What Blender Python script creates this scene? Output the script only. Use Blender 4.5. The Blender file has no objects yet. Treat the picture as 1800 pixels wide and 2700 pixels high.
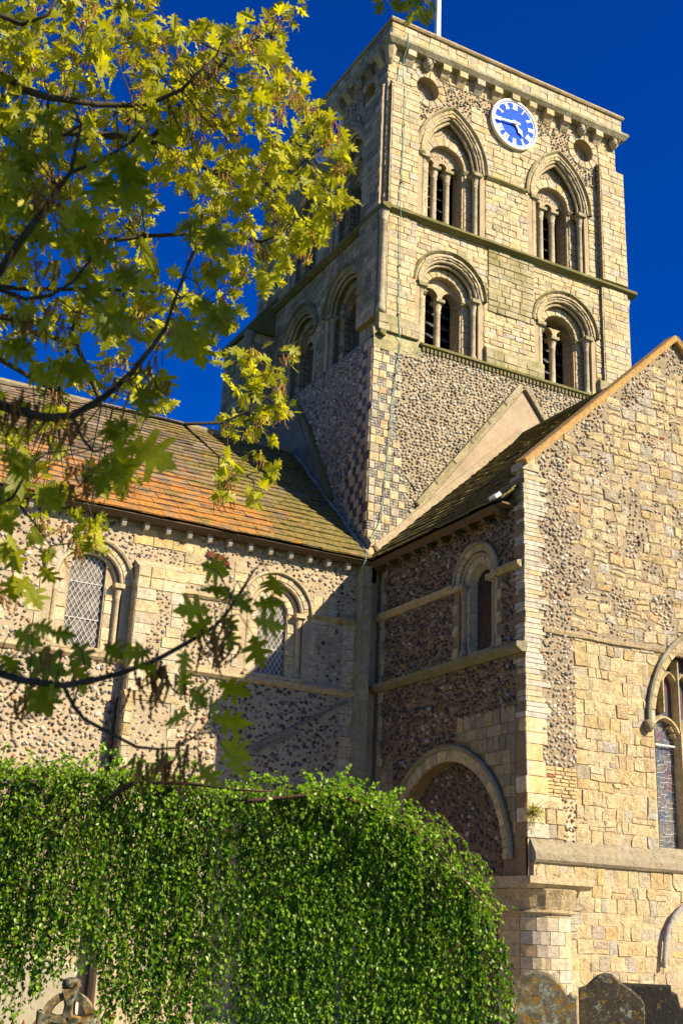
import bpy, bmesh, math, random
from mathutils import Vector, Matrix
R = math.radians
# ------------------------------------------------------------------ camera, sky, sun, exposure
scene = bpy.context.scene
cam_data = bpy.data.cameras.new('camera'); cam = bpy.data.objects.new('camera', cam_data)
scene.collection.objects.link(cam); scene.camera = cam
cam_data.sensor_fit = 'HORIZONTAL'; cam_data.sensor_width = 36.0
cam_data.lens = 36.0 * 3162.34 / 1800.0
cam_data.clip_start = 0.05; cam_data.clip_end = 2000
_r = Vector((0.87486495, -0.4826107, 0.04120957)); _u = Vector((-0.19490179, -0.27286822, 0.94210202)); _f = Vector((0.44342374, 0.83224386, 0.33278453))
CAM = Vector((-12.943, -22.244, 1.6))
cam.matrix_world = Matrix(((_r.x, _u.x, -_f.x, CAM.x), (_r.y, _u.y, -_f.y, CAM.y), (_r.z, _u.z, -_f.z, CAM.z), (0, 0, 0, 1)))
cam_data.dof.use_dof = True; cam_data.dof.focus_distance = 25.0; cam_data.dof.aperture_fstop = 9.0

SUN = Vector((0.675, -1.0, 0.803)).normalized()          # towards the sun, read from the transept's shadow on the nave wall
sun_elev = math.asin(SUN.z); sun_az = math.atan2(SUN.x, SUN.y)
world = bpy.data.worlds.new('World'); scene.world = world; world.use_nodes = True
wn = world.node_tree; wn.nodes.clear()
sky = wn.nodes.new('ShaderNodeTexSky'); sky.sky_type = 'NISHITA'; sky.sun_disc = False
sky.sun_elevation = sun_elev; sky.sun_rotation = sun_az
sky.altitude = 900; sky.air_density = 0.75; sky.dust_density = 0.7; sky.ozone_density = 5.0
hs = wn.nodes.new('ShaderNodeHueSaturation'); hs.inputs['Saturation'].default_value = 1.34; hs.inputs['Value'].default_value = 1.0; hs.inputs['Hue'].default_value = 0.522
bg = wn.nodes.new('ShaderNodeBackground'); bg.inputs['Strength'].default_value = 0.08
wo = wn.nodes.new('ShaderNodeOutputWorld')
wn.links.new(sky.outputs[0], hs.inputs['Color']); wn.links.new(hs.outputs[0], bg.inputs[0]); wn.links.new(bg.outputs[0], wo.inputs[0])
sl = bpy.data.lights.new('sun', 'SUN'); sl.energy = 5.0; sl.angle = R(0.53); sl.color = (1.0, 0.86, 0.64)
so = bpy.data.objects.new('sun', sl); scene.collection.objects.link(so)
so.rotation_euler = SUN.to_track_quat('Z', 'Y').to_euler(); so.location = (20, -40, 40)
scene.view_settings.view_transform = 'Standard'; scene.view_settings.look = 'None'
scene.view_settings.exposure = 1.14; scene.view_settings.gamma = 1.0; scene.view_settings.use_curve_mapping = False

C = scene.collection
rnd = random.Random(11)

# ------------------------------------------------------------------ materials
def new_mat(name):
    m = bpy.data.materials.new(name); m.use_nodes = True
    nt = m.node_tree; nt.nodes.clear()
    return m, nt
class NT:
    def __init__(s, nt): s.nt = nt
    def n(s, t, **kw):
        x = s.nt.nodes.new(t)
        for k, v in kw.items(): setattr(x, k, v)
        return x
    def l(s, a, b): s.nt.links.new(a, b)
    def pos(s, sc=(1, 1, 1)):
        g = s.n('ShaderNodeNewGeometry'); m = s.n('ShaderNodeMapping'); m.inputs['Scale'].default_value = sc
        s.l(g.outputs['Position'], m.inputs['Vector']); return m.outputs[0]
    def noise(s, vec, scale, detail=4, rough=0.6, out='Fac'):
        x = s.n('ShaderNodeTexNoise'); x.inputs['Scale'].default_value = scale; x.inputs['Detail'].default_value = detail; x.inputs['Roughness'].default_value = rough
        s.l(vec, x.inputs['Vector']); return x.outputs[out]
    def ramp(s, fac, stops):
        x = s.n('ShaderNodeValToRGB'); cr = x.color_ramp
        while len(cr.elements) < len(stops): cr.elements.new(0.5)
        for e, (p, c) in zip(cr.elements, stops):
            e.position = p; e.color = (c, c, c, 1) if isinstance(c, (int, float)) else (*c, 1)
        s.l(fac, x.inputs[0]); return x.outputs[0]
    def mix(s, fac, a, b, mode='MIX'):
        x = s.n('ShaderNodeMix', data_type='RGBA', blend_type=mode)
        for i, v in ((0, fac), (6, a), (7, b)):
            if isinstance(v, (int, float)): x.inputs[i].default_value = v if i == 0 else (v, v, v, 1)
            elif isinstance(v, tuple): x.inputs[i].default_value = (*v, 1)
            else: s.l(v, x.inputs[i])
        return x.outputs[2]
    def math(s, op, a, b=0.0, c=None):
        x = s.n('ShaderNodeMath', operation=op)
        for i, v in enumerate((a, b) if c is None else (a, b, c)):
            if isinstance(v, (int, float)): x.inputs[i].default_value = v
            else: s.l(v, x.inputs[i])
        return x.outputs[0]
    def out(s, col, rough=0.85, bump=None, bstr=0.5, bdist=0.01, metal=0.0, spec=0.3, extra=None):
        p = s.n('ShaderNodeBsdfPrincipled'); o = s.n('ShaderNodeOutputMaterial')
        if isinstance(col, tuple): p.inputs['Base Color'].default_value = (*col, 1)
        else: s.l(col, p.inputs['Base Color'])
        if isinstance(rough, (int, float)): p.inputs['Roughness'].default_value = rough
        else: s.l(rough, p.inputs['Roughness'])
        p.inputs['Metallic'].default_value = metal
        p.inputs['Specular IOR Level'].default_value = spec
        if bump is not None:
            b = s.n('ShaderNodeBump'); b.inputs['Strength'].default_value = bstr; b.inputs['Distance'].default_value = bdist
            s.l(bump, b.inputs['Height']); s.l(b.outputs[0], p.inputs['Normal'])
        if extra: extra(s, p)
        s.l(p.outputs[0], o.inputs[0]); return p

def attr_col(t):
    a = t.n('ShaderNodeAttribute', attribute_name='Col'); return a.outputs['Color']

def stone_material(name, moss=0.25, moss_col=(0.10, 0.115, 0.02), pit=1.0, bdist=0.02, rough=0.9, bstr=0.8):
    m, nt = new_mat(name); t = NT(nt); v = t.pos()
    col = attr_col(t)
    big = t.noise(v, 1.6, 5, 0.65); mid = t.noise(v, 9, 6, 0.7); fine = t.noise(v, 55, 4, 0.7)
    col = t.mix(1.0, col, t.ramp(mid, [(0.28, 0.42), (0.42, 0.84), (0.55, 1.04), (0.75, 1.22)]), 'MULTIPLY')
    md2 = t.noise(v, 21, 5, 0.75); col = t.mix(1.0, col, t.ramp(md2, [(0.30, 0.60), (0.48, 1.0), (0.75, 1.12)]), 'MULTIPLY')
    col = t.mix(1.0, col, t.ramp(fine, [(0.3, 0.60), (0.5, 1.0), (0.8, 1.15)]), 'MULTIPLY')
    st = t.ramp(t.noise(t.pos((1, 1, .45)), 2.7, 9, 0.8), [(0.52, 0.0), (0.70, 0.55)])
    col = t.mix(st, col, t.mix(1.0, col, (0.55, 0.42, 0.28), 'MULTIPLY'))
    sk = t.ramp(t.noise(t.pos((4.5, 4.5, 0.45)), 1.6, 6, 0.7), [(0.53, 0.0), (0.66, 0.5)])
    col = t.mix(sk, col, (0.27, 0.235, 0.16))
    # ochre and grey lichen
    l1 = t.ramp(t.noise(t.pos((1, 1, 0.6)), 3.3, 8, 0.75), [(0.56, 0.0), (0.68, 0.55)])
    col = t.mix(l1, col, (0.33, 0.22, 0.06))
    l2 = t.ramp(t.noise(t.pos((1.3, 1.3, 1)), 5.1, 9, 0.8), [(0.57, 0.0), (0.66, 0.6)])
    col = t.mix(l2, col, (0.36, 0.35, 0.31))
    mo = t.ramp(t.noise(t.pos((0.9, 0.9, 0.5)), 1.9, 8, 0.72), [(0.60 - moss * 0.35, 0.0), (0.72 - moss * 0.2, 0.85)])
    col = t.mix(mo, col, moss_col)
    # small dark pits
    vo = t.n('ShaderNodeTexVoronoi'); vo.inputs['Scale'].default_value = 34; t.l(v, vo.inputs['Vector'])
    pm = t.math('MULTIPLY', t.ramp(vo.outputs['Distance'], [(0.10, 1.0), (0.24, 0.0)]), t.ramp(t.noise(v, 6, 3), [(0.5, 0.0), (0.62, 0.75 * pit)]))
    col = t.mix(pm, col, (0.09, 0.06, 0.03))
    h = t.math('ADD', t.math('ADD', t.math('MULTIPLY', mid, 1.0), t.math('MULTIPLY', fine, 0.45)), t.math('MULTIPLY', md2, 0.8))
    h = t.math('SUBTRACT', h, t.math('MULTIPLY', pm, 0.8))
    t.out(col, rough, h, bstr, bdist); return m

def mortar_material(name, c1, c2, bump=0.02):
    m, nt = new_mat(name); t = NT(nt); v = t.pos()
    n = t.noise(v, 14, 7, 0.75); n2 = t.noise(v, 2.2, 4)
    col = t.mix(t.ramp(n, [(0.35, 0.0), (0.65, 1.0)]), c1, c2)
    col = t.mix(1.0, col, t.ramp(n2, [(0.3, 0.78), (0.7, 1.1)]), 'MULTIPLY')
    vo = t.n('ShaderNodeTexVoronoi'); vo.inputs['Scale'].default_value = 26; t.l(v, vo.inputs['Vector'])
    sp = t.ramp(vo.outputs['Distance'], [(0.12, 0.55), (0.3, 1.0)])
    col = t.mix(0.8, col, sp, 'MULTIPLY')
    h = t.math('ADD', n, t.math('MULTIPLY', t.noise(v, 60, 3), 0.5))
    t.out(col, 0.95, h, 0.9, bump); return m

def flint_material(name):
    m, nt = new_mat(name); t = NT(nt); v = t.pos()
    col = attr_col(t)
    n = t.noise(v, 24, 5, 0.7)
    col = t.mix(1.0, col, t.ramp(n, [(0.3, 0.6), (0.55, 1.05), (0.75, 1.35)]), 'MULTIPLY')
    sp = t.ramp(t.noise(v, 37, 3, 0.5), [(0.62, 0.0), (0.7, 0.55)])
    col = t.mix(sp, col, (0.42, 0.38, 0.30))
    t.out(col, 0.52, n, 0.6, 0.012, spec=0.45); return m

def plain(name, col, rough=0.6, metal=0.0, nscale=12, var=0.25, bump=0.004, spec=0.4):
    m, nt = new_mat(name); t = NT(nt); v = t.pos()
    n = t.noise(v, nscale, 5, 0.65)
    c = t.mix(1.0, col, t.ramp(n, [(0.3, 1 - var), (0.7, 1 + var)]), 'MULTIPLY')
    t.out(c, rough, n, 0.5, bump, metal, spec); return m

MAT = {}
MAT['ashlar'] = stone_material('weathered_ashlar', 0.06, (0.20, 0.165, 0.06))
MAT['ashlar_mossy'] = stone_material('mossy_ashlar', 0.42, (0.17, 0.16, 0.05))
MAT['ledge'] = stone_material('mossy_ledge', 0.8, (0.11, 0.105, 0.022))
MAT['rubble'] = stone_material('rubble_limestone', -0.1, pit=1.3, bdist=0.05, bstr=1.0)
MAT['quoin'] = stone_material('pale_quoin', -0.3, pit=0.4)
MAT['flint'] = flint_material('flint')
MAT['mortar'] = mortar_material('lime_mortar', (0.33, 0.26, 0.165), (0.46, 0.37, 0.235))
MAT['mortar_flint'] = mortar_material('flintwork_mortar', (0.28, 0.23, 0.14), (0.40, 0.33, 0.21), 0.03)
MAT['mortar_joint'] = mortar_material('joint_mortar', (0.32, 0.245, 0.14), (0.45, 0.35, 0.205), 0.012)
MAT['mortar_gable'] = mortar_material('gable_mortar', (0.42, 0.32, 0.18), (0.56, 0.44, 0.26))
MAT['mortar_brown'] = mortar_material('brown_mortar', (0.20, 0.135, 0.065), (0.31, 0.215, 0.11))
MAT['mortar_strip'] = mortar_material('flint_strip_mortar', (0.22, 0.17, 0.11), (0.40, 0.32, 0.21), 0.03)
MAT['dark_mortar'] = mortar_material('dark_brown_mortar', (0.12, 0.085, 0.05), (0.20, 0.145, 0.085))
MAT['mortar_grey'] = mortar_material('grey_mortar', (0.22, 0.19, 0.14), (0.31, 0.27, 0.20))
MAT['render'] = mortar_material('lime_render', (0.36, 0.27, 0.17), (0.40, 0.32, 0.21), 0.006)
MAT['render_grey'] = mortar_material('grey_cement_render', (0.15, 0.13, 0.09), (0.20, 0.17, 0.12), 0.006)
MAT['glass_brown'] = plain('old_brown_glass', (0.10, 0.065, 0.035), 0.25, nscale=6, var=0.6, bump=0.004)
MAT['dark'] = plain('dark_interior', (0.012, 0.011, 0.01), 0.9)
MAT['louvre'] = plain('slate_louvre', (0.05, 0.05, 0.055), 0.7)
MAT['timber'] = plain('weathered_timber', (0.10, 0.065, 0.035), 0.85, nscale=20, var=0.35)
MAT['timber_pale'] = plain('pale_painted_timber', (0.36, 0.32, 0.26), 0.8)
MAT['lead'] = plain('lead', (0.17, 0.18, 0.20), 0.55, 0.2)
MAT['iron'] = plain('dark_iron', (0.03, 0.025, 0.022), 0.6, 0.3)
MAT['rust'] = plain('rusty_iron', (0.13, 0.035, 0.015), 0.85, var=0.5)
MAT['copper'] = plain('verdigris_cable', (0.12, 0.34, 0.25), 0.6, var=0.2)
MAT['white'] = plain('white_paint', (0.78, 0.76, 0.72), 0.45, var=0.08)
MAT['clock_blue'] = plain('clock_blue_paint', (0.008, 0.075, 0.52), 0.6, nscale=7, var=0.25, bump=0.0, spec=0.05)
MAT['clock_white'] = plain('clock_white_paint', (0.85, 0.78, 0.62), 0.5, var=0.06, bump=0.001)
MAT['lead_came'] = plain('pale_lead_came', (0.60, 0.57, 0.52), 0.6, 0.0)
MAT['bark'] = plain('oak_bark', (0.045, 0.035, 0.022), 0.9, nscale=40, var=0.4, bump=0.01)
MAT['birch_bark'] = plain('birch_twig_bark', (0.075, 0.033, 0.02), 0.8, nscale=40, var=0.4)

def glass_material(name, c1, c2, scale):
    m, nt = new_mat(name); t = NT(nt); v = t.pos()
    vo = t.n('ShaderNodeTexVoronoi'); vo.inputs['Scale'].default_value = scale; t.l(v, vo.inputs['Vector'])
    n = t.noise(v, scale * 1.5, 3)
    col = t.mix(t.ramp(vo.outputs['Color'], [(0.2, 0.0), (0.8, 1.0)]), c1, c2)
    t.out(col, 0.3, n, 0.4, 0.01, spec=0.35); return m
MAT['glass'] = glass_material('leaded_window_glass', (0.07, 0.06, 0.045), (0.17, 0.15, 0.115), 6)
MAT['stained'] = glass_material('stained_glass', (0.05, 0.06, 0.07), (0.10, 0.045, 0.045), 3)

def attr_flat(name, rough, bump, spec=0.4):
    m, nt = new_mat(name); t = NT(nt); v = t.pos()
    n = t.noise(v, 10, 4); c = t.mix(1.0, attr_col(t), t.ramp(n, [(0.3, 0.8), (0.7, 1.15)]), 'MULTIPLY')
    t.out(c, rough, n, 0.4, bump, spec=spec); return m
MAT['glass_piece'] = attr_flat('coloured_glass_piece', 0.25, 0.008, 0.7)

def tile_material():
    m, nt = new_mat('stone_roof_slate'); t = NT(nt); v = t.pos()
    col = attr_col(t)
    n = t.noise(v, 12, 7, 0.75); col = t.mix(1.0, col, t.ramp(n, [(0.3, 0.55), (0.7, 1.35)]), 'MULTIPLY')
    g = t.n('ShaderNodeNewGeometry'); sp = t.n('ShaderNodeSeparateXYZ'); t.l(g.outputs['Position'], sp.inputs[0])
    x, y, z = sp.outputs
    # where the lichens grow: orange low down on the nave roof away from the valley, olive moss near it and on the transept
    ox = t.n('ShaderNodeMapRange'); t.l(x, ox.inputs[0]); ox.inputs[1].default_value = -1.6; ox.inputs[2].default_value = -3.2
    oz = t.n('ShaderNodeMapRange'); t.l(z, oz.inputs[0]); oz.inputs[1].default_value = 11.6; oz.inputs[2].default_value = 10.3; oz.inputs[3].default_value = 0.15
    on = t.noise(t.pos((0.8, 1.6, 2.0)), 2.6, 10, 0.85)
    oth = t.math('ADD', on, t.math('MULTIPLY', t.math('MULTIPLY', ox.outputs[0], oz.outputs[0]), 0.115))
    ofac = t.ramp(oth, [(0.575, 0.0), (0.625, 0.95)])
    tone = t.mix(t.ramp(t.noise(v, 17, 5, 0.7), [(0.38, 0.0), (0.62, 1.0)]), (0.36, 0.115, 0.014), (0.42, 0.22, 0.045))
    mz = t.n('ShaderNodeMapRange'); t.l(x, mz.inputs[0]); mz.inputs[1].default_value = -8.0; mz.inputs[2].default_value = -1.0
    mn = t.noise(t.pos((0.7, 0.7, 0.7)), 2.1, 8, 0.75)
    mth = t.math('ADD', mn, t.math('MULTIPLY', mz.outputs[0], 0.20))
    mfac = t.ramp(mth, [(0.57, 0.0), (0.66, 0.92)])
    mcol = t.mix(t.ramp(t.noise(v, 9, 5), [(0.35, 0.0), (0.65, 1.0)]), (0.085, 0.072, 0.018), (0.22, 0.175, 0.035))
    col = t.mix(mfac, col, mcol); col = t.mix(ofac, col, tone)
    wf = t.ramp(t.noise(v, 7.3, 9, 0.8), [(0.62, 0.0), (0.67, 0.75)])
    col = t.mix(wf, col, (0.36, 0.33, 0.27))
    t.out(col, 0.9, t.math('ADD', n, t.noise(v, 45, 4)), 0.9, 0.02); return m
MAT['tile'] = tile_material()

def leaf_material(name, c_dark, c_light, trans, rough=0.45, transw=0.45):
    m, nt = new_mat(name); t = NT(nt)
    a = t.n('ShaderNodeAttribute', attribute_name='Col'); f = t.n('ShaderNodeSeparateColor'); t.l(a.outputs['Color'], f.inputs[0])
    col = t.mix(f.outputs[0], c_dark, c_light)
    n = t.noise(t.pos(), 60, 3); col = t.mix(1.0, col, t.ramp(n, [(0.3, 0.8), (0.7, 1.15)]), 'MULTIPLY')
    p = t.n('ShaderNodeBsdfPrincipled'); t.l(col, p.inputs['Base Color']); p.inputs['Roughness'].default_value = rough; p.inputs['Specular IOR Level'].default_value = 0.35
    tr = t.n('ShaderNodeBsdfTranslucent'); tc = t.mix(1.0, col, trans, 'MULTIPLY'); t.l(tc, tr.inputs[0])
    mx = t.n('ShaderNodeMixShader'); mx.inputs[0].default_value = transw
    o = t.n('ShaderNodeOutputMaterial'); t.l(p.outputs[0], mx.inputs[1]); t.l(tr.outputs[0], mx.inputs[2]); t.l(mx.outputs[0], o.inputs[0])
    return m
MAT['oak_leaf'] = leaf_material('oak_leaf', (0.13, 0.165, 0.006), (0.47, 0.46, 0.016), (1.45, 1.4, 0.5), 0.5, 0.55)
MAT['birch_leaf'] = leaf_material('birch_leaf', (0.016, 0.085, 0.002), (0.27, 0.42, 0.012), (1.2, 1.6, 0.4), 0.38, 0.4)
MAT['catkin'] = leaf_material('oak_catkin', (0.20, 0.085, 0.02), (0.42, 0.22, 0.055), (1.2, 1.0, 0.6), 0.8, 0.35)
MAT['bounce_gravel'] = plain('pale_bounce_gravel', (0.42, 0.35, 0.25), 0.95, nscale=30, var=0.3, bump=0.01)
MAT['grass'] = plain('meadow_grass', (0.05, 0.085, 0.015), 0.9, nscale=5, var=0.4, bump=0.03)

def grave_material(name, base, lichen):
    m, nt = new_mat(name); t = NT(nt); v = t.pos()
    n = t.noise(v, 9, 7, 0.75)
    col = t.mix(t.ramp(n, [(0.3, 0.0), (0.7, 1.0)]), tuple(c * 0.5 for c in base), tuple(c * 1.5 for c in base))
    l1 = t.ramp(t.noise(v, 13, 8, 0.8), [(0.60 - lichen * .08, 0.0), (0.66 - lichen * .08, 0.9)])
    col = t.mix(l1, col, (0.34, 0.36, 0.27))
    l2 = t.ramp(t.noise(t.pos((1, 1, 1.3)), 10, 8, 0.8), [(0.60 - lichen * .07, 0.0), (0.64 - lichen * .07, 0.9)])
    col = t.mix(l2, col, (0.33, 0.17, 0.02))
    t.out(col, 0.9, n, 0.8, 0.015); return m
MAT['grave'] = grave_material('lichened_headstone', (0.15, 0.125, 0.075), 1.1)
MAT['grave_shade'] = grave_material('shaded_headstone', (0.06, 0.05, 0.032), 0.45)  # darker copy of the headstone material, tree shade put into its colour
MAT['grave_deep_shade'] = grave_material('deep_shade_headstone', (0.028, 0.024, 0.018), 0.0)  # darkest copy, the deeper shade on the last stone is in the colour
MAT['pale_stone'] = plain('pale_memorial_stone', (0.50, 0.44, 0.30), 0.85, var=0.12)
MAT['coping'] = stone_material('orange_lichen_coping', 0.1, (0.30, 0.22, 0.03))

# ------------------------------------------------------------------ mesh tools
class Fr:                      # a wall plane: origin, along, up, outward normal
    def __init__(s, O, U, V=(0, 0, 1)):
        s.O = Vector(O); s.U = Vector(U).normalized(); s.V = Vector(V).normalized(); s.N = s.U.cross(s.V)
    def p(s, u, v, d=0.0): return s.O + s.U * u + s.V * v + s.N * d
class Acc:
    def __init__(s): s.v = []; s.f = []; s.c = []; s.sm = []
    def add(s, vs, fs, col, smooth=False):
        o = len(s.v); s.v.extend(vs); s.c.extend([col] * len(vs))
        s.f.extend([tuple(i + o for i in f) for f in fs]); s.sm.extend([smooth] * len(fs))
def mesh_from(name, vs, fs, cols, mat, smooth=None):
    me = bpy.data.meshes.new(name); me.from_pydata([tuple(v) for v in vs], [], fs)
    at = me.attributes.new('Col', 'FLOAT_COLOR', 'POINT')
    flat = []
    for c in cols: flat.extend((c[0], c[1], c[2], 1.0))
    at.data.foreach_set('color', flat)
    if smooth is not None: me.polygons.foreach_set('use_smooth', smooth)
    me.materials.append(mat); me.update(); return me
def obj(name, acc, mat, parent=None, kind=None):
    if not acc.v: return None
    o = bpy.data.objects.new(name, mesh_from(name, acc.v, acc.f, acc.c, mat, acc.sm)); C.objects.link(o)
    if parent: o.parent = parent
    if kind: o['kind'] = kind
    return o
def thing(name, label, cat, loc=(0, 0, 0), group=None):
    o = bpy.data.objects.new(name, None); C.objects.link(o); o.location = loc; o.empty_display_size = 0.3
    o['label'] = label; o['category'] = cat
    if group: o['group'] = group
    return o
def tag(o, label, cat, group=None):
    o['label'] = label; o['category'] = cat
    if group: o['group'] = group
    return o

PIECES = {}                    # name -> list of (size, verts, faces, col, smooth, mat, parent)
def piece(name, vs, fs, col, mat, parent, smooth=False):
    c = Vector((0, 0, 0))
    for v in vs: c += v
    c /= len(vs)
    d = (c - CAM); dist = d.length
    r = max((v - c).length for v in vs)
    z = d.dot(_f); px = d.dot(_r) / max(z, .1) * 3162; py = d.dot(_u) / max(z, .1) * 3162
    vis = (abs(px) < 930 and abs(py) < 1380 and z > 0)
    PIECES.setdefault(name, []).append((r / dist * (1 if vis else 0.001), vs, fs, col, smooth, mat, parent, c))
def base_of(o):
    v = Vector((0, 0, 0))
    while o is not None: v += o.location; o = o.parent
    return v
def flush(root, limit=300):
    for name, L in PIECES.items():
        L.sort(key=lambda t: -t[0])
        for (_, vs, fs, col, sm, mat, par, c) in L[:limit]:
            me = mesh_from(name, [v - c for v in vs], fs, [col] * len(vs), mat, [sm] * len(fs))
            o = bpy.data.objects.new(name, me); o.location = c - base_of(par); C.objects.link(o)
            o.parent = par
        rest = {}
        for t in L[limit:]: rest.setdefault(t[5].name, []).append(t)
        accs = list(rest.items())
        if accs:
            a = Acc(); mats = []; idx = []
            for mn, ts in accs:
                mats.append(ts[0][5])
                for t in ts:
                    k = len(a.f); a.add([v - base_of(root) for v in t[1]] if root.location.length > 0 else t[1], t[2], t[3], t[4]); idx.extend([len(mats) - 1] * (len(a.f) - k))
            o = obj(name, a, mats[0], root, 'stuff')
            for mm in mats[1:]: o.data.materials.append(mm)
            o.data.polygons.foreach_set('material_index', idx)
    PIECES.clear()

def jc(c, a=0.08, r=rnd):
    k = 1 + r.uniform(-a, a); return (c[0] * k * (1 + r.uniform(-.03, .03)), c[1] * k, c[2] * k * (1 + r.uniform(-.08, .08)))

def prism(fr, poly, d0, h, bev, jit=0.0, base=0.03):
    n = len(poly); cu = sum(p[0] for p in poly) / n; cv = sum(p[1] for p in poly) / n
    vs = [fr.p(u, v, d0 - base) for u, v in poly]
    vs += [fr.p(u, v, d0 + h - bev) for u, v in poly]
    top = []
    for u, v in poly:
        du, dv = u - cu, v - cv; L = math.hypot(du, dv) or 1
        k = max(0.3, 1 - bev * 1.6 / L)
        top.append(fr.p(cu + du * k, cv + dv * k, d0 + h + rnd.uniform(-jit, jit)))
    vs += top
    fan = jit >= .006
    if fan:
        ctr = Vector((0, 0, 0))
        for p_ in top: ctr += p_
        vs.append(ctr / n + fr.N * rnd.uniform(-.2, 1.6) * jit + fr.U * rnd.uniform(-.03, .03) + fr.V * rnd.uniform(-.02, .02))
    fs = []
    for i in range(n):
        j = (i + 1) % n
        fs.append((i, j, n + j, n + i)); fs.append((n + i, n + j, 2 * n + j, 2 * n + i))
    if fan:
        for i in range(n): fs.append((2 * n + i, 2 * n + (i + 1) % n, 3 * n))
    else: fs.append(tuple(range(2 * n, 3 * n)))
    return vs, fs

def cobble(fr, cu, cv, a, b, ang, d0, h, n=6):
    rr = [rnd.uniform(.62, 1.2) for _ in range(n)]
    vs = []
    for s, d in ((1.0, -0.015), (0.88, h * .55), (0.5, h * rnd.uniform(.85, 1.1))):
        for i in range(n):
            t = 2 * math.pi * i / n + ang
            x = math.cos(2 * math.pi * i / n) * a * s * rr[i]; y = math.sin(2 * math.pi * i / n) * b * s * rr[i]
            vs.append(fr.p(cu + x * math.cos(ang) - y * math.sin(ang), cv + x * math.sin(ang) + y * math.cos(ang), d0 + d))
    fs = []
    for k in range(2):
        for i in range(n):
            j = (i + 1) % n; fs.append((k * n + i, k * n + j, (k + 1) * n + j, (k + 1) * n + i))
    fs.append(tuple(range(2 * n, 3 * n)))
    return vs, fs

FL_MIX = [(0.045, 0.04, 0.038)] * 5 + [(0.09, 0.08, 0.07)] * 6 + [(0.20, 0.17, 0.13)] * 5 + [(0.36, 0.32, 0.25)] * 4 + [(0.22, 0.095, 0.04)] * 2 + [(0.14, 0.09, 0.05)] * 3
FL_TOWER = [(0.14, 0.125, 0.10)] * 2 + [(0.24, 0.21, 0.155)] * 5 + [(0.31, 0.27, 0.195)] * 8 + [(0.41, 0.36, 0.26)] * 5 + [(0.27, 0.16, 0.08)] * 1
FL_PALE = [(0.11, 0.10, 0.085)] * 3 + [(0.16, 0.14, 0.11)] * 5 + [(0.30, 0.25, 0.18)] * 6 + [(0.40, 0.35, 0.26)] * 4 + [(0.30, 0.13, 0.05)] * 1
FL_DARK = [(0.025, 0.024, 0.025)] * 8 + [(0.06, 0.055, 0.05)] * 5 + [(0.13, 0.075, 0.04)] * 4 + [(0.09, 0.045, 0.025)] * 3 + [(0.26, 0.24, 0.20)] * 2
FL_GABLE = [(0.20, 0.165, 0.12)] * 4 + [(0.32, 0.265, 0.18)] * 6 + [(0.48, 0.42, 0.31)] * 7 + [(0.40, 0.21, 0.085)] * 2 + [(0.10, 0.09, 0.08)] * 2

def flints(fr, parent, u0, u1, v0, v1, inside, size=0.05, du=0.125, dv=0.10, pal=FL_MIX, coursed=True, h=0.03, mat='flint', keep=0.94, d0=0.0, big=0.0):
    v = v0; k = 0
    while v < v1:
        u = u0 + rnd.uniform(0, du)
        while u < u1:
            jv = rnd.uniform(-.30, .30) * dv if coursed else rnd.uniform(-.45, .45) * dv
            uu, vv = u + rnd.uniform(-.28, .28) * du, v + jv
            if rnd.random() < keep and inside(uu, vv):
                s = size * rnd.choice((.6, .8, .95, 1.1, 1.3)) * rnd.uniform(.9, 1.1) * (1.5 if rnd.random() < big else 1)
                vs, fs = cobble(fr, uu, vv, s, s * rnd.uniform(.5, .85), rnd.uniform(-.9, .9), d0, h * rnd.uniform(.6, 1.3), 6 if size > .045 else 5)
                piece('flint', vs, fs, jc(rnd.choice(pal), .25), MAT[mat], parent, True)
            u += du * rnd.uniform(.85, 1.2)
        v += dv * rnd.uniform(.92, 1.08); k += 1

CREAM = [(0.53, 0.415, 0.235)] * 6 + [(0.55, 0.44, 0.265)] * 6 + [(0.48, 0.39, 0.24)] * 4 + [(0.44, 0.39, 0.29)] * 2 + [(0.53, 0.39, 0.19)] * 2 + [(0.40, 0.34, 0.23)] * 2
CREAM_GREEN = [(0.40, 0.345, 0.20)] * 4 + [(0.43, 0.37, 0.23)] * 3 + [(0.36, 0.32, 0.20)] * 3 + [(0.46, 0.37, 0.21)] * 2
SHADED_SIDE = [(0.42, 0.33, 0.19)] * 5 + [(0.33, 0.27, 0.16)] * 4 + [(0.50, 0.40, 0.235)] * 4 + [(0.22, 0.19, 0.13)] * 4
GABLE = [(0.60, 0.465, 0.255)] * 9 + [(0.62, 0.495, 0.29)] * 6 + [(0.49, 0.445, 0.35)] * 2 + [(0.58, 0.42, 0.20)] * 3 + [(0.46, 0.39, 0.27)] * 1

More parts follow.
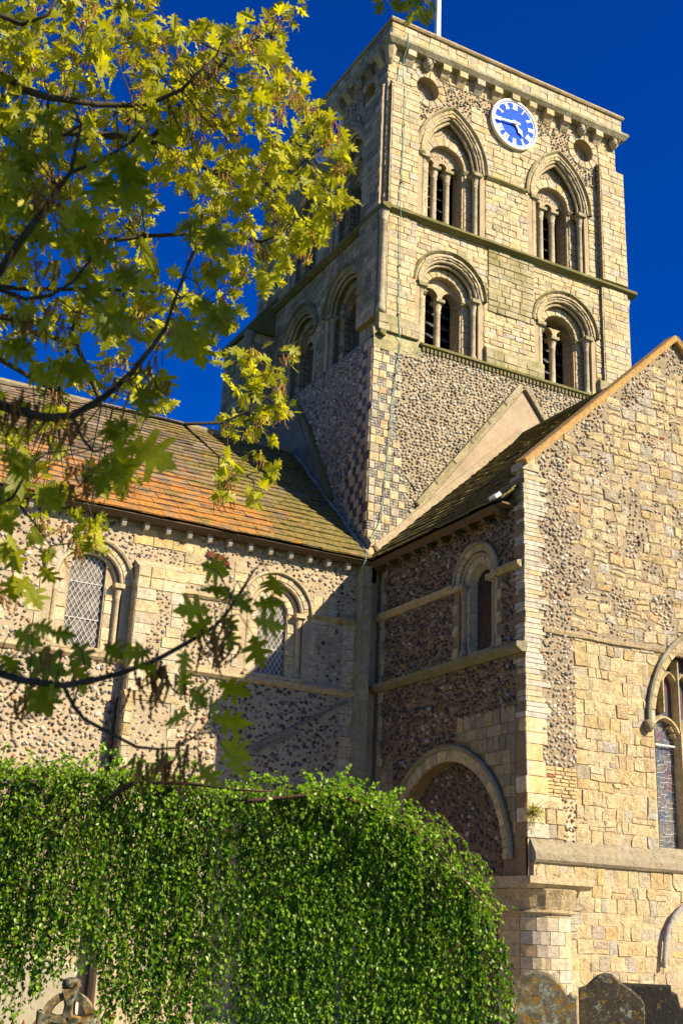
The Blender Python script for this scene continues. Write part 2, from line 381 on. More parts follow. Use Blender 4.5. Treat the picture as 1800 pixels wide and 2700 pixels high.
def courses(fr, parent, name, u0, u1, v0, v1, inside, hmin, hmax, wmin, wmax, pal, mat, d0=0.0, h=0.02, bev=0.008, gap=0.006, jit=0.004, dj=0.008, rough=0.006, split=0):
    v = v0; step = 0.04
    while v < v1 - hmin * .4:
        hh = rnd.uniform(hmin, hmax)
        if v + hh > v1 - hmin * .4: hh = v1 - v
        vm = v + hh / 2
        u = u0; a = None; iv = []
        while u <= u1 + 1e-6:
            ok = inside(u, vm)
            if ok and a is None: a = u
            if (not ok) and a is not None: iv.append((a, u - step)); a = None
            u += step
        if a is not None: iv.append((a, u1))
        for (a, b) in iv:
            if b - a < 0.05: continue
            x = a
            while x < b - 1e-3:
                w = rnd.uniform(wmin, wmax)
                if b - (x + w) < wmin * .6: w = b - x
                if w > wmax * 1.6: w = w / 2
                r_ = rough
                q = [(x + gap + rnd.uniform(-r_, r_), v + gap + rnd.uniform(-r_, r_)), (x + w - gap + rnd.uniform(-r_, r_), v + gap + rnd.uniform(-r_, r_)),
                     (x + w - gap + rnd.uniform(-r_, r_), v + hh - gap + rnd.uniform(-r_, r_)), (x + gap + rnd.uniform(-r_, r_), v + hh - gap + rnd.uniform(-r_, r_))]
                if split and rnd.random() < split:
                    k_ = rnd.uniform(.4, .6)
                    if rnd.random() < .6: m0 = (q[0][0], q[0][1] * (1 - k_) + q[3][1] * k_); m1 = (q[1][0], q[1][1] * (1 - k_) + q[2][1] * k_ + rnd.uniform(-.02, .02)); q, q2 = [q[0], q[1], (m1[0], m1[1] - gap), (m0[0], m0[1] - gap)], [(m0[0], m0[1] + gap), (m1[0], m1[1] + gap), q[2], q[3]]
                    else: m0 = (q[0][0] * (1 - k_) + q[1][0] * k_, q[0][1]); m1 = (q[3][0] * (1 - k_) + q[2][0] * k_ + rnd.uniform(-.03, .03), q[2][1]); q, q2 = [q[0], (m0[0] - gap, m0[1]), (m1[0] - gap, m1[1]), q[3]], [(m0[0] + gap, m0[1]), q[1], q[2], (m1[0] + gap, m1[1])]
                    vs, fs = prism(fr, q2, d0, h + rnd.uniform(-dj, dj), bev, jit); piece(name, vs, fs, jc(rnd.choice(pal if isinstance(pal, list) else pal(x, vm)), .1), MAT[mat if isinstance(mat, str) else mat(x, vm)], parent)
                elif split and rnd.random() < .5:
                    c0 = rnd.randrange(4); a_, b_ = q[c0], q[(c0 + 1) % 4]; z_ = q[c0 - 1]; k_ = rnd.uniform(.15, .35)
                    q = q[:c0] + [(a_[0] * (1 - k_) + z_[0] * k_, a_[1] * (1 - k_) + z_[1] * k_), (a_[0] * (1 - k_) + b_[0] * k_, a_[1] * (1 - k_) + b_[1] * k_)] + q[c0 + 1:]
                vs, fs = prism(fr, q, d0, h + rnd.uniform(-dj, dj), bev, jit)
                mm = mat if isinstance(mat, str) else mat(x + w / 2, vm)
                pp = pal if isinstance(pal, list) else pal(x + w / 2, vm)
                piece(name, vs, fs, jc(rnd.choice(pp), .1), MAT[mm], parent)
                x += w
        v += hh

def arch_pts(w, H, off=0.0, n=18, cu=0.0, v0=0.0):
    k = (H * H - w * w) / (2 * w); rho = w + k + off
    t_end = math.acos(max(-1, min(1, -k / rho)))
    L = []
    for i in range(n + 1):
        t = math.pi - (math.pi - t_end) * i / n
        L.append((k + rho * math.cos(t), rho * math.sin(t)))
    Rr = [(-x, y) for x, y in reversed(L[:-1])]
    return [(cu + x, v0 + y) for x, y in L + Rr]
def arch_loop(w, H, cu, vbase, vspring, n=12):      # closed hole loop, counter-clockwise
    a = arch_pts(w, H, 0, n, cu, vspring)
    return [(cu - w, vbase), (cu + w, vbase)] + list(reversed(a))
def in_arch(u, v, w, H, cu, vb, vs):
    x = abs(u - cu)
    if v < vb or x > w: return False
    if v <= vs: return True
    k = (H * H - w * w) / (2 * w)
    return (x + k) ** 2 + (v - vs) ** 2 <= (w + k) ** 2

def voussoirs(fr, parent, w, H, cu, v0, o0, o1, n, d0, h, pal=CREAM, mat='ashlar', name='voussoir', bev=0.008):
    A = arch_pts(w, H, o0, 40, cu, v0); B = arch_pts(w, H, o1, 40, cu, v0)
    def at(P, t):
        x = t * (len(P) - 1); i = min(int(x), len(P) - 2); f = x - i
        return (P[i][0] * (1 - f) + P[i + 1][0] * f, P[i][1] * (1 - f) + P[i + 1][1] * f)
    ts = [0] + [(i + rnd.uniform(-.15, .15)) / n for i in range(1, n)] + [1]
    for i in range(n):
        a, b = ts[i] + .006 / n * 4, ts[i + 1] - .006 / n * 4
        m = (a + b) / 2
        q = [at(A, b), at(A, a), at(B, a), at(B, m), at(B, b)]
        if n <= 14: q = [at(A, b), at(A, m), at(A, a), at(B, a), at(B, m), at(B, b)]
        vs, fs = prism(fr, list(reversed(q)) if False else q[::-1], d0, h + rnd.uniform(-.006, .006), bev, .004)
        # orientation is fixed afterwards
        vs, fs = orient(fr, vs, fs, len(q))
        piece(name, vs, fs, jc(rnd.choice(pal), .1), MAT[mat], parent)
def orient(fr, vs, fs, n):
    top = [vs[i] for i in fs[-1]]
    nn = (top[1] - top[0]).cross(top[2] - top[1])
    return (vs, fs) if nn.dot(fr.N) > 0 else (vs, [tuple(reversed(f)) for f in fs])

def tube(pts, rad, n=8, taper=None, cap=True):
    vs = []; fs = []; m = len(pts)
    prev = None
    for i, p in enumerate(pts):
        a = pts[max(i - 1, 0)]; b = pts[min(i + 1, m - 1)]
        d = (b - a).normalized()
        if prev is None:
            s = d.cross(Vector((0, 0, 1)));
            if s.length < 1e-3: s = d.cross(Vector((1, 0, 0)))
        else: s = prev - d * prev.dot(d)
        s.normalize(); prev = s; q = d.cross(s)
        r = rad if taper is None else rad + (taper - rad) * i / (m - 1)
        if isinstance(rad, list): r = rad[i]
        for k in range(n):
            t = 2 * math.pi * k / n; vs.append(p + s * (r * math.cos(t)) + q * (r * math.sin(t)))
    for i in range(m - 1):
        for k in range(n):
            k2 = (k + 1) % n; fs.append((i * n + k, i * n + k2, (i + 1) * n + k2, (i + 1) * n + k))
    if cap: fs.append(tuple(reversed(range(n)))); fs.append(tuple(range((m - 1) * n, m * n)))
    return vs, fs
def lathe(base, prof, n=12):
    pts = [Vector(base) + Vector((0, 0, z)) for r, z in prof]
    vs = []; fs = []
    for (r, z), p in zip(prof, pts):
        for k in range(n):
            t = 2 * math.pi * k / n; vs.append(p + Vector((r * math.cos(t), r * math.sin(t), 0)))
    for i in range(len(prof) - 1):
        for k in range(n):
            k2 = (k + 1) % n; fs.append((i * n + k, i * n + k2, (i + 1) * n + k2, (i + 1) * n + k))
    fs.append(tuple(reversed(range(n)))); fs.append(tuple(range((len(prof) - 1) * n, len(prof) * n)))
    return vs, fs
def box(fr, u0, u1, v0, v1, d0, d1, ch=0.0):
    p = [fr.p(u, v, d) for d in (d0, d1) for (u, v) in ((u0, v0), (u1, v0), (u1, v1), (u0, v1))]
    return p, [(3, 2, 1, 0), (4, 5, 6, 7), (0, 1, 5, 4), (1, 2, 6, 5), (2, 3, 7, 6), (3, 0, 4, 7)]
def extr(fr, prof, u0, u1, nseg=1, wob=0.0):       # profile in (depth, height), run along u; a little uneven
    vs = []; n = len(prof)
    for i in range(nseg + 1):
        u = u0 + (u1 - u0) * i / nseg
        for d, v in prof: vs.append(fr.p(u, v + rnd.uniform(-wob, wob), d + rnd.uniform(-wob, wob)))
    fs = []
    for i in range(nseg):
        for k in range(n):
            k2 = (k + 1) % n; fs.append((i * n + k, (i + 1) * n + k, (i + 1) * n + k2, i * n + k2))
    fs.append(tuple(range(n))); fs.append(tuple(reversed(range(nseg * n, nseg * n + n))))
    return vs, fs
def panel(name, fr, outer, holes, depth, mat, parent, d=0.0, reveal_mat=None, reveal=0.3):
    """flat wall face with real openings; the openings' sides run back by reveal"""
    bm = bmesh.new(); loops = [outer] + holes; edges = []
    rv = []
    for k, lp in enumerate(loops):
        vv = [bm.verts.new(fr.p(u, v, d)) for u, v in lp]
        for i in range(len(vv)): edges.append(bm.edges.new((vv[i], vv[(i + 1) % len(vv)])))
        if k: rv.append((vv, lp))
    res = bmesh.ops.triangle_fill(bm, use_beauty=True, use_dissolve=False, edges=edges)
    for f in bm.faces:
        f.normal_update()
        if f.normal.dot(fr.N) < 0: f.normal_flip()
    for vv, lp in rv:
        r_ = reveal[rv.index((vv, lp))] if isinstance(reveal, list) else reveal
        bb = [bm.verts.new(fr.p(u, v, d - r_)) for u, v in lp]
        for i in range(len(vv)):
            j = (i + 1) % len(vv); bm.faces.new((vv[i], vv[j], bb[j], bb[i]))
    me = bpy.data.meshes.new(name); bm.to_mesh(me); bm.free()
    at = me.attributes.new('Col', 'FLOAT_COLOR', 'POINT'); at.data.foreach_set('color', [0.40, 0.31, 0.18, 1] * len(me.vertices))
    me.materials.append(mat); o = bpy.data.objects.new(name, me); C.objects.link(o); o.parent = parent
    return o
# ------------------------------------------------------------------ ground
def ground():
    a = Acc(); n = 24; S = 400
    a.add([Vector((-S, -S, 0)), Vector((S, -S, 0)), Vector((S, S, 0)), Vector((-S, S, 0))], [(0, 1, 2, 3)], (0.1, 0.1, 0.1))
    g = obj('ground', a, MAT['grass'], None, 'structure')
ground()
a = Acc(); a.add([Vector(p) for p in ((-30, -2.2, .006), (-4.2, -2.2, .006), (-4.2, -11, .006), (14, -11, .006), (14, -5.6, .006), (-.6, -5.6, .006), (-.6, -.05, .006), (-30, -.05, .006))], [(0, 1, 6, 7), (1, 2, 5, 6), (2, 3, 4, 5)], (.4, .35, .25)); obj('bounce_strip', a, MAT['bounce_gravel'], None, 'structure')  # pale strip added out of view to bounce warm light onto the walls

# ------------------------------------------------------------------ church
church = thing('church', 'medieval flint and cream stone church with a square clock tower above tiled roofs', 'church', (0, 0, 0))
FT = Fr((0, 0, 0), (1, 0, 0))                 # planes facing the churchyard front (-Y)
FW = Fr((-.22, 0, 0), (0, -1, 0))             # tower's left face (-X): u = -y
FT2 = Fr((0, -.04, 0), (1, 0, 0)); FW2 = Fr((-.42, 0, 0), (0, -1, 0))
TX0, TX1, TY1 = -.22, 7.34, 7.6
Z_FL, Z_ST, Z_COR, Z_PAR = 15.2, 18.68, 23.62, 24.3

def part(name, acc, mat, parent=church, kind=None): return obj(name, acc, MAT[mat], parent, kind)
def one(name, vf, col, mat, parent=church, smooth=False):
    a = Acc(); a.add(vf[0], vf[1], col, smooth); return part(name, a, mat, parent)
CR = (0.46, 0.36, 0.20)

# --- tower windows: one builder, used on both faces
UP = dict(w=.90, H=1.5, vs=20.75, vb=18.74, sw=.56, sH=.56, svs=20.88, cap=20.84)
LO = dict(w=.88, H=.88, vs=16.95, vb=15.28, sw=.55, sH=.55, svs=16.92, cap=16.90)
def tower_window(fr, parent_wall, cu, S, two, pal, mat, flt=FL_TOWER):
    P = S
    a = Acc(); z0, z1 = P['vb'], P['vs']
    d1, d2 = -.30, -.56
    # recess panel behind the outer order with the inner arch opening
    outer = arch_loop(P['w'] + .03, P['H'] + .04, cu, z0 - .05, z1, 12)
    inner = arch_loop(P['sw'], P['sH'], cu, z0, P['svs'], 10)
    win = panel('belfry_window', fr, outer, [inner], 0, MAT['mortar'], parent_wall, d1, reveal=.5)
    # dressed blocks on the inner jambs
    ins = lambda u, v: (P['sw'] + .005 < abs(u - cu) < P['w'] + .02) and v < P['svs'] - .02
    courses(fr, win, 'jamb_stone', cu - P['w'], cu + P['w'], z0, P['svs'], ins, .16, .24, .25, .4, pal, mat, d1, .03, .01, .005)
    # reveal blocks of the inner jamb (the far side shows)
    for s in (-1, 1):
        fj = Fr(fr.p(cu + s * P['sw'], 0, d1), -fr.N if s > 0 else fr.N)
        if s > 0: fj = Fr(fr.p(cu + s * P['sw'], 0, d1), fr.N * -1)
        v = z0
        while v < P['svs'] - .05:
            hh = rnd.uniform(.16, .24); hh = min(hh, P['svs'] - v)
            for x in (0.0, .13):
                q = [(x + .005, v + .006), (x + .125, v + .006), (x + .125, v + hh - .006), (x + .005, v + hh - .006)]
                if s < 0: q = [(-a_ , b_) for a_, b_ in q][::-1]
                if s > 0: f2 = Fr(fr.p(cu + s * P['sw'], 0, d1), -fr.N)
                else: f2 = Fr(fr.p(cu + s * P['sw'], 0, d1), fr.N)
                vs_, fs_ = prism(f2, q, 0, .012, .005)
                # U = -N for the right jamb gives normal pointing into the opening
                piece('jamb_stone', vs_, fs_, jc(rnd.choice(pal), .1), MAT[mat], win)
            v += hh
    # flint above the inner arch
    flints(fr, win, cu - P['w'], cu + P['w'], P['svs'], z1 + P['H'], lambda u, v: in_arch(u, v, P['w'] - .03, P['H'] - .03, cu, z0, z1) and not in_arch(u, v, P['sw'] + .25, P['sH'] + .25, cu, z0, P['svs']), .04, .095, .075, flt if P is UP else FL_PALE, h=.025, d0=d1)
    voussoirs(fr, win, P['sw'], P['sH'], cu, P['svs'], .0, .24, 9 if P is UP else 11, d1, .055, pal, mat)
    # moulded outer orders: dressed ring, rolls, hood
    voussoirs(fr, win, P['w'], P['H'], cu, z1, -.005, .145, 17, 0, .035, pal, mat)
    for off, r_, dd in ((-.035, .05, -.05), (-.12, .045, -.13), (.07, .032, .04)):
        pts = [fr.p(u, v, dd) for u, v in arch_pts(P['w'], P['H'], off, 14, cu, z1)]
        pts = [p + fr.U * rnd.uniform(-.006, .006) + fr.N * rnd.uniform(-.008, .008) for p in pts]
        one('roll_moulding', tube(pts, r_, 7), (0.44, 0.36, 0.21), mat, win, True)
    A = arch_pts(P['w'], P['H'], .15, 16, cu, z1); B = arch_pts(P['w'], P['H'], .235, 16, cu, z1)
    vs_ = []; fs_ = []
    for (ua, va), (ub, vb_) in zip(A, B):
        j = rnd.uniform(-.008, .008)
        vs_ += [fr.p(ua, va, 0), fr.p(ua, va, .05 + j), fr.p((ua + ub) / 2, (va + vb_) / 2, .10 + j), fr.p(ub, vb_, .085 + j), fr.p(ub, vb_, 0)]
    for i in range(len(A) - 1):
        for k in range(4):
            fs_.append((i * 5 + k, (i + 1) * 5 + k, (i + 1) * 5 + k + 1, i * 5 + k + 1))
    one('hood_mould', (vs_, fs_), (0.34, 0.30, 0.18), 'ledge' if P is LO else 'ashlar_mossy', win)
    # nook shafts with capital and base
    for s in (-1, 1):
        b = fr.p(cu + s * (P['w'] - .085), z0, -.11)
        prof = [(.10, 0), (.10, .08), (.075, .12), (.066, .15), (.064, z1 - z0 - .42), (.08, z1 - z0 - .40), (.066, z1 - z0 - .37), (.085, z1 - z0 - .2), (.115, z1 - z0 - .1), (.115, z1 - z0 - .09)]
        one('nook_shaft', lathe(b, prof, 12), (0.40, 0.35, 0.24), mat, win, True)
        one('capital', box(fr, cu + s * (P['w'] - .085) - .13, cu + s * (P['w'] - .085) + .13, z1 - .09, z1 + .005, -.27, .06), (0.36, 0.32, 0.2), 'ashlar_mossy', win)
        # impost of the inner pier
        ua, ub = (cu + P['sw'] - .03, cu + P['w'] - .2) if s > 0 else (cu - P['w'] + .2, cu - P['sw'] + .03)
        one('impost', extr(fr, [(d1 - .3, P['svs'] - .09), (d1 + .05, P['svs'] - .09), (d1 + .10, P['svs'] - .03), (d1 + .10, P['svs'] + .0), (d1 - .3, P['svs'] + .0)], ua, ub), (0.33, 0.30, 0.17), 'ashlar_mossy', win)
    # tympanum slab pierced by the small lights
    zc = P['cap']; cs = [-.2, .2] if two else [0.0]
    edges = [-P['sw']] + cs + [P['sw']]
    holes = []
    for i in range(len(edges) - 1):
        a0 = cu + edges[i] + (.035 if i else .0); a1 = cu + edges[i + 1] - (.035 if i < len(edges) - 2 else .0)
        hw = (a1 - a0) / 2 - .02
        holes.append((( a0 + a1) / 2, hw))
    ty_out = [(cu - P['sw'] - .01, zc + .02)]
    for (hc, hw) in holes:
        ty_out += [(hc - hw, zc + .02)] + [(hc + hw * math.cos(t), zc + .03 + hw * 1.05 * math.sin(t)) for t in [math.pi - math.pi * i / 8 for i in range(9)]] + [(hc + hw, zc + .02)]
    ty_out += [(cu + P['sw'] + .01, zc + .02)] + [(u, v) for u, v in reversed(arch_pts(P['sw'] + .01, P['sH'] + .01, 0, 8, cu, P['svs']))]
    o = panel('tympanum', fr, ty_out, [], 0, MAT['ashlar'] if P is LO else MAT['render'], win, d2 + .12)
    n_ = len(ty_out)
    at = o.data.attributes['Col']; at.data.foreach_set('color', [0.50, 0.38, 0.22, 1] * len(o.data.vertices))
    # soffit thickness of the tympanum
    vs_ = [fr.p(u, v, d2 + .12) for u, v in ty_out[:-17 + 0] or ty_out] ; m_ = len(vs_)
    vs2 = vs_ + [fr.p(u, v, d2 - .12) for u, v in ty_out[:m_]]
    one('tympanum_soffit', (vs2, [(i, i + 1, m_ + i + 1, m_ + i) for i in range(m_ - 1)]), (0.30, 0.24, 0.14), mat, win)
    if P is UP:
        flints(fr, win, cu - .5, cu + .5, P['svs'] + .22, P['svs'] + .5, lambda u, v: in_arch(u, v, P['sw'] - .05, P['sH'] - .05, cu, z0, P['svs']), .03, .075, .06, flt, h=.02, d0=d2 + .12)
    for c_ in cs:
        b = fr.p(cu + c_, z0, d2)
        L = zc - z0
        prof = [(.115, 0), (.115, .05), (.10, .09), (.085, .12), (.083, L - .32), (.10, L - .30), (.085, L - .27), (.10, L - .18), (.125, L - .06), (.125, L - .05)]
        one('shaft', lathe(b, prof, 14), (0.44, 0.375, 0.25), mat if P is UP else 'ashlar', win, True)
        one('capital', box(fr, cu + c_ - .13, cu + c_ + .13, zc - .055, zc + .03, d2 - .16, d2 + .17), (0.34, 0.31, 0.19), 'ashlar_mossy', win)
    # sloping slate louvres and the dark behind
    z = z0 + .05
    while z < zc + .1:
        vs_, fs_ = extr(fr, [(d2 - .52, z + .30), (d2 - .22, z), (d2 - .22, z + .02), (d2 - .52, z + .33)], cu - P['sw'], cu + P['sw'])
        one('louvre', (vs_, fs_), (0.1, 0.1, 0.1), 'louvre', win); z += .33
    one('back_board', box(fr, cu - P['sw'] - .1, cu + P['sw'] + .1, z0 - .1, z1 + .8, d2 - .62, d2 - .58), (0, 0, 0), 'dark', win)
    one('sill', extr(fr, [(-.85, z0 - .10), (.0, z0 - .10), (.0, z0 - .04), (-.85, z0 + .01)], cu - P['w'], cu + P['w']), CR, 'ashlar_mossy', win)
    return win

def roundel(fr, parent, cu, cv, pal, mat):
    ring = [(cu + .35 * math.cos(t), cv + .38 * math.sin(t)) for t in [2 * math.pi * i / 20 for i in range(20)]]
    n = 13
    for i in range(n):
        a0, a1 = 2 * math.pi * (i + .05) / n, 2 * math.pi * (i + .95) / n
        q = [(cu + r_ * math.cos(t), cv + r_ * 1.06 * math.sin(t)) for r_, t in ((.345, a0), (.53, a0), (.545, (a0 + a1) / 2), (.53, a1), (.345, a1))]
        vs_, fs_ = prism(fr, q, 0, .035, .008, .004); vs_, fs_ = orient(fr, vs_, fs_, 5)
        piece('voussoir', vs_, fs_, jc(rnd.choice(pal), .1), MAT[mat], parent)
    one('roundel_back', box(fr, cu - .42, cu + .42, cv - .45, cv + .45, -.30, -.26), (0.2, 0.16, 0.1), 'mortar', parent)
    flints(fr, parent, cu - .36, cu + .36, cv - .4, cv + .4, lambda u, v: (u - cu) ** 2 + (v - cv) ** 2 < .13, .035, .08, .065, FL_PALE, h=.02, d0=-.26)
    return ring

def louvr(): pass

# --- tower walls
def tower_face(fr, cs_up, cs_lo, u_lo, u_hi, rc, pal_up, pal_lo, mat_up, mat_lo, clock_u, left):
    holes = []; reveals = []
    for c in cs_up: holes.append(arch_loop(UP['w'], UP['H'], c, UP['vb'], UP['vs'], 12)); reveals.append(.32)
    for c in cs_lo: holes.append(arch_loop(LO['w'], LO['H'], c, LO['vb'], LO['vs'], 12)); reveals.append(.32)
    outer = [(u_lo, 9.0), (u_hi, 9.0), (u_hi, 24.2), (u_lo, 24.2)]
    rr = []
    for c in rc:
        rr.append([(c[0] + .35 * math.cos(t), c[1] + .38 * math.sin(t)) for t in [2 * math.pi * i / 20 for i in range(20)]]); reveals.append(.3)
    w = panel('tower_wall', fr, outer, holes + rr, 0, MAT['mortar_joint'], church, 0, reveal=reveals)
    def free(u, v, m=.13):
        for c in cs_up:
            if in_arch(u, v, UP['w'] + m, UP['H'] + m + .02, c, UP['vb'] - .06, UP['vs']): return False
        for c in cs_lo:
            if in_arch(u, v, LO['w'] + m, LO['H'] + m, c, LO['vb'] - .06, LO['vs']): return False
        for c in rc:
            if (u - c[0]) ** 2 + ((v - c[1]) / 1.06) ** 2 < .54 ** 2: return False
        return True
    # flint spandrels high up
    def flintzone(u, v):
        if v < 21.75 or v > 23.3: return False
        if u < u_lo + 1.0 and v < 23.9: return abs(u - rc[0][0]) < .7 and 21.6 < v < 22.3 and u > u_lo + .9
        if abs(u - clock_u) < 1.0 and v < 22.0: return False
        if abs(u - clock_u) < 1.35 and v < 22.45 + abs(u - clock_u) * .3: return False
        if u > u_hi - .75: return False
        return True
    def jambs(u, v): return any(abs(abs(u - c) - UP['w'] - .02) < .18 and v < UP['vs'] for c in cs_up) or any(abs(abs(u - c) - LO['w']) < .2 and v < LO['vs'] for c in cs_lo)
    courses(fr, w, 'ashlar_block', u_lo, u_hi, Z_ST + .14, 23.66, lambda u, v: free(u, v) and not flintzone(u, v), .15, .22, .18, .46, pal_up, mat_up, 0, .02, .008, jit=.007, rough=.009, split=.1)
    courses(fr, w, 'ashlar_block', u_lo, u_hi, Z_FL + .12, Z_ST, lambda u, v: free(u, v), .14, .205, .17, .42, pal_lo, mat_lo, 0, .018, .008, jit=.007, rough=.009, split=.1)
    flints(fr, w, u_lo, u_hi, 21.7, 23.6, lambda u, v: flintzone(u, v) and free(u, v, .24), .048, .105, .082, FL_PALE, h=.04, d0=0)
    for c in rc: roundel(fr, w, c[0], c[1], pal_up, mat_up)
    for c in cs_up: tower_window(fr, w, c, UP, True, pal_up, mat_up)
    for c in cs_lo: tower_window(fr, w, c, LO, False, pal_lo, mat_lo)
    return w
pal_lo_front = lambda u, v: CREAM_GREEN if (16.7 < v < 18.3 and 2.6 < u < 4.7 and rnd.random() < .85) or (v > 17.9 and rnd.random() < .4) or v < 15.7 and rnd.random() < .5 else CREAM
def pick(p): return p if isinstance(p, list) else CREAM
_c = courses
# palettes given as functions are only used by courses; windows take the plain list
def front():
    global pal_lo_front
    fr = FT
    holes = None
    return fr
wf = tower_face(FT, (1.72, 5.22), (1.70, 5.36), -.30, 7.34, [(.92, 22.78), (6.14, 22.88)], CREAM, CREAM, 'ashlar', 'ashlar', 3.65, False)
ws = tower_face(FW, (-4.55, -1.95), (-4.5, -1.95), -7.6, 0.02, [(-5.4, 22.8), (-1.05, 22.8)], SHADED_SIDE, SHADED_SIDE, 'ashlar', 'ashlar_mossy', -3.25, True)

# hidden faces, roof
a = Acc()
vs_, fs_ = box(Fr((0, TY1, 0), (1, 0, 0)), TX0, TX1, 0, 24.2, -.02, 0); a.add(vs_, fs_, CR)
vs_, fs_ = box(Fr((TX1, 0, 0), (0, 1, 0)), 0, TY1, 0, 24.2, -.02, 0); a.add(vs_, fs_, CR)
vs_, fs_ = box(Fr((0, 0, 23.9), (1, 0, 0), (0, 1, 0)), TX0, TX1, 0, TY1, -.02, 0); a.add(vs_, fs_, CR)
part('tower_wall', a, 'ashlar')

# greenish weathered panel between the lower windows and set-off courses
courses(FT, wf, 'ashlar_block', 2.86, 4.32, 16.75, 18.6, lambda u, v: True, .15, .2, .22, .42, CREAM_GREEN, 'ashlar_mossy', .02, .035, .008)
for (u0, u1, v, dd) in ((-.36, .80, 15.72, .10), (2.76, 4.58, 15.66, .10), (6.42, 7.5, 15.72, .12)):
    one('set_off', extr(FT, [(-.05, v - .42), (dd * .8, v - .42), (dd, v - .05), (dd, v), (0, v + .09), (-.05, v + .09)], u0, u1, 6, .006), (0.36, 0.33, 0.18), 'ashlar_mossy', wf)
    courses(FT, wf, 'ashlar_block', u0, u1, v - .44, v - .05, lambda u, v_: True, .15, .2, .22, .4, CREAM_GREEN, 'ashlar_mossy', dd * .8, .02, .006)

# pilaster strips on the corners (upper and lower stage), nook shafts in the corner rebates
def pilaster(fr, u0, u1, v0, v1, d, pal, mat, parent, cap=.2, side=True):
    a = Acc(); vs_, fs_ = box(fr, u0, u1, v0, v1, -.02, d); a.add(vs_, fs_, (0.3, 0.22, 0.12))
    o = part('corner_pilaster', a, 'mortar_joint', parent)
    courses(fr, o, 'ashlar_block', u0, u1, v0, v1, lambda u, v: True, .155, .215, .2, .42, pal, mat, d, .014, .007)
    if side:       # the side return towards the camera
        fs2 = Fr(fr.p(u0, 0, 0), -fr.N)     # normal = -U
        v = v0
        while v < v1 - .02:
            hh = min(rnd.uniform(.155, .215), v1 - v)
            q = [(-d, v + .006), (-.0, v + .006), (-.0, v + hh - .006), (-d, v + hh - .006)]
            vs_, fs_ = prism(fs2, q, 0, .010, .005); vs_, fs_ = orient(fs2, vs_, fs_, 4)
            piece('ashlar_block', vs_, fs_, jc(rnd.choice(pal), .1), MAT[mat], o)
            v += hh
    if cap:
        one('pilaster_cap', extr(fr, [(-.02, v1), (d + .015, v1), (-.02, v1 + cap)], u0 - .01, u1 + .01), (0.4, 0.33, 0.18), mat, o)
    return o
pilaster(FT, -.19, .62, Z_ST + .1, 22.45, .12, CREAM, 'ashlar', wf)
pilaster(FT, 6.60, 7.44, Z_ST + .1, 22.45, .20, CREAM, 'ashlar', wf)
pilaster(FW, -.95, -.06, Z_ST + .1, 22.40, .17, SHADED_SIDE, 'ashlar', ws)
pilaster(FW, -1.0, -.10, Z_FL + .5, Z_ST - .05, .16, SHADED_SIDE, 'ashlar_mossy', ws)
pilaster(FT, 6.62, 7.50, Z_FL + .5, Z_ST - .05, .10, CREAM, 'ashlar', wf)
pilaster(FT, -.16, .66, Z_FL + .5, Z_ST - .05, .06, CREAM, 'ashlar', wf)
for (x, y) in ((-.28, -.02), (7.60, .10)):
    one('corner_shaft', lathe((x, y, 15.75), [(.12, 0), (.12, .12), (.095, .2), (.09, .24), (.088, 2.55), (.11, 2.57), (.09, 2.6), (.14, 2.8), (.14, 2.86)], 12), (0.42, 0.36, 0.24), 'ashlar', wf, True)

# mossy strings
def string(fr, u0, u1, v, d, th, parent, mat='ledge', name='string_course', col=(0.24, 0.22, 0.09), seg=None):
    seg = seg or max(3, int((u1 - u0) / .7))
    one(name, extr(fr, [(-.03, v - th), (d * .35, v - th), (d, v - th * .45), (d, v + .01), (-.03, v + th * .35)], u0, u1, seg, .007), col, mat, parent)
string(FT, -.42, 7.78, Z_ST + .04, .20, .13, wf)
string(FW, -7.7, .22, Z_ST + .04, .20, .13, ws)
string(FT, .85, 6.62, Z_FL + .02, .13, .11, wf)
string(FW, -6.0, .18, Z_FL + .02, .13, .13, ws)
# billets under the lower string (the little teeth)
u = .9
while u < 6.5:
    vs_, fs_ = box(FT, u, u + .06, Z_FL - .16, Z_FL - .06, -.02, .085); piece('billet', vs_, fs_, (0.2, 0.17, 0.09), MAT['ashlar_mossy'], wf); u += .115
# impost strings beside the belfry arches
string(FT, 2.80, 4.10, 20.78, .10, .10, wf, 'ledge'); string(FT, .62, .86, 20.78, .08, .10, wf, 'ledge')
string(FW, -3.4, -3.0, 20.78, .10, .10, ws, 'ledge')

# --- corbel table, cornice, parapet, coping
def corbel_table(fr, parent, us, heads, pal, mat):
    for i, u in enumerate(us):
        z = 23.61; w = .125
        if i in heads:
            vs_, fs_ = lathe(fr.p(u, z - .33, .10), [(.03, 0), (.10, .05), (.145, .13), (.15, .2), (.13, .28), (.12, .33)], 10)
            o = one('corbel', (vs_, fs_), (0.36, 0.32, 0.23), 'ashlar', parent, True)
            for du, dv, r_ in ((-.05, .17, .03), (.05, .17, .03), (0, .11, .035), (-.1, .26, .05), (.1, .26, .05)):
                one('carved_feature', lathe(fr.p(u + du, z - .33 + dv - .02, .235), [(.2 * r_, -r_), (r_, 0), (.2 * r_, r_)], 7), (0.3, 0.26, 0.18), 'ashlar', o, True)
        else:
            j = rnd.uniform(-.02, .02)
            vs_, fs_ = extr(fr, [(-.05, z), (-.05, z - .38), (.03, z - .38), (.10, z - .30 + j), (.17, z - .20), (.24, z - .17), (.24, z)], u - w, u + w, 1)
            one('corbel', (vs_, fs_), jc(rnd.choice(pal), .1), mat, parent)
us_f = [.30, .86, 1.40, 1.93, 2.50, 3.08, 3.66, 4.24, 4.84, 5.43, 6.02, 6.60, 7.20]
corbel_table(FT, wf, us_f, (1, 10, 12), CREAM, 'ashlar')
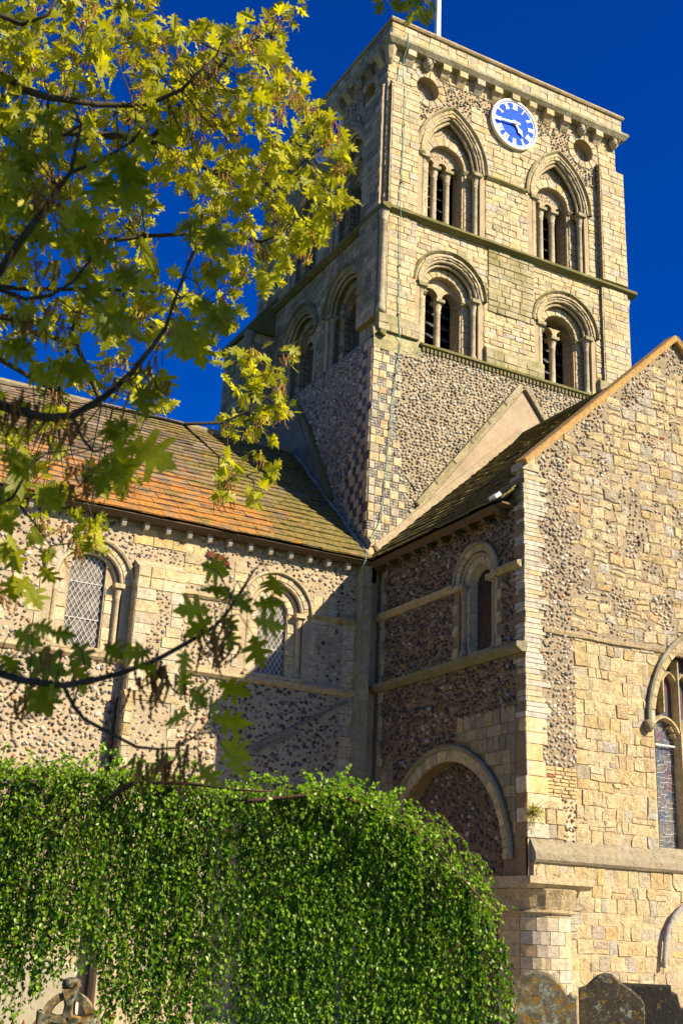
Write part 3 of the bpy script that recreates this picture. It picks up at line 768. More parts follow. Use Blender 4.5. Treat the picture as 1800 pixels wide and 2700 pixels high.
corbel_table(FW, ws, [-.35 - .58 * i for i in range(13)], (2, 5, 9), SHADED_SIDE, 'ashlar')
one('corbel', lathe((-.25, -.02, 23.1), [(.05, 0), (.12, .1), (.15, .3), (.19, .5)], 8), (0.44, 0.36, 0.22), 'ashlar', wf)
PD = .22
def ring_profile(name, prof, x0, x1, y0, y1, col, mat, seg=10, wob=.005, parent=church):
    """a moulding running round the tower: prof in (outward, height), mitred at the corners"""
    vs = []; n = len(prof); cs = [(x0, y0, -1, -1), (x1, y0, 1, -1), (x1, y1, 1, 1), (x0, y1, -1, 1)]
    rows = []
    for k in range(4):
        a_, b_ = cs[k], cs[(k + 1) % 4]
        for s in range(seg):
            t = s / seg; row = []
            for d, z in prof:
                pa = Vector((a_[0] + a_[2] * d, a_[1] + a_[3] * d, z)); pb = Vector((b_[0] + b_[2] * d, b_[1] + b_[3] * d, z))
                p = pa.lerp(pb, t); p.z += rnd.uniform(-wob, wob); row.append(p)
            rows.append(row)
    for r_ in rows: vs += r_
    m = len(rows); fs = []
    for i in range(m):
        i2 = (i + 1) % m
        for k in range(n):
            k2 = (k + 1) % n; fs.append((i * n + k, i2 * n + k, i2 * n + k2, i * n + k2))
    return one(name, (vs, fs), col, mat, parent)
cornice = ring_profile('cornice', [(-.1, 23.61), (.24, 23.61), (.33, 23.72), (.33, 23.80), (.21, 23.90), (-.1, 23.90)], TX0 + .1, TX1 - .06, 0, TY1, (0.36, 0.32, 0.22), 'ashlar_mossy', 12, .008)
a = Acc()
for fr_, u0, u1 in ((FT, TX0 - .1, TX1 + .1), (FW, -TY1 - .2, .2)):
    vs_, fs_ = box(fr_, u0, u1, 23.85, 24.3, -.25, .195 if fr_ is FT else .095); a.add(vs_, fs_, (0.3, 0.24, 0.14))
vs_, fs_ = box(Fr((0, TY1, 0), (1, 0, 0)), TX0, TX1, 23.8, 24.3, -.2, .2); a.add(vs_, fs_, CR)
vs_, fs_ = box(Fr((TX1, 0, 0), (0, 1, 0)), 0, TY1, 23.8, 24.3, -.2, .15); a.add(vs_, fs_, CR)
par = part('parapet', a, 'mortar_joint')
courses(FT, par, 'parapet_block', TX0 - .1, TX1 + .1, 23.90, 24.30, lambda u, v: True, .19, .21, .22, .42, CREAM, 'ashlar', .195, .018, .006)
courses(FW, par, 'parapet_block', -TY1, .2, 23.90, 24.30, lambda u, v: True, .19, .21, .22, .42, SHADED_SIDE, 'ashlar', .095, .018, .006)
cop = ring_profile('coping', [(-.2, 24.30), (.26, 24.30), (.29, 24.35), (.26, 24.42), (.02, 24.56), (-.2, 24.56)], TX0 + .12, TX1 - .12, 0, TY1, (0.36, 0.28, 0.15), 'coping', 12, .006)

# --- flint stage and flint-and-stone chequer at the tower corner
def roofline(u): return 14.83 - 1.245 * abs(u - 3.9)          # old gable line on the front
def rl_left(u): return 14.9 - 1.31 * abs(-u - 4.1)
FB = Fr((0, -.03, 0), (1, 0, 0)); FBW = Fr((-.46, 0, 0), (0, -1, 0))
a = Acc(); vs_, fs_ = box(FB, -.46, 7.5, 9.0, Z_FL - .1, -.1, 0); a.add(vs_, fs_, CR); fb = part('flint_wall', a, 'mortar_flint')
a = Acc(); vs_, fs_ = box(FBW, -6.2, .03, 9.0, Z_FL - .08, -.3, 0); a.add(vs_, fs_, CR); fbw = part('flint_wall', a, 'mortar_grey')
one('set_off', extr(FW, [(-.05, Z_FL - .1), (.25, Z_FL - .1), (.05, Z_FL + .12), (-.05, Z_FL + .12)], -6.2, .05, 6, .006), (0.3, 0.28, 0.12), 'ledge', ws)
one('set_off', extr(FT, [(-.05, Z_FL - .42), (.06, Z_FL - .42), (.06, Z_FL - .15), (.0, Z_FL + .14), (-.05, Z_FL + .14)], -.46, .86, 4, .006), (0.36, 0.33, 0.17), 'ashlar_mossy', wf)
def chequer(fr, parent, u_of, v0, v1, wfun, pal, dark, sgn, mat='ashlar'):
    v = v0; k = 0
    while v < v1:
        hh = rnd.uniform(.19, .23); wmax = wfun(v); x = 0; i = 0
        while x < wmax:
            w = rnd.uniform(.17, .24) if i else rnd.uniform(.14, .26)
            u0, u1 = (u_of + x, u_of + x + w) if sgn > 0 else (u_of - x - w, u_of - x)
            light = (i + k) % 2 == 0 or (i == 0 and rnd.random() < .6)
            if light:
                vs_, fs_ = prism(fr, [(u0 + .006, v + .006), (u1 - .006, v + .006), (u1 - .006, v + hh - .006), (u0 + .006, v + hh - .006)], 0, .028, .012, .006)
                piece('chequer_block', vs_, fs_, jc(rnd.choice(pal), .1), MAT[mat], parent)
            else:
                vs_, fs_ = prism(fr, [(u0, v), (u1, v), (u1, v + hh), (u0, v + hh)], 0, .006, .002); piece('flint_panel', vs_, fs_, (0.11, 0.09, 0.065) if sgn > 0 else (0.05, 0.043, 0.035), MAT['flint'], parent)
                for aa in range(3):
                    for bb in range(3):
                        cu_ = u0 + (aa + .5) * (u1 - u0) / 3 + rnd.uniform(-.01, .01); cv_ = v + (bb + .5) * hh / 3 + rnd.uniform(-.01, .01)
                        vs_, fs_ = cobble(fr, cu_, cv_, rnd.uniform(.04, .055), rnd.uniform(.036, .046), rnd.uniform(-.8, .8), 0, .016, 6)
                        piece('flint', vs_, fs_, jc(rnd.choice(dark), .2), MAT['flint'], parent, True)
            x += w; i += 1
        v += hh; k += 1
chequer(FB, fb, -.46, 9.6, 14.9, lambda v: .62 + max(0, 12.3 - v) * .26, CREAM, [(0.13, 0.105, 0.075)] * 4 + FL_TOWER[:9] + [(0.07, 0.06, 0.055)] * 4, 1)
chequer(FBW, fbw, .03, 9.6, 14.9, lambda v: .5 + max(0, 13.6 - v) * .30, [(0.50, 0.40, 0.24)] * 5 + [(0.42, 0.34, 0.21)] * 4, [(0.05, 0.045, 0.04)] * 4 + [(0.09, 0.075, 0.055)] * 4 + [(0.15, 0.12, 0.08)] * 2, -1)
flints(FB, fb, -.4, 7.4, 9.9, Z_FL - .2, lambda u, v: u > .2 + max(0, 12.3 - v) * .26 and (v > roofline(u) + .05 ), .052, .104, .08, FL_TOWER, h=.036, keep=.99)
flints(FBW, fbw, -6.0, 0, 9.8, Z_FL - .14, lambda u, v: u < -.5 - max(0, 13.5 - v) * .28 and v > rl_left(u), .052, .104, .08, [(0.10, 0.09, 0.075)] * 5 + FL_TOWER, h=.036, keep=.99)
# old roof line: drip stones and render below
def rake(fr, parent, pts, th, d, col, mat, name='drip_stone', n=7):
    for (u0, v0), (u1, v1) in zip(pts[:-1], pts[1:]):
        L = math.hypot(u1 - u0, v1 - v0); du, dv = (u1 - u0) / L, (v1 - v0) / L
        k = max(1, int(L / .8))
        for i in range(k):
            a0, a1 = L * i / k + .008, L * (i + 1) / k - .008
            q = [(u0 + du * a0, v0 + dv * a0), (u0 + du * a1, v0 + dv * a1), (u0 + du * a1 - dv * th * (1 if du > 0 else -1) * (1), v0 + dv * a1 + du * th * (1 if du > 0 else -1)), (u0 + du * a0 - dv * th * (1 if du > 0 else -1), v0 + dv * a0 + du * th * (1 if du > 0 else -1))]
            vs_, fs_ = prism(fr, q, 0, d, .02, .006); vs_, fs_ = orient(fr, vs_, fs_, 4)
            piece(name, vs_, fs_, jc(col, .12), MAT[mat], parent)
rake(FB, fb, [(.86, 11.0), (3.86, 14.8)], .13, .11, (0.34, 0.30, 0.18), 'ashlar_mossy')
rake(FB, fb, [(3.94, 14.8), (6.9, 11.0)], .13, .11, (0.30, 0.27, 0.16), 'ashlar_mossy')
one('lime_render', prism(FB, [(.9, 10.9), (3.9, 14.72), (6.9, 10.9)], 0, .03, .01), (0.4, 0.3, 0.2), 'render', fb)
a = Acc(); vs_, fs_ = prism(FB, [(-.2, 9.72), (3.9, 13.5), (3.9, 13.75), (2.9, 12.85), (1.0, 11.08), (-.3, 9.85)][::-1], 0.0, .09, .03); vs_, fs_ = orient(FB, vs_, fs_, 6); a.add(vs_, fs_, (0.5, 0.42, 0.28)); part('mortar_fillet', a, 'mortar', fb)
rake(FBW, fbw, [(-1.7, 11.35), (-3.0, 13.5), (-4.1, 14.9)][::-1], .16, .12, (0.22, 0.20, 0.07), 'ledge')
one('cement_render', prism(FBW, [(-1.75, 11.2), (-4.1, 14.8), (-6.1, 14.8), (-6.1, 9.3), (-.6, 9.3)][::-1], 0, .03, .01), (0.2, 0.17, 0.1), 'render_grey', fbw)

# --- stair turret on the far end of the left face
TU = Fr((-.95, 0, 0), (0, -1, 0))
a = Acc(); vs_, fs_ = box(TU, -8.1, -6.3, 8, 17.9, -1.2, 0); a.add(vs_, fs_, (.2, .18, .12)); tu = part('stair_turret', a, 'mortar_joint')
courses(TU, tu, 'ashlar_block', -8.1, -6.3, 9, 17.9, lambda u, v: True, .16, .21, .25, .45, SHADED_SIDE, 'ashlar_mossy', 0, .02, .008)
TUF = Fr((0, 6.3, 0), (1, 0, 0))
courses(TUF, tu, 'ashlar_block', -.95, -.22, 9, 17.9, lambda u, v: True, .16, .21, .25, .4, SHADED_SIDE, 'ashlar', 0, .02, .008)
one('turret_cap', ([Vector(p) for p in ((-1.08, 6.15, 17.85), (-1.08, 8.2, 17.85), (-.2, 8.2, 17.85), (-.2, 6.15, 17.85), (-.2, 6.15, 19.2), (-.2, 8.2, 19.2), (-1.08, 6.15, 18.0), (-1.08, 8.2, 18.0))], [(0, 1, 2, 3), (6, 4, 5, 7), (0, 3, 4, 6), (1, 7, 5, 2), (0, 6, 7, 1), (3, 2, 5, 4)]), (0.12, 0.13, 0.05), 'ledge', tu)
one('corner_shaft', lathe((-1.0, 6.25, 9), [(.14, 0), (.12, 8.4), (.17, 8.7), (.17, 8.8)], 10), (0.25, 0.22, 0.14), 'ashlar_mossy', tu, True)
# ------------------------------------------------------------------ nave (left) and transept (right)
NW = Fr((0, 0, 0), (1, 0, 0))
TW = Fr((-.10, 0, 0), (0, -1, 0))            # transept side wall, u = -y
GW = Fr((0, -5.3, 0), (1, 0, 0))             # transept gable wall
NX0 = -12.5
NC = [(-6.62, 8.05, .35, .30), (-2.55, 8.0, .33, .28)]
NWIN = [dict(c=-6.60, w=.70, vb=6.62, vs=7.95, gw=.36, gvs=8.28, gvb=6.66), dict(c=-2.55, w=.66, vb=6.62, vs=7.98, gw=.33, gvs=7.98, gvb=6.64)]
nholes = [arch_loop(k['w'], k['w'], k['c'], k['vb'], k['vs'], 12) for k in NWIN]
nw = panel('nave_wall', NW, [(NX0, 0), (-.10, 0), (-.10, 9.45), (NX0, 9.45)], nholes, 0, MAT['mortar'], church, 0, reveal=.26)
def lattice(fr, parent, inside, u0, u1, v0, v1, d, su=.105, sv=.17, r_=.006, mt='lead_came'):
    a = Acc()
    W_, H_ = u1 - u0, v1 - v0
    n = int(H_ / sv + W_ / su) + 2
    for sgn in (1, -1):
        for i in range(-n, n):
            # line: v = v0 + sgn*(u-uc)*sv/su + i*sv
            pts = []
            m = 40; seg = []
            for k in range(m + 1):
                u = u0 + W_ * k / m; v = v0 + sgn * (u - u0) * sv / su + i * sv
                if inside(u, v): seg.append(fr.p(u, v, d))
                elif seg:
                    break
            if len(seg) > 1:
                vs_, fs_ = tube([seg[0], seg[-1]], r_, 4); a.add(vs_, fs_, (.4, .4, .4))
    return part('lattice', a, mt, parent)
def nave_window(k, pal, mat):
    c = k['c']; d1 = -.14
    w = panel('round_arched_window', NW, arch_loop(k['w'] + .04, k['w'] + .04, c, k['vb'] - .04, k['vs'], 12), [arch_loop(k['gw'], k['gw'] * 1.0, c, k['gvb'], k['gvs'], 12)], 0, MAT['ashlar'], nw, d1, reveal=.2)
    ins = lambda u, v: k['gw'] + .005 < abs(u - c) < k['w'] + .02 and v < k['vs']
    courses(NW, w, 'jamb_stone', c - k['w'], c + k['w'], k['vb'], k['gvs'], ins, .2, .28, .2, .4, pal, mat, d1, .02, .006)
    voussoirs(NW, w, k['gw'], k['gw'], c, k['gvs'], 0, .14, 9, d1, .03, pal, mat)
    voussoirs(NW, w, k['w'], k['w'], c, k['vs'], 0, .13, 15, 0, .03, pal, mat)
    for off, r_, dd in ((-.03, .05, -.03), (-.12, .04, -.12)):
        pts = [NW.p(u, v, dd) for u, v in arch_pts(k['w'], k['w'], off, 14, c, k['vs'])]
        one('roll_moulding', tube(pts, r_, 7), (0.5, 0.4, 0.25), mat, w, True)
    pts = [NW.p(u, v, .05) for u, v in arch_pts(k['w'], k['w'], .17, 14, c, k['vs'])]
    one('hood_mould', tube([p + NW.N * rnd.uniform(-.006, .006) for p in pts], .045, 6), (0.44, 0.36, 0.22), mat, w)
    for s in (-1, 1):
        L = k['vs'] - k['vb']
        one('nook_shaft', lathe(NW.p(c + s * (k['w'] - .07), k['vb'], -.09), [(.10, 0), (.10, .08), (.07, .12), (.062, .15), (.06, L - .3), (.075, L - .28), (.062, L - .25), (.1, L - .08), (.1, L - .07)], 10), (0.46, 0.37, 0.22), mat, w, True)
        one('capital', box(NW, c + s * (k['w'] - .07) - .12, c + s * (k['w'] - .07) + .12, k['vs'] - .07, k['vs'] + .02, -.2, .05), (0.5, 0.4, 0.24), mat, w)
    g = Acc(); gl = arch_loop(k['gw'] + .01, k['gw'] + .01, c, k['gvb'] - .02, k['gvs'], 12)
    g.add([NW.p(u, v, d1 - .08) for u, v in gl], [tuple(range(len(gl)))], (.1, .1, .1)); part('pane', g, 'glass', w)
    lattice(NW, w, lambda u, v: in_arch(u, v, k['gw'], k['gw'], c, k['gvb'], k['gvs']), c - k['gw'], c + k['gw'], k['gvb'], k['gvs'] + k['gw'], d1 - .065)
    for zz in (k['gvs'] - .35, k['gvb'] + .55):
        one('saddle_bar', tube([NW.p(c - k['gw'], zz, d1 - .06), NW.p(c + k['gw'], zz, d1 - .06)], .008, 5), (.4, .4, .4), 'lead_came', w)
    one('sill', extr(NW, [(-.5, k['vb'] - .06), (.06, k['vb'] - .14), (.09, k['vb'] - .08), (.09, k['vb'] - .03), (-.3, k['vb'] + .03), (-.5, k['vb'] + .03)], c - k['w'] - .02, c + k['w'] + .02), (0.42, 0.34, 0.2), 'ashlar', w)
    return w
for k in NWIN: nave_window(k, CREAM, 'ashlar')
BX0, BX1, BD = -5.72, -4.72, .28             # flat buttress between the windows
def nfree(u, v, m=.15): return not any(in_arch(u, v, k['w'] + m, k['w'] + m, k['c'], k['vb'] - .14, k['vs']) for k in NWIN)
def nash(u, v):              # where the nave wall shows dressed stone instead of flint
    if v > 9.1: return False
    for k in NWIN:
        if abs(u - k['c']) < k['w'] + .3 and k['vb'] - .05 < v < k['vs'] + .15: return True
    if -4.72 < u < -4.2 and v > 8.2: return True
    if -.95 < u < -.5 and v < 8.0: return True
    if -1.7 < u < -1.1 and 7.7 < v < 8.5: return True
    if -3.6 < u < -3.25 and 7.0 < v < 9.0: return True
    if -8.6 < u < -7.3 and 6.8 < v < 8.3 and (u + v * .7) % .9 < .4: return True
    return False
inb = lambda u, v: BX0 < u < BX1
courses(NW, nw, 'ashlar_block', -9, -.5, 4.0, 9.2, lambda u, v: nash(u, v) and nfree(u, v) and not inb(u, v), .18, .26, .22, .45, CREAM, 'ashlar', 0, .018, .008)
flints(NW, nw, -9.3, -.5, 6.65, 9.25, lambda u, v: nfree(u, v, .2) and not nash(u, v) and not inb(u, v) and not (abs(v - 8.02) < .08 and (u > -1.7 or -4.7 < u < -3.3)), .050, .118, .10, FL_MIX + FL_TOWER, coursed=True, h=.03, big=.08)
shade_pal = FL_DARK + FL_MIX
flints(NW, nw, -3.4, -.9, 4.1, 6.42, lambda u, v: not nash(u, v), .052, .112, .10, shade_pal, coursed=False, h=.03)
flints(NW, nw, -9.3, -3.4, 4.0, 6.42, lambda u, v: not inb(u, v) and not nash(u, v), .052, .105, .098, FL_MIX + FL_GABLE * 2, coursed=False, h=.035, keep=.98)
flints(NW, nw, -9.3, -.9, 1.5, 4.1, lambda u, v: True, .07, .2, .18, FL_MIX, coursed=False, h=.035, keep=.9)
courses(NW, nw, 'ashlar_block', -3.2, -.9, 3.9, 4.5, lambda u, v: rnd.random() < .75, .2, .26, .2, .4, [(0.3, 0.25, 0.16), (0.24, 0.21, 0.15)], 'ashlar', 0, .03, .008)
string(NW, NX0, BX0, 6.50, .10, .12, nw, 'ashlar', col=CR); string(NW, BX1, -.5, 6.50, .10, .12, nw, 'ashlar', col=CR)
string(NW, -4.7, -3.35, 8.05, .08, .09, nw, 'ashlar', col=CR); string(NW, -1.75, -.5, 8.05, .10, .10, nw, 'ashlar_mossy', col=CR)
one('red_sandstone_block', prism(NW, [(-4.25, 8.88), (-3.68, 8.72), (-3.70, 8.82), (-3.85, 8.95), (-4.2, 9.0)], 0, .06, .02), (0.16, 0.035, 0.02), 'rubble', nw)
# raking scar of an old roof, low on the shaded part
for (u0, v0, u1, v1) in ((-3.1, 4.95, -.75, 6.25), (-3.1, 4.85, -1.9, 5.45)):
    one('roof_scar', prism(NW, [(u0, v0), (u1, v1), (u1, v1 + .07), (u0, v0 + .07)], 0, .05, .02), (0.2, 0.17, 0.12), 'ashlar', nw)
# buttress
a = Acc(); vs_, fs_ = box(NW, BX0, BX1, 5.7, 8.35, -.02, BD); a.add(vs_, fs_, (.3, .22, .12)); vs_, fs_ = box(NW, BX0 - .04, BX1 + .04, 0, 5.7, -.02, BD + .1); a.add(vs_, fs_, (.3, .22, .12))
bt = part('buttress', a, 'mortar', nw)
def ball(u, v):
    if 6.4 < v < 8.0 and abs(u - (-5.2 - .1 * math.sin(v * 4))) < .13: return False
    return True
courses(NW, bt, 'ashlar_block', BX0, BX1, 5.85, 8.35, ball, .2, .25, .24, .4, CREAM[:9] + [(0.5, 0.43, 0.3)] * 5, 'quoin', BD, .018, .008)
flints(NW, bt, BX0, BX1, 6.4, 8.0, lambda u, v: not ball(u, v), .04, .09, .075, FL_DARK + FL_MIX, h=.02, d0=BD)
courses(NW, bt, 'ashlar_block', BX0 - .04, BX1 + .04, 3.5, 5.7, lambda u, v: (u < BX0 + .15 or u > BX1 - .12 or rnd.random() < .25), .18, .26, .2, .4, CREAM + [(0.38, 0.3, 0.13)] * 6, 'ashlar', BD + .1, .018, .008)
flints(NW, bt, BX0 + .1, BX1 - .1, 3.5, 5.65, lambda u, v: rnd.random() < .8, .045, .12, .1, FL_MIX, coursed=False, h=.02, d0=BD + .1)
one('buttress_weathering', extr(NW, [(-.02, 5.68), (BD + .12, 5.68), (BD + .12, 5.72), (BD, 5.86), (-.02, 5.86)], BX0 - .05, BX1 + .05), (0.36, 0.28, 0.15), 'ashlar', bt)
one('buttress_weathering', extr(NW, [(-.02, 8.35), (BD + .01, 8.35), (-.02, 8.55)], BX0, BX1), (0.46, 0.38, 0.24), 'ashlar', bt)
SBL = Fr((BX0, 0, 0), (0, -1, 0))
for (z0, z1, dd, off) in ((5.86, 8.35, BD, 0), (3.5, 5.7, BD + .1, .04)):
    f2 = Fr((BX0 - off, 0, 0), (0, -1, 0)); v = z0
    while v < z1 - .02:
        hh = min(rnd.uniform(.2, .25), z1 - v)
        vs_, fs_ = prism(f2, [(0, v + .006), (dd, v + .006), (dd, v + hh - .006), (0, v + hh - .006)], 0, .012, .006); vs_, fs_ = orient(f2, vs_, fs_, 4)
        piece('ashlar_block', vs_, fs_, jc(rnd.choice(CREAM), .1), MAT['ashlar'], bt); v += hh
flints(NW, nw, -5.72, -4.2, 8.6, 8.85, lambda u, v: True, .036, .085, .075, FL_DARK + FL_MIX, h=.02)
courses(NW, nw, 'ashlar_block', -5.8, -4.2, 8.86, 9.2, lambda u, v: True, .2, .3, .4, .6, [(0.52, 0.38, 0.17)], 'ashlar', 0, .02, .008)
# inner corner pilaster between nave and transept
a = Acc(); vs_, fs_ = box(NW, -.64, -.40, 0, 9.3, -.02, .26); a.add(vs_, fs_, CR); ip = part('corner_pilaster', a, 'mortar_joint', nw)
v = 2.5
while v < 9.25:
    hh = min(rnd.uniform(.22, .34), 9.28 - v)
    if hh < .02: break
    vs_, fs_ = prism(NW, [(-.64, v + .005), (-.40, v + .005), (-.40, v + hh - .005), (-.64, v + hh - .005)], .26, .01, .004); piece('pilaster_block', vs_, fs_, jc((0.42, 0.34, 0.2), .12), MAT['ashlar'], ip)
    f2 = Fr((-.64, 0, 0), (0, -1, 0)); vs_, fs_ = prism(f2, [(0, v + .005), (.26, v + .005), (.26, v + hh - .005), (0, v + hh - .005)], 0, .01, .004); piece('pilaster_block', vs_, fs_, jc((0.36, 0.29, 0.16), .12), MAT['ashlar'], ip)
    v += hh

# --- transept side wall
TL = 5.3
tk = dict(c=3.83, w=.60, vb=6.74, vs=8.17, gw=.275, gvs=8.16, gvb=6.82)
BA = dict(c=2.80, w=1.86, H=1.86, vs=2.95)
tw = panel('transept_wall', TW, [(0, 0), (TL, 0), (TL, 9.9), (0, 9.45)], [arch_loop(tk['w'], tk['w'], tk['c'], tk['vb'], tk['vs'], 12), arch_loop(BA['w'], BA['H'], BA['c'], .3, BA['vs'], 16)], 0, MAT['mortar_brown'], church, 0, reveal=[.3, .35])
w = panel('round_arched_window', TW, arch_loop(tk['w'] + .04, tk['w'] + .04, tk['c'], tk['vb'] - .04, tk['vs'], 12), [arch_loop(.37, .37, tk['c'] , tk['gvb'], tk['gvs'], 12)], 0, MAT['ashlar'], tw, -.08, reveal=.02)
# splayed reveal down to the glass
A = arch_loop(.37, .37, tk['c'], tk['gvb'], tk['gvs'], 12); B = arch_loop(tk['gw'], tk['gw'] * 1.05, tk['c'] - .0, tk['gvb'] + .02, tk['gvs'], 12)
vs_ = [TW.p(u, v, -.08) for u, v in A] + [TW.p(u, v, -.23) for u, v in B]; n_ = len(A)
one('splayed_reveal', (vs_, [(i, (i + 1) % n_, n_ + (i + 1) % n_, n_ + i) for i in range(n_)]), (0.40, 0.33, 0.20), 'ashlar', w)
g = Acc(); g.add([TW.p(u, v, -.22) for u, v in B], [tuple(range(n_))], (.1, .1, .1)); part('pane', g, 'glass_brown', w)
lattice(TW, w, lambda u, v: in_arch(u, v, tk['gw'], tk['gw'], tk['c'], tk['gvb'], tk['gvs']), tk['c'] - tk['gw'], tk['c'] + tk['gw'], tk['gvb'], tk['gvs'] + tk['gw'], -.205, .085, .13, .008, 'iron')
TP = [(0.50, 0.40, 0.22)] * 3 + [(0.43, 0.355, 0.21)] * 3 + [(0.52, 0.42, 0.21)] * 2 + [(0.37, 0.32, 0.21)]
voussoirs(TW, w, tk['w'], tk['w'], tk['c'], tk['vs'], 0, .13, 13, 0, .03, TP)
voussoirs(TW, w, .37, .37, tk['c'], tk['gvs'], .0, .2, 11, -.08, .02, TP)
pts = [TW.p(u, v, -.05) for u, v in arch_pts(tk['w'], tk['w'], -.05, 14, tk['c'], tk['vs'])]; one('roll_moulding', tube(pts, .045, 7), (0.36, 0.3, 0.18), 'ashlar', w, True)
pts = [TW.p(u, v, .05) for u, v in arch_pts(tk['w'], tk['w'], .15, 14, tk['c'], tk['vs'])]; one('hood_mould', tube(pts, .04, 6), (0.36, 0.31, 0.19), 'ashlar_mossy', w)
for s in (-1, 1):
    L = tk['vs'] - tk['vb']
    one('nook_shaft', lathe(TW.p(tk['c'] + s * (tk['w'] - .08), tk['vb'], -.08), [(.11, 0), (.11, .1), (.08, .16), (.07, .2), (.07, L - .32), (.085, L - .3), (.07, L - .27), (.1, L - .08), (.1, L - .07)], 10), (0.32, 0.26, 0.16), 'ashlar', w, True)
    one('capital', box(TW, tk['c'] + s * (tk['w'] - .06) - .15, tk['c'] + s * (tk['w'] - .06) + .15, tk['vs'] - .09, tk['vs'] + .02, -.2, .09), (0.42, 0.33, 0.18), 'ashlar', w)
one('sill', extr(TW, [(-.4, 6.60), (.08, 6.60), (.08, 6.66), (-.35, 6.82)], tk['c'] - .55, tk['c'] + .55), (0.32, 0.27, 0.16), 'ashlar_mossy', w)
tjam = lambda u, v: (tk['w'] < abs(u - tk['c']) < tk['w'] + .17 + .08 * math.sin(v * 14)) and tk['vb'] < v < tk['vs']
def tfree(u, v, m=.16): return not in_arch(u, v, tk['w'] + m, tk['w'] + m, tk['c'], tk['vb'] - .1, tk['vs']) and not in_arch(u, v, BA['w'] + .34, BA['H'] + .34, BA['c'], 0, BA['vs'])
courses(TW, tw, 'jamb_stone', 3, 4.8, tk['vb'], tk['vs'], tjam, .2, .28, .15, .3, TP, 'ashlar', 0, .02, .008)
tquoin = lambda u, v: u < .38 + .07 * math.sin(v * 9)
courses(TW, tw, 'quoin_stone', .10, .5, 3.0, 9.3, lambda u, v: u > .18 and tquoin(u, v), .24, .32, .2, .3, TP, 'ashlar', 0, .02, .008)
# low part round the big arch: squared rubble
trub = lambda u, v: v < 5.6 and (u > 3.2 or u < .9) and tfree(u, v) and u < TL - .22 and v < 5.55 - max(0, 3.6 - u) * .2
courses(TW, tw, 'rubble_stone', .4, TL - .2, 2.9, 5.6, lambda u, v: trub(u, v) and not tquoin(u, v), .17, .28, .18, .36, [(0.34, 0.27, 0.15)] * 3 + [(0.25, 0.21, 0.13)] * 3 + [(0.4, 0.3, 0.15)], 'ashlar', 0, .02, .01, rough=.014)
flints(TW, tw, .4, TL - .25, 3.2, 9.75, lambda u, v: tfree(u, v, .2) and not tjam(u, v) and not tquoin(u, v) and not trub(u, v) and abs(v - 8.2) > .09 and abs(v - 6.6) > .1, .050, .092, .086, FL_DARK * 2 + FL_MIX + [(0.17, 0.10, 0.05)] * 12 + [(0.26, 0.18, 0.10)] * 5, coursed=True, h=.04, keep=.98)
string(TW, .1, 3.12, 8.22, .12, .12, tw, 'ashlar', col=(0.42, 0.33, 0.18)); string(TW, 4.5, TL - .02, 8.22, .12, .12, tw, 'ashlar', col=(0.36, 0.3, 0.15))
string(TW, -.1, TL + .05, 6.66, .20, .15, tw, 'ashlar_mossy', col=(0.22, 0.2, 0.12))
voussoirs(TW, tw, BA['w'], BA['H'], BA['c'], BA['vs'], 0, .22, 33, 0, .03, TP, 'ashlar')
pts = [TW.p(u, v, .05) for u, v in arch_pts(BA['w'], BA['H'], .26, 24, BA['c'], BA['vs'])]; one('hood_mould', tube(pts, .055, 7), (0.26, 0.24, 0.16), 'ashlar_mossy', tw)
FI = Fr((.22, 0, 0), (0, -1, 0))
a = Acc(); vs_, fs_ = box(FI, .6, 5.0, 0, 5.2, -.05, 0); a.add(vs_, fs_, CR); fi = part('arch_infill', a, 'dark_mortar', tw)
flints(FI, fi, .8, 4.75, 1.2, 4.9, lambda u, v: in_arch(u, v, BA['w'] + .05, BA['H'] + .05, BA['c'], 0, BA['vs']), .055, .115, .105, FL_DARK * 2 + FL_MIX, coursed=False, h=.035, keep=.97)
courses(FI, fi, 'rubble_stone', .9, 4.7, 2, 4.7, lambda u, v: rnd.random() < .10 and in_arch(u, v, BA['w'], BA['H'], BA['c'], 0, BA['vs']), .13, .17, .12, .17, TP, 'ashlar', .0, .05, .015, rough=.02)

# --- transept gable wall
GX1 = 7.85; GA = 3.9
def gtop(u): return 10.2 + .937 * (u + .05) if u < GA else 10.2 + .937 * (2 * GA - u + .05)
gk = dict(c=4.02, w=1.12, H=1.75, vb=3.16, vs=5.55)
gw = panel('transept_gable_wall', GW, [(-.06, 0), (GX1, 0), (GX1, gtop(GX1)), (GA, gtop(GA)), (-.06, gtop(-.06))], [arch_loop(gk['w'], gk['H'], gk['c'], gk['vb'], gk['vs'], 16)], 0, MAT['mortar_gable'], church, 0, reveal=.3)
gfree = lambda u, v, m=.02: not in_arch(u, v, gk['w'] + m, gk['H'] + m, gk['c'], gk['vb'], gk['vs'])
one('mortar_bed', prism(GW, [(.2, 4.55), (1.03, 4.55), (1.0, 7.0), (7.8, 7.0), (7.8, 9.9), (3.9, 13.8), (.2, 10.35)], .0, .006, .003), (.3, .2, .1), 'mortar_strip', gw)
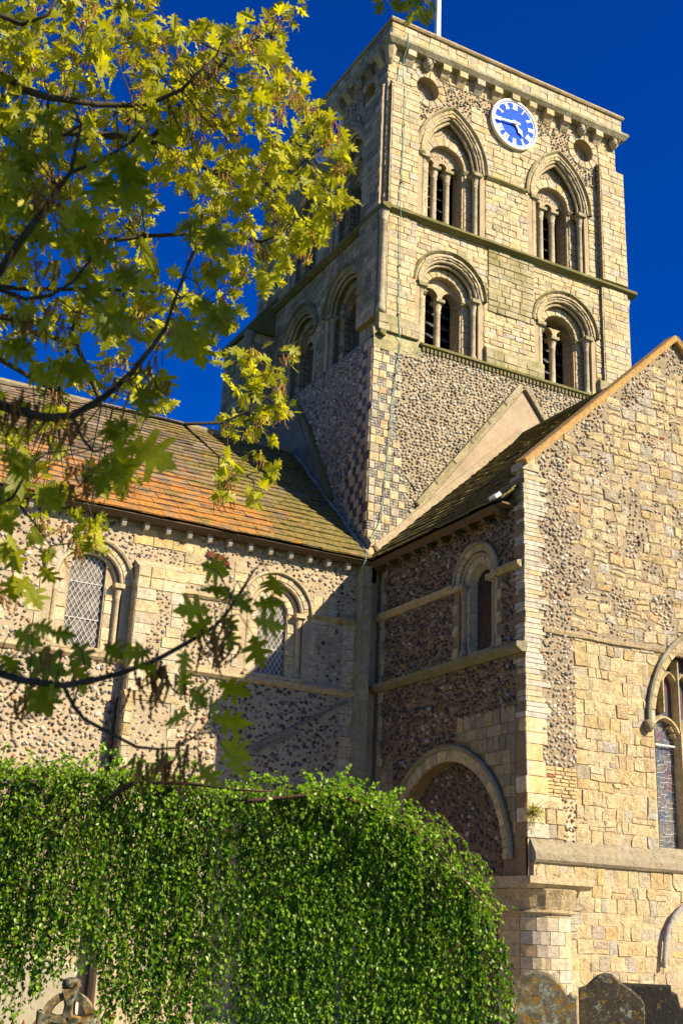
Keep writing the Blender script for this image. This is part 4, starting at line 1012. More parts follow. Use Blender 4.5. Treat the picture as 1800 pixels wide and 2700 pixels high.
# corner quoins on both faces
v = 3.3; k_ = 0
while v < 10.1:
    thin = v > 4.7 and not (4.2 < v < 5.2)
    hh = rnd.uniform(.07, .11) if thin else rnd.uniform(.2, .3); hh = min(hh, 10.14 - v) if v + hh > 10.1 else hh
    if hh < .03: break
    wq = rnd.choice([.22, .26, .3, .38, .46]) if thin else rnd.uniform(.25, .4); off = 0.0
    pal_ = [(0.52, 0.47, 0.355)] * 4 + [(0.50, 0.40, 0.24)] * 3 + [(0.44, 0.41, 0.33)] * 3 if v > 5.2 else GABLE
    c_ = jc(rnd.choice(pal_), .08)
    j = rnd.uniform(-.012, .012)
    vs_, fs_ = prism(GW, [(-.07 + j, v + .004), (wq, v + .004), (wq + rnd.uniform(-.02, .02), v + hh - .004), (-.07 + j, v + hh - .004)], 0, .03, .008, .004); piece('quoin_stone', vs_, fs_, c_, MAT['quoin'], gw)
    f2 = Fr((-.07 + j, 0, 0), (0, -1, 0)); w2 = rnd.choice([.22, .26, .34, .4])
    vs_, fs_ = prism(f2, [(TL - w2, v + .004), (TL + .03, v + .004), (TL + .03, v + hh - .004), (TL - w2, v + hh - .004)], -.02, .05, .01, .004); piece('quoin_stone', vs_, fs_, jc(tuple(x * .95 for x in rnd.choice(pal_)), .08), MAT['quoin'], gw)
    v += hh
# zones
def zone(u, v):
    if u < .30: return 'q'
    if v > gtop(u) - .12: return None
    if not gfree(u, v): return None
    if v < 3.28: return None
    if u < 1.02 and 4.02 < v < 4.55: return 'brick'
    if u < 1.02 and v > 4.55: return 'flint'
    if u < .98 and v < 4.02: return 'mix'
    t = math.sin(u * 3.7 + v * 1.9) + math.sin(u * 2.1 - v * 3.3 + 1.2)
    if v > 7.1 and t > 1.62: return 'flint'
    if v > gtop(u) - .7 and math.sin(u * 5) > -.4: return 'flint'
    if v > 7.1 and abs(v - (7.9 + .2 * math.sin(u * 2))) < .22 and math.sin(u * 6 + 1) > .2: return 'flint'
    return 'rub'
flints(GW, gw, .28, 5.3, 3.3, 13.9, lambda u, v: zone(u, v) == 'flint', .048, .092, .085, FL_GABLE, coursed=False, h=.038, keep=.98)
flints(GW, gw, .3, 1.0, 3.3, 4.0, lambda u, v: zone(u, v) == 'mix' and u > .7, .045, .09, .085, FL_GABLE, coursed=False, h=.04, keep=.98)
courses(GW, gw, 'brick', .28, 1.02, 4.02, 4.55, lambda u, v: zone(u, v) == 'brick', .062, .07, .15, .22, [(0.52, 0.39, 0.18)] * 7 + [(0.35, 0.1, 0.05)], 'quoin', 0, .022, .006, gap=.009)
courses(GW, gw, 'rubble_stone', .28, 5.4, 3.3, 3.95, lambda u, v: zone(u, v) in ('mix',) and u < .75, .2, .3, .18, .28, GABLE, 'rubble', 0, .03, .012, rough=.012)
# squared rubble below the mid string, rougher above
courses(GW, gw, 'rubble_stone', .3, 5.4, 3.28, 7.0, lambda u, v: zone(u, v) == 'rub', .17, .28, .18, .38, GABLE, 'rubble', 0, .014, .007, jit=.006, gap=.005, dj=.012, rough=.02, split=.3)
courses(GW, gw, 'rubble_stone', 5.4, GX1, 3.28, 9.0, lambda u, v: zone(u, v) == 'rub', .25, .35, .4, .6, GABLE, 'rubble', 0, .028, .012)
v = 7.1
while v < 13.8:
    hh = rnd.uniform(.15, .25); u = .3
    while u < 5.4:
        w_ = rnd.uniform(.16, .4)
        uc, vc = u + w_ / 2, v + hh / 2
        if zone(uc, vc) == 'rub' and zone(u + w_, vc) is not None:
            if rnd.random() < .13:
                for aa in range(max(1, int(w_ / .1))):
                    for bb in range(2):
                        s_ = rnd.uniform(.03, .06); vs_, fs_ = cobble(GW, u + .05 + aa * .1 + rnd.uniform(-.04, .04), v + hh * (.27 + .48 * bb) + rnd.uniform(-.035, .035), s_, s_ * .75, rnd.uniform(-1, 1), 0, .038, 6); piece('flint', vs_, fs_, jc(rnd.choice(FL_GABLE), .2), MAT['flint'], gw, True)
            else:
                g_ = .015; rj = .05
                red = rnd.random() < .035
                w2 = w_; hh2 = hh
                if red: w2 = .14; hh2 = .07
                elif rnd.random() < .18: hh2 = hh * .5
                sh = rnd.uniform(-.03, .03)
                for (vb_, ht_) in (((v, hh2),) if hh2 == hh or red else ((v, hh2), (v + hh2, hh - hh2))):
                    q = [(u + g_ + rnd.uniform(-rj, rj) * .6, vb_ + g_ + rnd.uniform(-rj, rj) * .5 - sh), (u + w2 * .5, vb_ + g_ + rnd.uniform(-.01, .01)), (u + w2 - g_ + rnd.uniform(-rj, rj) * .6, vb_ + g_ + sh), (u + w2 - g_ + rnd.uniform(-rj, rj) * .6, vb_ + ht_ - g_ + sh + rnd.uniform(-rj, rj) * .4), (u + w2 * .4, vb_ + ht_ - g_ + rnd.uniform(-.01, .01)), (u + g_ + rnd.uniform(-rj, rj) * .6, vb_ + ht_ - g_ - sh)]
                    vs_, fs_ = prism(GW, q, 0, rnd.uniform(.014, .030), .012, .010)
                    piece('rubble_stone', vs_, fs_, (0.36, 0.07, 0.045) if red else jc(rnd.choice(GABLE), .14), MAT['rubble'], gw)
        u += w_
    v += hh
flints(GW, gw, 1.0, 5.3, 7.1, 13.8, lambda u, v: zone(u, v) is not None, .026, .16, .12, FL_GABLE + [(0.5, 0.4, 0.24)] * 8, coursed=False, h=.034, keep=.7)
one('string_course', extr(GW, [(-.02, 6.93), (.05, 6.95), (.05, 7.01), (-.02, 7.06)], .32, GX1, 14, .018), (0.42, 0.33, 0.19), 'rubble', gw)
# plinth moulding
one('plinth_moulding', extr(GW, [(-.05, 2.90), (.13, 2.90), (.17, 2.95), (.16, 3.06), (-.02, 3.34), (-.05, 3.34)], -.02, GX1, 12, .003), (0.27, 0.23, 0.15), 'ashlar', gw)
LG = Fr((0, -5.38, 0), (1, 0, 0))
a = Acc(); vs_, fs_ = box(LG, .0, GX1, 0, 2.92, -.1, 0); a.add(vs_, fs_, CR); lw = part('lower_wall', a, 'mortar_gable', gw)
courses(LG, lw, 'rubble_stone', .05, 4.6, .3, 2.9, lambda u, v: u > .62 or v > 2.55, .19, .29, .18, .36, GABLE + [(0.48, 0.4, 0.28)] * 5, 'rubble', 0, .012, .006, jit=.006, gap=.005, dj=.010, rough=.018, split=.28)
courses(LG, lw, 'rubble_stone', 4.6, GX1, .3, 2.9, lambda u, v: True, .3, .4, .4, .6, GABLE, 'rubble', 0, .022, .009)
# gable coping
n_ = Vector((-.684, 0, .73))
def coping_side(p0, p1, nrm, seg):
    vs = []
    for i in range(seg + 1):
        p = Vector(p0).lerp(Vector(p1), i / seg); w_ = rnd.uniform(-.004, .004)
        for y, h in ((.13, -.02), (-.14 + w_, -.02), (-.17 + w_, .07 + w_), (-.14, .10), (.13, .12)): vs.append(p + Vector((0, y, 0)) + nrm * (h - .04))
    fs = []
    for i in range(seg):
        for k in range(5):
            k2 = (k + 1) % 5; fs.append((i * 5 + k, (i + 1) * 5 + k, (i + 1) * 5 + k2, i * 5 + k2))
    fs.append((0, 1, 2, 3, 4)); fs.append(tuple(reversed(range(seg * 5, seg * 5 + 5))))
    return vs, fs
one('gable_coping', coping_side((-.12, -5.3, 10.14), (3.9, -5.3, 13.9), n_, 7), (0.46, 0.27, 0.08), 'coping', gw)
one('gable_coping', coping_side((7.95, -5.3, 10.14), (3.9, -5.3, 13.9), Vector((.684, 0, .73)), 7), (0.46, 0.27, 0.08), 'coping', gw)
one('kneeler', box(Fr((0, -5.3, 0), (1, 0, 0)), -.14, .26, 10.02, 10.17, -.3, .05), (0.45, 0.38, 0.24), 'quoin', gw)
# far side wall of transept and nave
a = Acc(); vs_, fs_ = box(Fr((GX1, 0, 0), (0, 1, 0)), -5.3, 0, 0, gtop(GX1) - .4, -.1, 0); a.add(vs_, fs_, CR); part('transept_wall', a, 'rubble')

# --- perpendicular window in the gable
def gable_window():
    c = gk['c']; W_ = gk['w']; dg = -.26
    w = Acc(); gl = arch_loop(W_ + .02, gk['H'] + .02, c, gk['vb'] - .02, gk['vs'], 16)
    w.add([GW.p(u, v, dg) for u, v in gl], [tuple(range(len(gl)))], (.1, .1, .1))
    win = part('traceried_window', w, 'stained', gw)
    col = (0.46, 0.37, 0.19)
    # cusped light heads, mullions, tracery bars
    lw_ = 2 * W_ / 3
    def bar(pts, hw=.045, dep=.16, name='tracery_bar'):
        vs = []; m = len(pts)
        for i, (u, v) in enumerate(pts):
            a_ = pts[max(i - 1, 0)]; b_ = pts[min(i + 1, m - 1)]; L = math.hypot(b_[0] - a_[0], b_[1] - a_[1]) or 1
            nx, ny = -(b_[1] - a_[1]) / L, (b_[0] - a_[0]) / L
            for k, d in ((-1, dg - .02), (-1, dg + dep * .45), (-.35, dg + dep), (.35, dg + dep), (1, dg + dep * .45), (1, dg - .02)): vs.append(GW.p(u + nx * hw * k, v + ny * hw * k, d))
        fs = []
        for i in range(m - 1):
            for k in range(5): fs.append((i * 6 + k, i * 6 + k + 1, (i + 1) * 6 + k + 1, (i + 1) * 6 + k))
        fs = [tuple(reversed(f)) for f in fs]
        one(name, (vs, fs), jc(col, .06), 'ashlar', win)
    for s in (-1, 1):
        bar([(c + s * lw_ / 2, gk['vb']), (c + s * lw_ / 2, 5.5)], .055, .2, 'mullion')
        bar([(c + s * lw_ / 2, 5.5), (c + s * lw_ / 2, 6.9)], .04, .18, 'mullion')
    for i in (-1, 0, 1):
        cc = c + i * lw_; hw = lw_ / 2
        # pointed head
        for s in (-1, 1):
            P_ = [(u, v) for u, v in arch_pts(hw, hw * 1.15, 0, 8, cc, 5.33)]
            bar(P_[:9] if s < 0 else P_[8:], .045, .17)
            # cusps
            for t0, r_ in ((.25, .10), (.6, .11)):
                base = P_[int(t0 * 8)] if s < 0 else P_[16 - int(t0 * 8)]
                bar([(base[0], base[1]), (base[0] - s * .10, base[1] - .03), (base[0] - s * .15, base[1] - .01)], .022, .12, 'cusp')
                bar([(base[0] - s * .02, base[1] - .11), (base[0] - s * .08, base[1] - .04), (base[0] - s * .15, base[1] - .01)], .018, .12, 'cusp')
        bar([(cc, 5.85), (cc, 7.0)], .035, .16, 'mullion')
        for q_ in (-.5, .5):
            P_ = arch_pts(lw_ / 4, .3, 0, 6, cc + q_ * hw, 6.35)
            bar(P_, .03, .14)
    for i in (-1, 0, 1):
        one('saddle_bar', tube([GW.p(c + i * lw_ - lw_ / 2 + .05, 5.23, dg + .08), GW.p(c + i * lw_ + lw_ / 2 - .05, 5.23, dg + .08)], .02, 6), (.5, .6, .5), 'lead_came', win)
    # leaded glass pieces
    pals = [(0.12, 0.11, 0.095)] * 7 + [(0.065, 0.08, 0.105)] * 3 + [(0.115, 0.06, 0.06)] * 2 + [(0.14, 0.13, 0.10)] * 3 + [(0.09, 0.10, 0.095)] * 2
    lr = random.Random(3)
    lead = Acc()
    for i in (-1, 0, 1):
        u0 = c + i * lw_ - lw_ / 2 + .05; u1 = u0 + lw_ - .10
        nx_, ny_ = 7, 34; H_ = 5.8 - gk['vb']
        G = [[(u0 + (u1 - u0) * (k + (lr.uniform(-.33, .33) if 0 < k < nx_ else 0)) / nx_, gk['vb'] + H_ * (j + lr.uniform(-.33, .33)) / ny_) for k in range(nx_ + 1)] for j in range(ny_ + 1)]
        big = [[lr.random() for k in range(nx_ // 2 + 1)] for j in range(ny_ // 2 + 1)]
        for j in range(ny_):
            for k in range(nx_):
                q = [G[j][k], G[j][k + 1], G[j + 1][k + 1], G[j + 1][k]]
                cu_ = sum(p[0] for p in q) / 4; cv_ = sum(p[1] for p in q) / 4
                q2 = [(cu_ + (u - cu_) * .93, cv_ + (v - cv_) * .93) for u, v in q]
                if not in_arch(cu_, cv_, W_ - .04, gk['H'] - .1, c, gk['vb'], gk['vs']): continue
                b_ = big[j // 2][k // 2]
                colr = pals[int(b_ * len(pals))] if lr.random() < .7 else lr.choice(pals)
                vs_ = [GW.p(u, v, dg + .012 + lr.uniform(-.002, .002)) for u, v in q2]
                piece('glass_piece', vs_, [(0, 1, 2, 3)], jc(colr, .15), MAT['glass_piece'], win)
                for a_, b2 in ((q[0], q[1]), (q[0], q[3])):
                    if lr.random() < .62:
                        t_ = tube([GW.p(a_[0], a_[1], dg + .016), GW.p(b2[0], b2[1], dg + .016)], .0045, 4, cap=False); lead.add(t_[0], t_[1], (.4, .4, .4))
    part('lead_came', lead, 'lead_came', win, 'stuff')
    # chamfered jamb ring and hood
    A = arch_loop(W_, gk['H'], c, gk['vb'], gk['vs'], 16); B = arch_loop(W_ - .06, gk['H'] - .07, c, gk['vb'] + .03, gk['vs'], 16)
    vs_ = [GW.p(u, v, .012) for u, v in A] + [GW.p(u, v, -.20) for u, v in B]; n_ = len(A)
    one('chamfered_jamb', (vs_, [(i, (i + 1) % n_, n_ + (i + 1) % n_, n_ + i) for i in range(n_)]), (0.54, 0.43, 0.23), 'rubble', win)
    voussoirs(GW, win, W_, gk['H'], c, gk['vs'], .0, .12, 16, 0, .035, GABLE, 'rubble')
    pts = [GW.p(u, v, .06) for u, v in arch_pts(W_, gk['H'], .16, 22, c, gk['vs'] + .05)]
    one('hood_mould', tube(pts, .05, 7), (0.30, 0.28, 0.2), 'ashlar_mossy', win)
    for s in (-1, 1): one('label_stop', lathe(GW.p(c + s * (W_ + .2), gk['vs'] - .16, .08), [(.03, 0), (.09, .06), (.11, .14), (.07, .22)], 8), (0.32, 0.28, 0.16), 'rubble', win, True)
    one('sill', extr(GW, [(-.3, 3.02), (.10, 3.02), (.10, 3.08), (-.22, 3.20), (-.3, 3.20)], c - W_ - .05, c + W_ + .05), (0.5, 0.42, 0.27), 'quoin', win)
    return win
gable_window()

# --- respond column at the corner
def respond():
    cx, cy = .16, -5.38
    a = Acc(); vs_, fs_ = box(Fr((0, -5.42, 0), (1, 0, 0)), -.34, .14, 0, 2.62, -.55, 0); a.add(vs_, fs_, CR)
    o = part('respond_pier', a, 'mortar_joint', gw)
    v = .2
    RP = [(0.50, 0.41, 0.26)] * 3 + [(0.45, 0.38, 0.27)] * 2 + [(0.5, 0.37, 0.2)]
    rr_ = 0
    while v < 2.05:
        hh = min(rnd.uniform(.17, .24), 2.06 - v)
        if hh < .04: break
        n = 4 + (rr_ % 2); rr_ += 1
        for k in range(n):
            t0, t1 = math.pi + math.pi * k / n, math.pi + math.pi * (k + 1) / n
            R0, R1 = .50, .50
            pts = [(cx + R0 * math.cos(t), cy + R0 * .85 * math.sin(t)) for t in (t0 + .012, (t0 + t1) / 2, t1 - .012)]
            ins_ = [(cx + .4 * math.cos(t), cy + .34 * math.sin(t)) for t in (t0 + .012, (t0 + t1) / 2, t1 - .012)]
            vs = [Vector((x, y, z)) for z in (v + .004, v + hh - .004) for x, y in pts + ins_[::-1]]
            fs = [(0, 1, 7, 6), (1, 2, 8, 7), (0, 6, 11, 5), (2, 3, 9, 8), (6, 7, 8, 9, 10, 11), (5, 4, 3, 2, 1, 0)]
            piece('drum_stone', vs, fs, jc(rnd.choice(RP), .07), MAT['quoin'], o, False)
        f2 = Fr((-.34, 0, 0), (0, -1, 0)); vs_, fs_ = prism(f2, [(4.88, v + .005), (5.42, v + .005), (5.42, v + hh - .005), (4.88, v + hh - .005)], 0, .012, .004); piece('pilaster_block', vs_, fs_, jc((0.42, 0.33, 0.19), .08), MAT['quoin'], o)
        v += hh
    prof = [(.53, 0), (.56, .03), (.53, .07), (.55, .12), (.62, .3), (.66, .38), (.66, .40)]
    def half(prof, z0):
        vs = []; n = 14
        for r_, z in prof:
            for k in range(n + 1):
                t = math.pi * .97 + math.pi * 1.06 * k / n; sc = 1 + (.035 * math.sin(k * 2.9) if .1 < z < .37 else 0)
                vs.append(Vector((cx + r_ * sc * math.cos(t), cy + r_ * sc * .85 * math.sin(t), z0 + z)))
        fs = []
        for i in range(len(prof) - 1):
            for k in range(n): fs.append((i * (n + 1) + k, i * (n + 1) + k + 1, (i + 1) * (n + 1) + k + 1, (i + 1) * (n + 1) + k))
        fs.append(tuple((len(prof) - 1) * (n + 1) + k for k in range(n + 1)))
        return vs, fs
    one('capital', half(prof, 2.06), (0.46, 0.36, 0.2), 'rubble', o)
    one('capital', box(Fr((0, -5.42, 0), (1, 0, 0)), -.42, .1, 2.1, 2.45, -.6, .06), (0.34, 0.28, 0.16), 'ashlar', o)
    a = Acc(); vs_, fs_ = extr(Fr((0, -5.36, 0), (1, 0, 0)), [(-.7, 2.46), (.50, 2.46), (.56, 2.52), (.60, 2.53), (.60, 2.64), (-.7, 2.64)], -.52, .80); a.add(vs_, fs_, (0.42, 0.34, 0.2)); part('abacus', a, 'ashlar', o)
    return o
respond()

# ------------------------------------------------------------------ roofs
def roof(name, O, U, V, u0, u1, vlen, cut, parent, rowh=.262):
    fr = Fr(O, U, V)
    a = Acc(); q = [(u0, 0), (u1, 0), (u1, vlen), (u0, vlen)]
    return fr
s43, c43 = math.sin(R(43.13)), math.cos(R(43.13))
# nave slope: eaves y=-.36 z=9.40 up to the ridge y=3.9 z=13.38
nv = Vector((0, 3.9 + .36, 13.38 - 9.42)); NL = nv.length
NR = Fr((0, -.36, 9.42), (1, 0, 0), nv)
tv = Vector((3.9 + .47, 0, 13.52 - 9.42)); TLn = tv.length
TR = Fr((-.47, 0, 9.42), (0, -1, 0), tv)
a = Acc(); a.add([NR.p(NX0, 0, -.03), NR.p(-.46, 0, -.03), NR.p(-.46, NL, -.03), NR.p(NX0, NL, -.03), NR.p(NX0, 0, -.1), NR.p(-.46, 0, -.1)], [(0, 1, 2, 3), (4, 5, 1, 0)], (.1, .1, .1))
a.add([Vector((NX0, 3.9, 13.38)), Vector((-.4, 3.9, 13.38)), Vector((-.4, 8.1, 9.3)), Vector((NX0, 8.1, 9.3))], [(0, 1, 2, 3)], (.1, .1, .1))
nroof = part('nave_roof', a, 'dark')
a = Acc(); a.add([TR.p(0, 0, -.03), TR.p(5.25, 0, -.03), TR.p(5.25, TLn, -.03), TR.p(0, TLn, -.03)], [(0, 1, 2, 3)], (.1, .1, .1))
a.add([Vector((3.9, -5.2, 13.5)), Vector((3.9, 0, 13.5)), Vector((8.2, 0, 9.4)), Vector((8.2, -5.2, 9.4))], [(0, 1, 2, 3)], (.1, .1, .1))
troof = part('transept_roof', a, 'dark')
TP_ = [(0.17, 0.125, 0.08)] * 3 + [(0.13, 0.10, 0.07)] * 3 + [(0.22, 0.17, 0.11)] * 2
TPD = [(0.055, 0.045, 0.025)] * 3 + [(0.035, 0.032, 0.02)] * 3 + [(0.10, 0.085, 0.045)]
def slates(fr, parent, u0, u1, L, rows, pal, right_cut=None, left_cut=None, hstart=.30, hend=.17):
    hs_ = [hstart + (hend - hstart) * i / (rows - 1) for i in range(rows)]; k = L / sum(hs_); v = 0
    for i, h_ in enumerate(hs_):
        h_ *= k; u = u0 - rnd.uniform(0, .3)
        while u < u1:
            w = rnd.uniform(.26, .58); a_, b_ = max(u, u0), min(u + w, u1)
            if b_ - a_ > .05:
                t = rnd.uniform(.022, .04); lift = rnd.uniform(.035, .055); sk = rnd.uniform(-.008, .008)
                va, vb = v - .045 + rnd.uniform(-.014, .014), v + h_ + .03
                P4 = [(a_ + .004, va + sk), (b_ - .004, va - sk), (b_ - .004, vb), (a_ + .004, vb)]
                dt = [lift, lift, .004, .004]
                mid = ((a_ + b_) / 2 + rnd.uniform(-.04, .04), va + rnd.uniform(-.02, .02))
                top = [fr.p(P4[0][0], P4[0][1], lift), fr.p(mid[0], mid[1], lift + rnd.uniform(-.006, .008)), fr.p(P4[1][0], P4[1][1], lift), fr.p(P4[2][0], P4[2][1], .006), fr.p(P4[3][0], P4[3][1], .006)]
                bot = [p - fr.N * t for p in top[:3]] + [fr.p(P4[2][0], P4[2][1], -.02), fr.p(P4[3][0], P4[3][1], -.02)]
                vs = top + bot
                fs = [(0, 1, 2, 3, 4), (5, 6, 1, 0), (6, 7, 2, 1), (7, 8, 3, 2), (9, 5, 0, 4)]
                piece('roof_slate', vs, fs, jc(rnd.choice(pal), .2), MAT['tile'], parent)
            u += w
        v += h_
slates(NR, nroof, NX0, -.44, NL, 25, TP_)
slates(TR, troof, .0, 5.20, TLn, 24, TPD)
one('ridge_tile', tube([Vector((NX0, 3.9, 13.38)), Vector((-.3, 3.9, 13.38))], .11, 8), (0.25, 0.2, 0.12), 'ashlar', nroof)
one('ridge_tile', tube([Vector((3.9, -5.2, 13.52)), Vector((3.9, 0, 13.52))], .09, 8), (0.12, 0.1, 0.05), 'ledge', troof)
# lead valley between the nave roof and the tower
one('lead_flashing', ([NR.p(-.47, .3, .06), NR.p(-.47, NL, .06), Vector((-.48, 3.9, 13.75)), NR.p(-.47, .3, .25)], [(0, 1, 2, 3)]), (.2, .2, .2), 'mortar_grey', nroof)
a = Acc()
prev = None
for i in range(40):      # lumpy cement and lead along the verge
    pass
one('cement_fillet', tube([NR.p(-.53 + .03 * math.sin(i * 1.7), .15 + (NL - .2) * i / 14, .02) for i in range(15)], .06, 6), (0.2, 0.2, 0.2), 'mortar_grey', nroof, True)
# eaves: boards, rafter feet
one('eaves_board', extr(NR, [(-.18, -.02), (-.045, -.06), (-.045, -.03), (-.13, .1)], NX0, -.46, 8, .004), (.1, .08, .05), 'timber', nroof)
one('soffit_board', box(NW, NX0, -.4, 9.30, 9.34, .0, .30), (.1, .08, .05), 'timber', nroof)
u = -.95
while u > -9.3:
    o = one('rafter_foot', extr(Fr((u, 0, 0), (1, 0, 0)), [(-.02, 9.14), (.16, 9.14), (.20, 9.20), (.20, 9.30), (-.02, 9.31)], -.045, .045), (.5, .45, .36), 'timber_pale', nroof); u -= .465 + rnd.uniform(-.02, .02)
one('eaves_board', extr(TR, [(-.20, -.02), (-.045, -.06), (-.045, -.03), (-.15, .12)], 0.0, 4.9, 8, .004), (.1, .08, .05), 'timber', troof)
one('soffit_board', box(TW, .0, 5.1, 9.34, 9.38, .0, .32), (.1, .08, .05), 'timber', troof)
for i in range(10):
    one('rafter_foot', extr(Fr((-.1, -.3 - i * .5, 0), (0, -1, 0)), [(-.02, 9.20), (.18, 9.20), (.24, 9.26), (.24, 9.34), (-.02, 9.34)], -.05, .05), (.09, .07, .05), 'timber', troof)
one('lead_flashing', box(TR, 4.78, 5.0, .02, .17, .01, .09), (.6, .6, .6), 'white', troof)
flush(church)

# ------------------------------------------------------------------ clocks
def clock(fr, cu, cv, r0, label, hh, mm, mats=('clock_blue', 'clock_white'), lean=None):
    if lean is not None:          # the dial hangs a degree or two out of true, so that it mirrors the sun
        N = lean.normalized(); U = Vector((0, 0, 1)).cross(N).normalized(); V = N.cross(U); c_ = fr.p(cu, cv, .05)
        fr = Fr(c_, U, V); cu = cv = 0
    t = thing('tower_clock', label, 'clock', fr.p(cu, cv, .06), 'tower clocks')
    def disc(name, rad, d0, d1, mat, rin=None, n=48):
        vs = []; fs = []
        if rin is None:
            for d in (d0, d1):
                for k in range(n): a_ = 2 * math.pi * k / n; vs.append(fr.p(cu + rad * math.cos(a_), cv + rad * math.sin(a_), d))
            fs = [tuple(range(n, 2 * n))] + [(k, (k + 1) % n, n + (k + 1) % n, n + k) for k in range(n)]
        else:
            for r_, d in ((rin, d0), (rin, d1), (rad, d1), (rad, d0)):
                for k in range(n): a_ = 2 * math.pi * k / n; vs.append(fr.p(cu + r_ * math.cos(a_), cv + r_ * math.sin(a_), d))
            for j in range(3):
                for k in range(n): fs.append((j * n + k, j * n + (k + 1) % n, (j + 1) * n + (k + 1) % n, (j + 1) * n + k)[::-1])
        a = Acc(); a.add(vs, fs, (.5, .5, .5)); o = part(name, a, mat, t); o.location = -Vector(t.location); return o
    disc('dial', r0, .0, .09, mats[0]); disc('rim', r0 + .005, .0, .115, mats[1], r0 - .045)
    disc('minute_ring', r0 - .085, .09, .094, mats[1], r0 - .098)
    def poly(name, pts, d0, d1, mat, ang, off=0):
        ca, sa = math.cos(ang), math.sin(ang)      # ang clockwise from 12
        q = [(cu + x * ca + y * sa, cv - x * sa + y * ca) for x, y in pts]
        vs = [fr.p(u, v, d) for d in (d0, d1) for u, v in q]; n = len(q)
        fs = [tuple(range(n, 2 * n))] + [(k, (k + 1) % n, n + (k + 1) % n, n + k) for k in range(n)]
        return vs, fs
    for k in range(60):
        a = Acc(); vs, fs = poly('', [(-.006, r0 - .085), (.006, r0 - .085), (.006, r0 - .045), (-.006, r0 - .045)], .09, .095, 0, 2 * math.pi * k / 60); a.add(vs, fs, (.5,) * 3)
        o = part('minute_mark', a, mats[1], t); o.location = -Vector(t.location)
    NUM = ['XII', 'I', 'II', 'III', 'IIII', 'V', 'VI', 'VII', 'VIII', 'IX', 'X', 'XI']
    for k, s in enumerate(NUM):
        a = Acc(); wd = {'I': .042, 'V': .085, 'X': .085}; tot = sum(wd[c] for c in s); x = -tot / 2; h0, h1 = r0 - .29, r0 - .105; ang = 2 * math.pi * k / 12
        def bar(xa, xb, w): vs, fs = poly('', [(xa - w, h0), (xa + w, h0), (xb + w, h1), (xb - w, h1)], .09, .098, 0, ang); a.add(vs, fs, (.5,) * 3)
        for c in s:
            w_ = wd[c]; xc = x + w_ / 2
            if c == 'I': bar(xc, xc, .011)
            elif c == 'V': bar(xc, xc - .03, .012); bar(xc, xc + .03, .007)
            else: bar(xc - .03, xc + .03, .007); bar(xc + .03, xc - .03, .012)
            x += w_
        for hz in (h0, h1 - .012):
            vs, fs = poly('', [(-tot / 2, hz), (tot / 2, hz), (tot / 2, hz + .012), (-tot / 2, hz + .012)], .09, .099, 0, ang); a.add(vs, fs, (.5,) * 3)
        o = part('numeral', a, mats[1], t); o.location = -Vector(t.location)
    am = 2 * math.pi * mm / 60; ah = 2 * math.pi * (hh + mm / 60) / 12
    a = Acc(); vs, fs = poly('', [(-.03, -.14), (.03, -.14), (.028, .1), (.016, r0 - .08), (0, r0 - .04), (-.016, r0 - .08), (-.028, .1)], .15, .165, 0, am); a.add(vs, fs, (.5,) * 3); o = part('minute_hand', a, mats[1], t); o.location = -Vector(t.location)
    a = Acc(); vs, fs = poly('', [(-.03, -.1), (.03, -.1), (.026, .16), (.075, .26), (.02, .33), (0, .43), (-.02, .33), (-.075, .26), (-.026, .16)], .12, .14, 0, ah); a.add(vs, fs, (.5,) * 3); o = part('hour_hand', a, mats[1], t); o.location = -Vector(t.location)
    disc('hub', .04, .09, .18, mats[1])
    return t
clock(FT, 3.66, 22.70, .75, 'sunlit blue clock face with white Roman numerals high on the tower', 4, 44, lean=SUN + (CAM - Vector((3.45, -.1, 22.35))).normalized())
clock(FW, -3.25, 22.85, .74, 'shaded blue clock face half hidden behind oak leaves on the dark tower side', 4, 44)

# ------------------------------------------------------------------ flagpole, cable, pipes
fp = thing('flagpole', 'white flagpole rising from the top of the tower', 'flagpole', (3.5, 3.6, 24.0))
a = Acc(); vs, fs = lathe((0, 0, 0), [(.13, 0), (.125, 2.2), (.115, 2.2), (.075, 9)], 8); a.add(vs, fs, (.8,) * 3); part('pole', a, 'white', fp)
a = Acc(); vs, fs = lathe((0, 0, 0), [(.138, 1.9), (.138, 1.98)], 8); a.add(vs, fs, (.5,) * 3); part('collar', a, 'lead', fp)
a = Acc(); vs, fs = lathe((0, 0, 0), [(.0, 9), (.12, 9.05), (.12, 9.2), (.0, 9.3)], 10); a.add(vs, fs, (.8,) * 3); part('finial', a, 'white', fp)
a = Acc(); vs, fs = tube([Vector((-.14, -.06, 0)), Vector((-.10, -.05, 8.9))], .008, 4); a.add(vs, fs, (.3,) * 3); part('halyard', a, 'iron', fp)
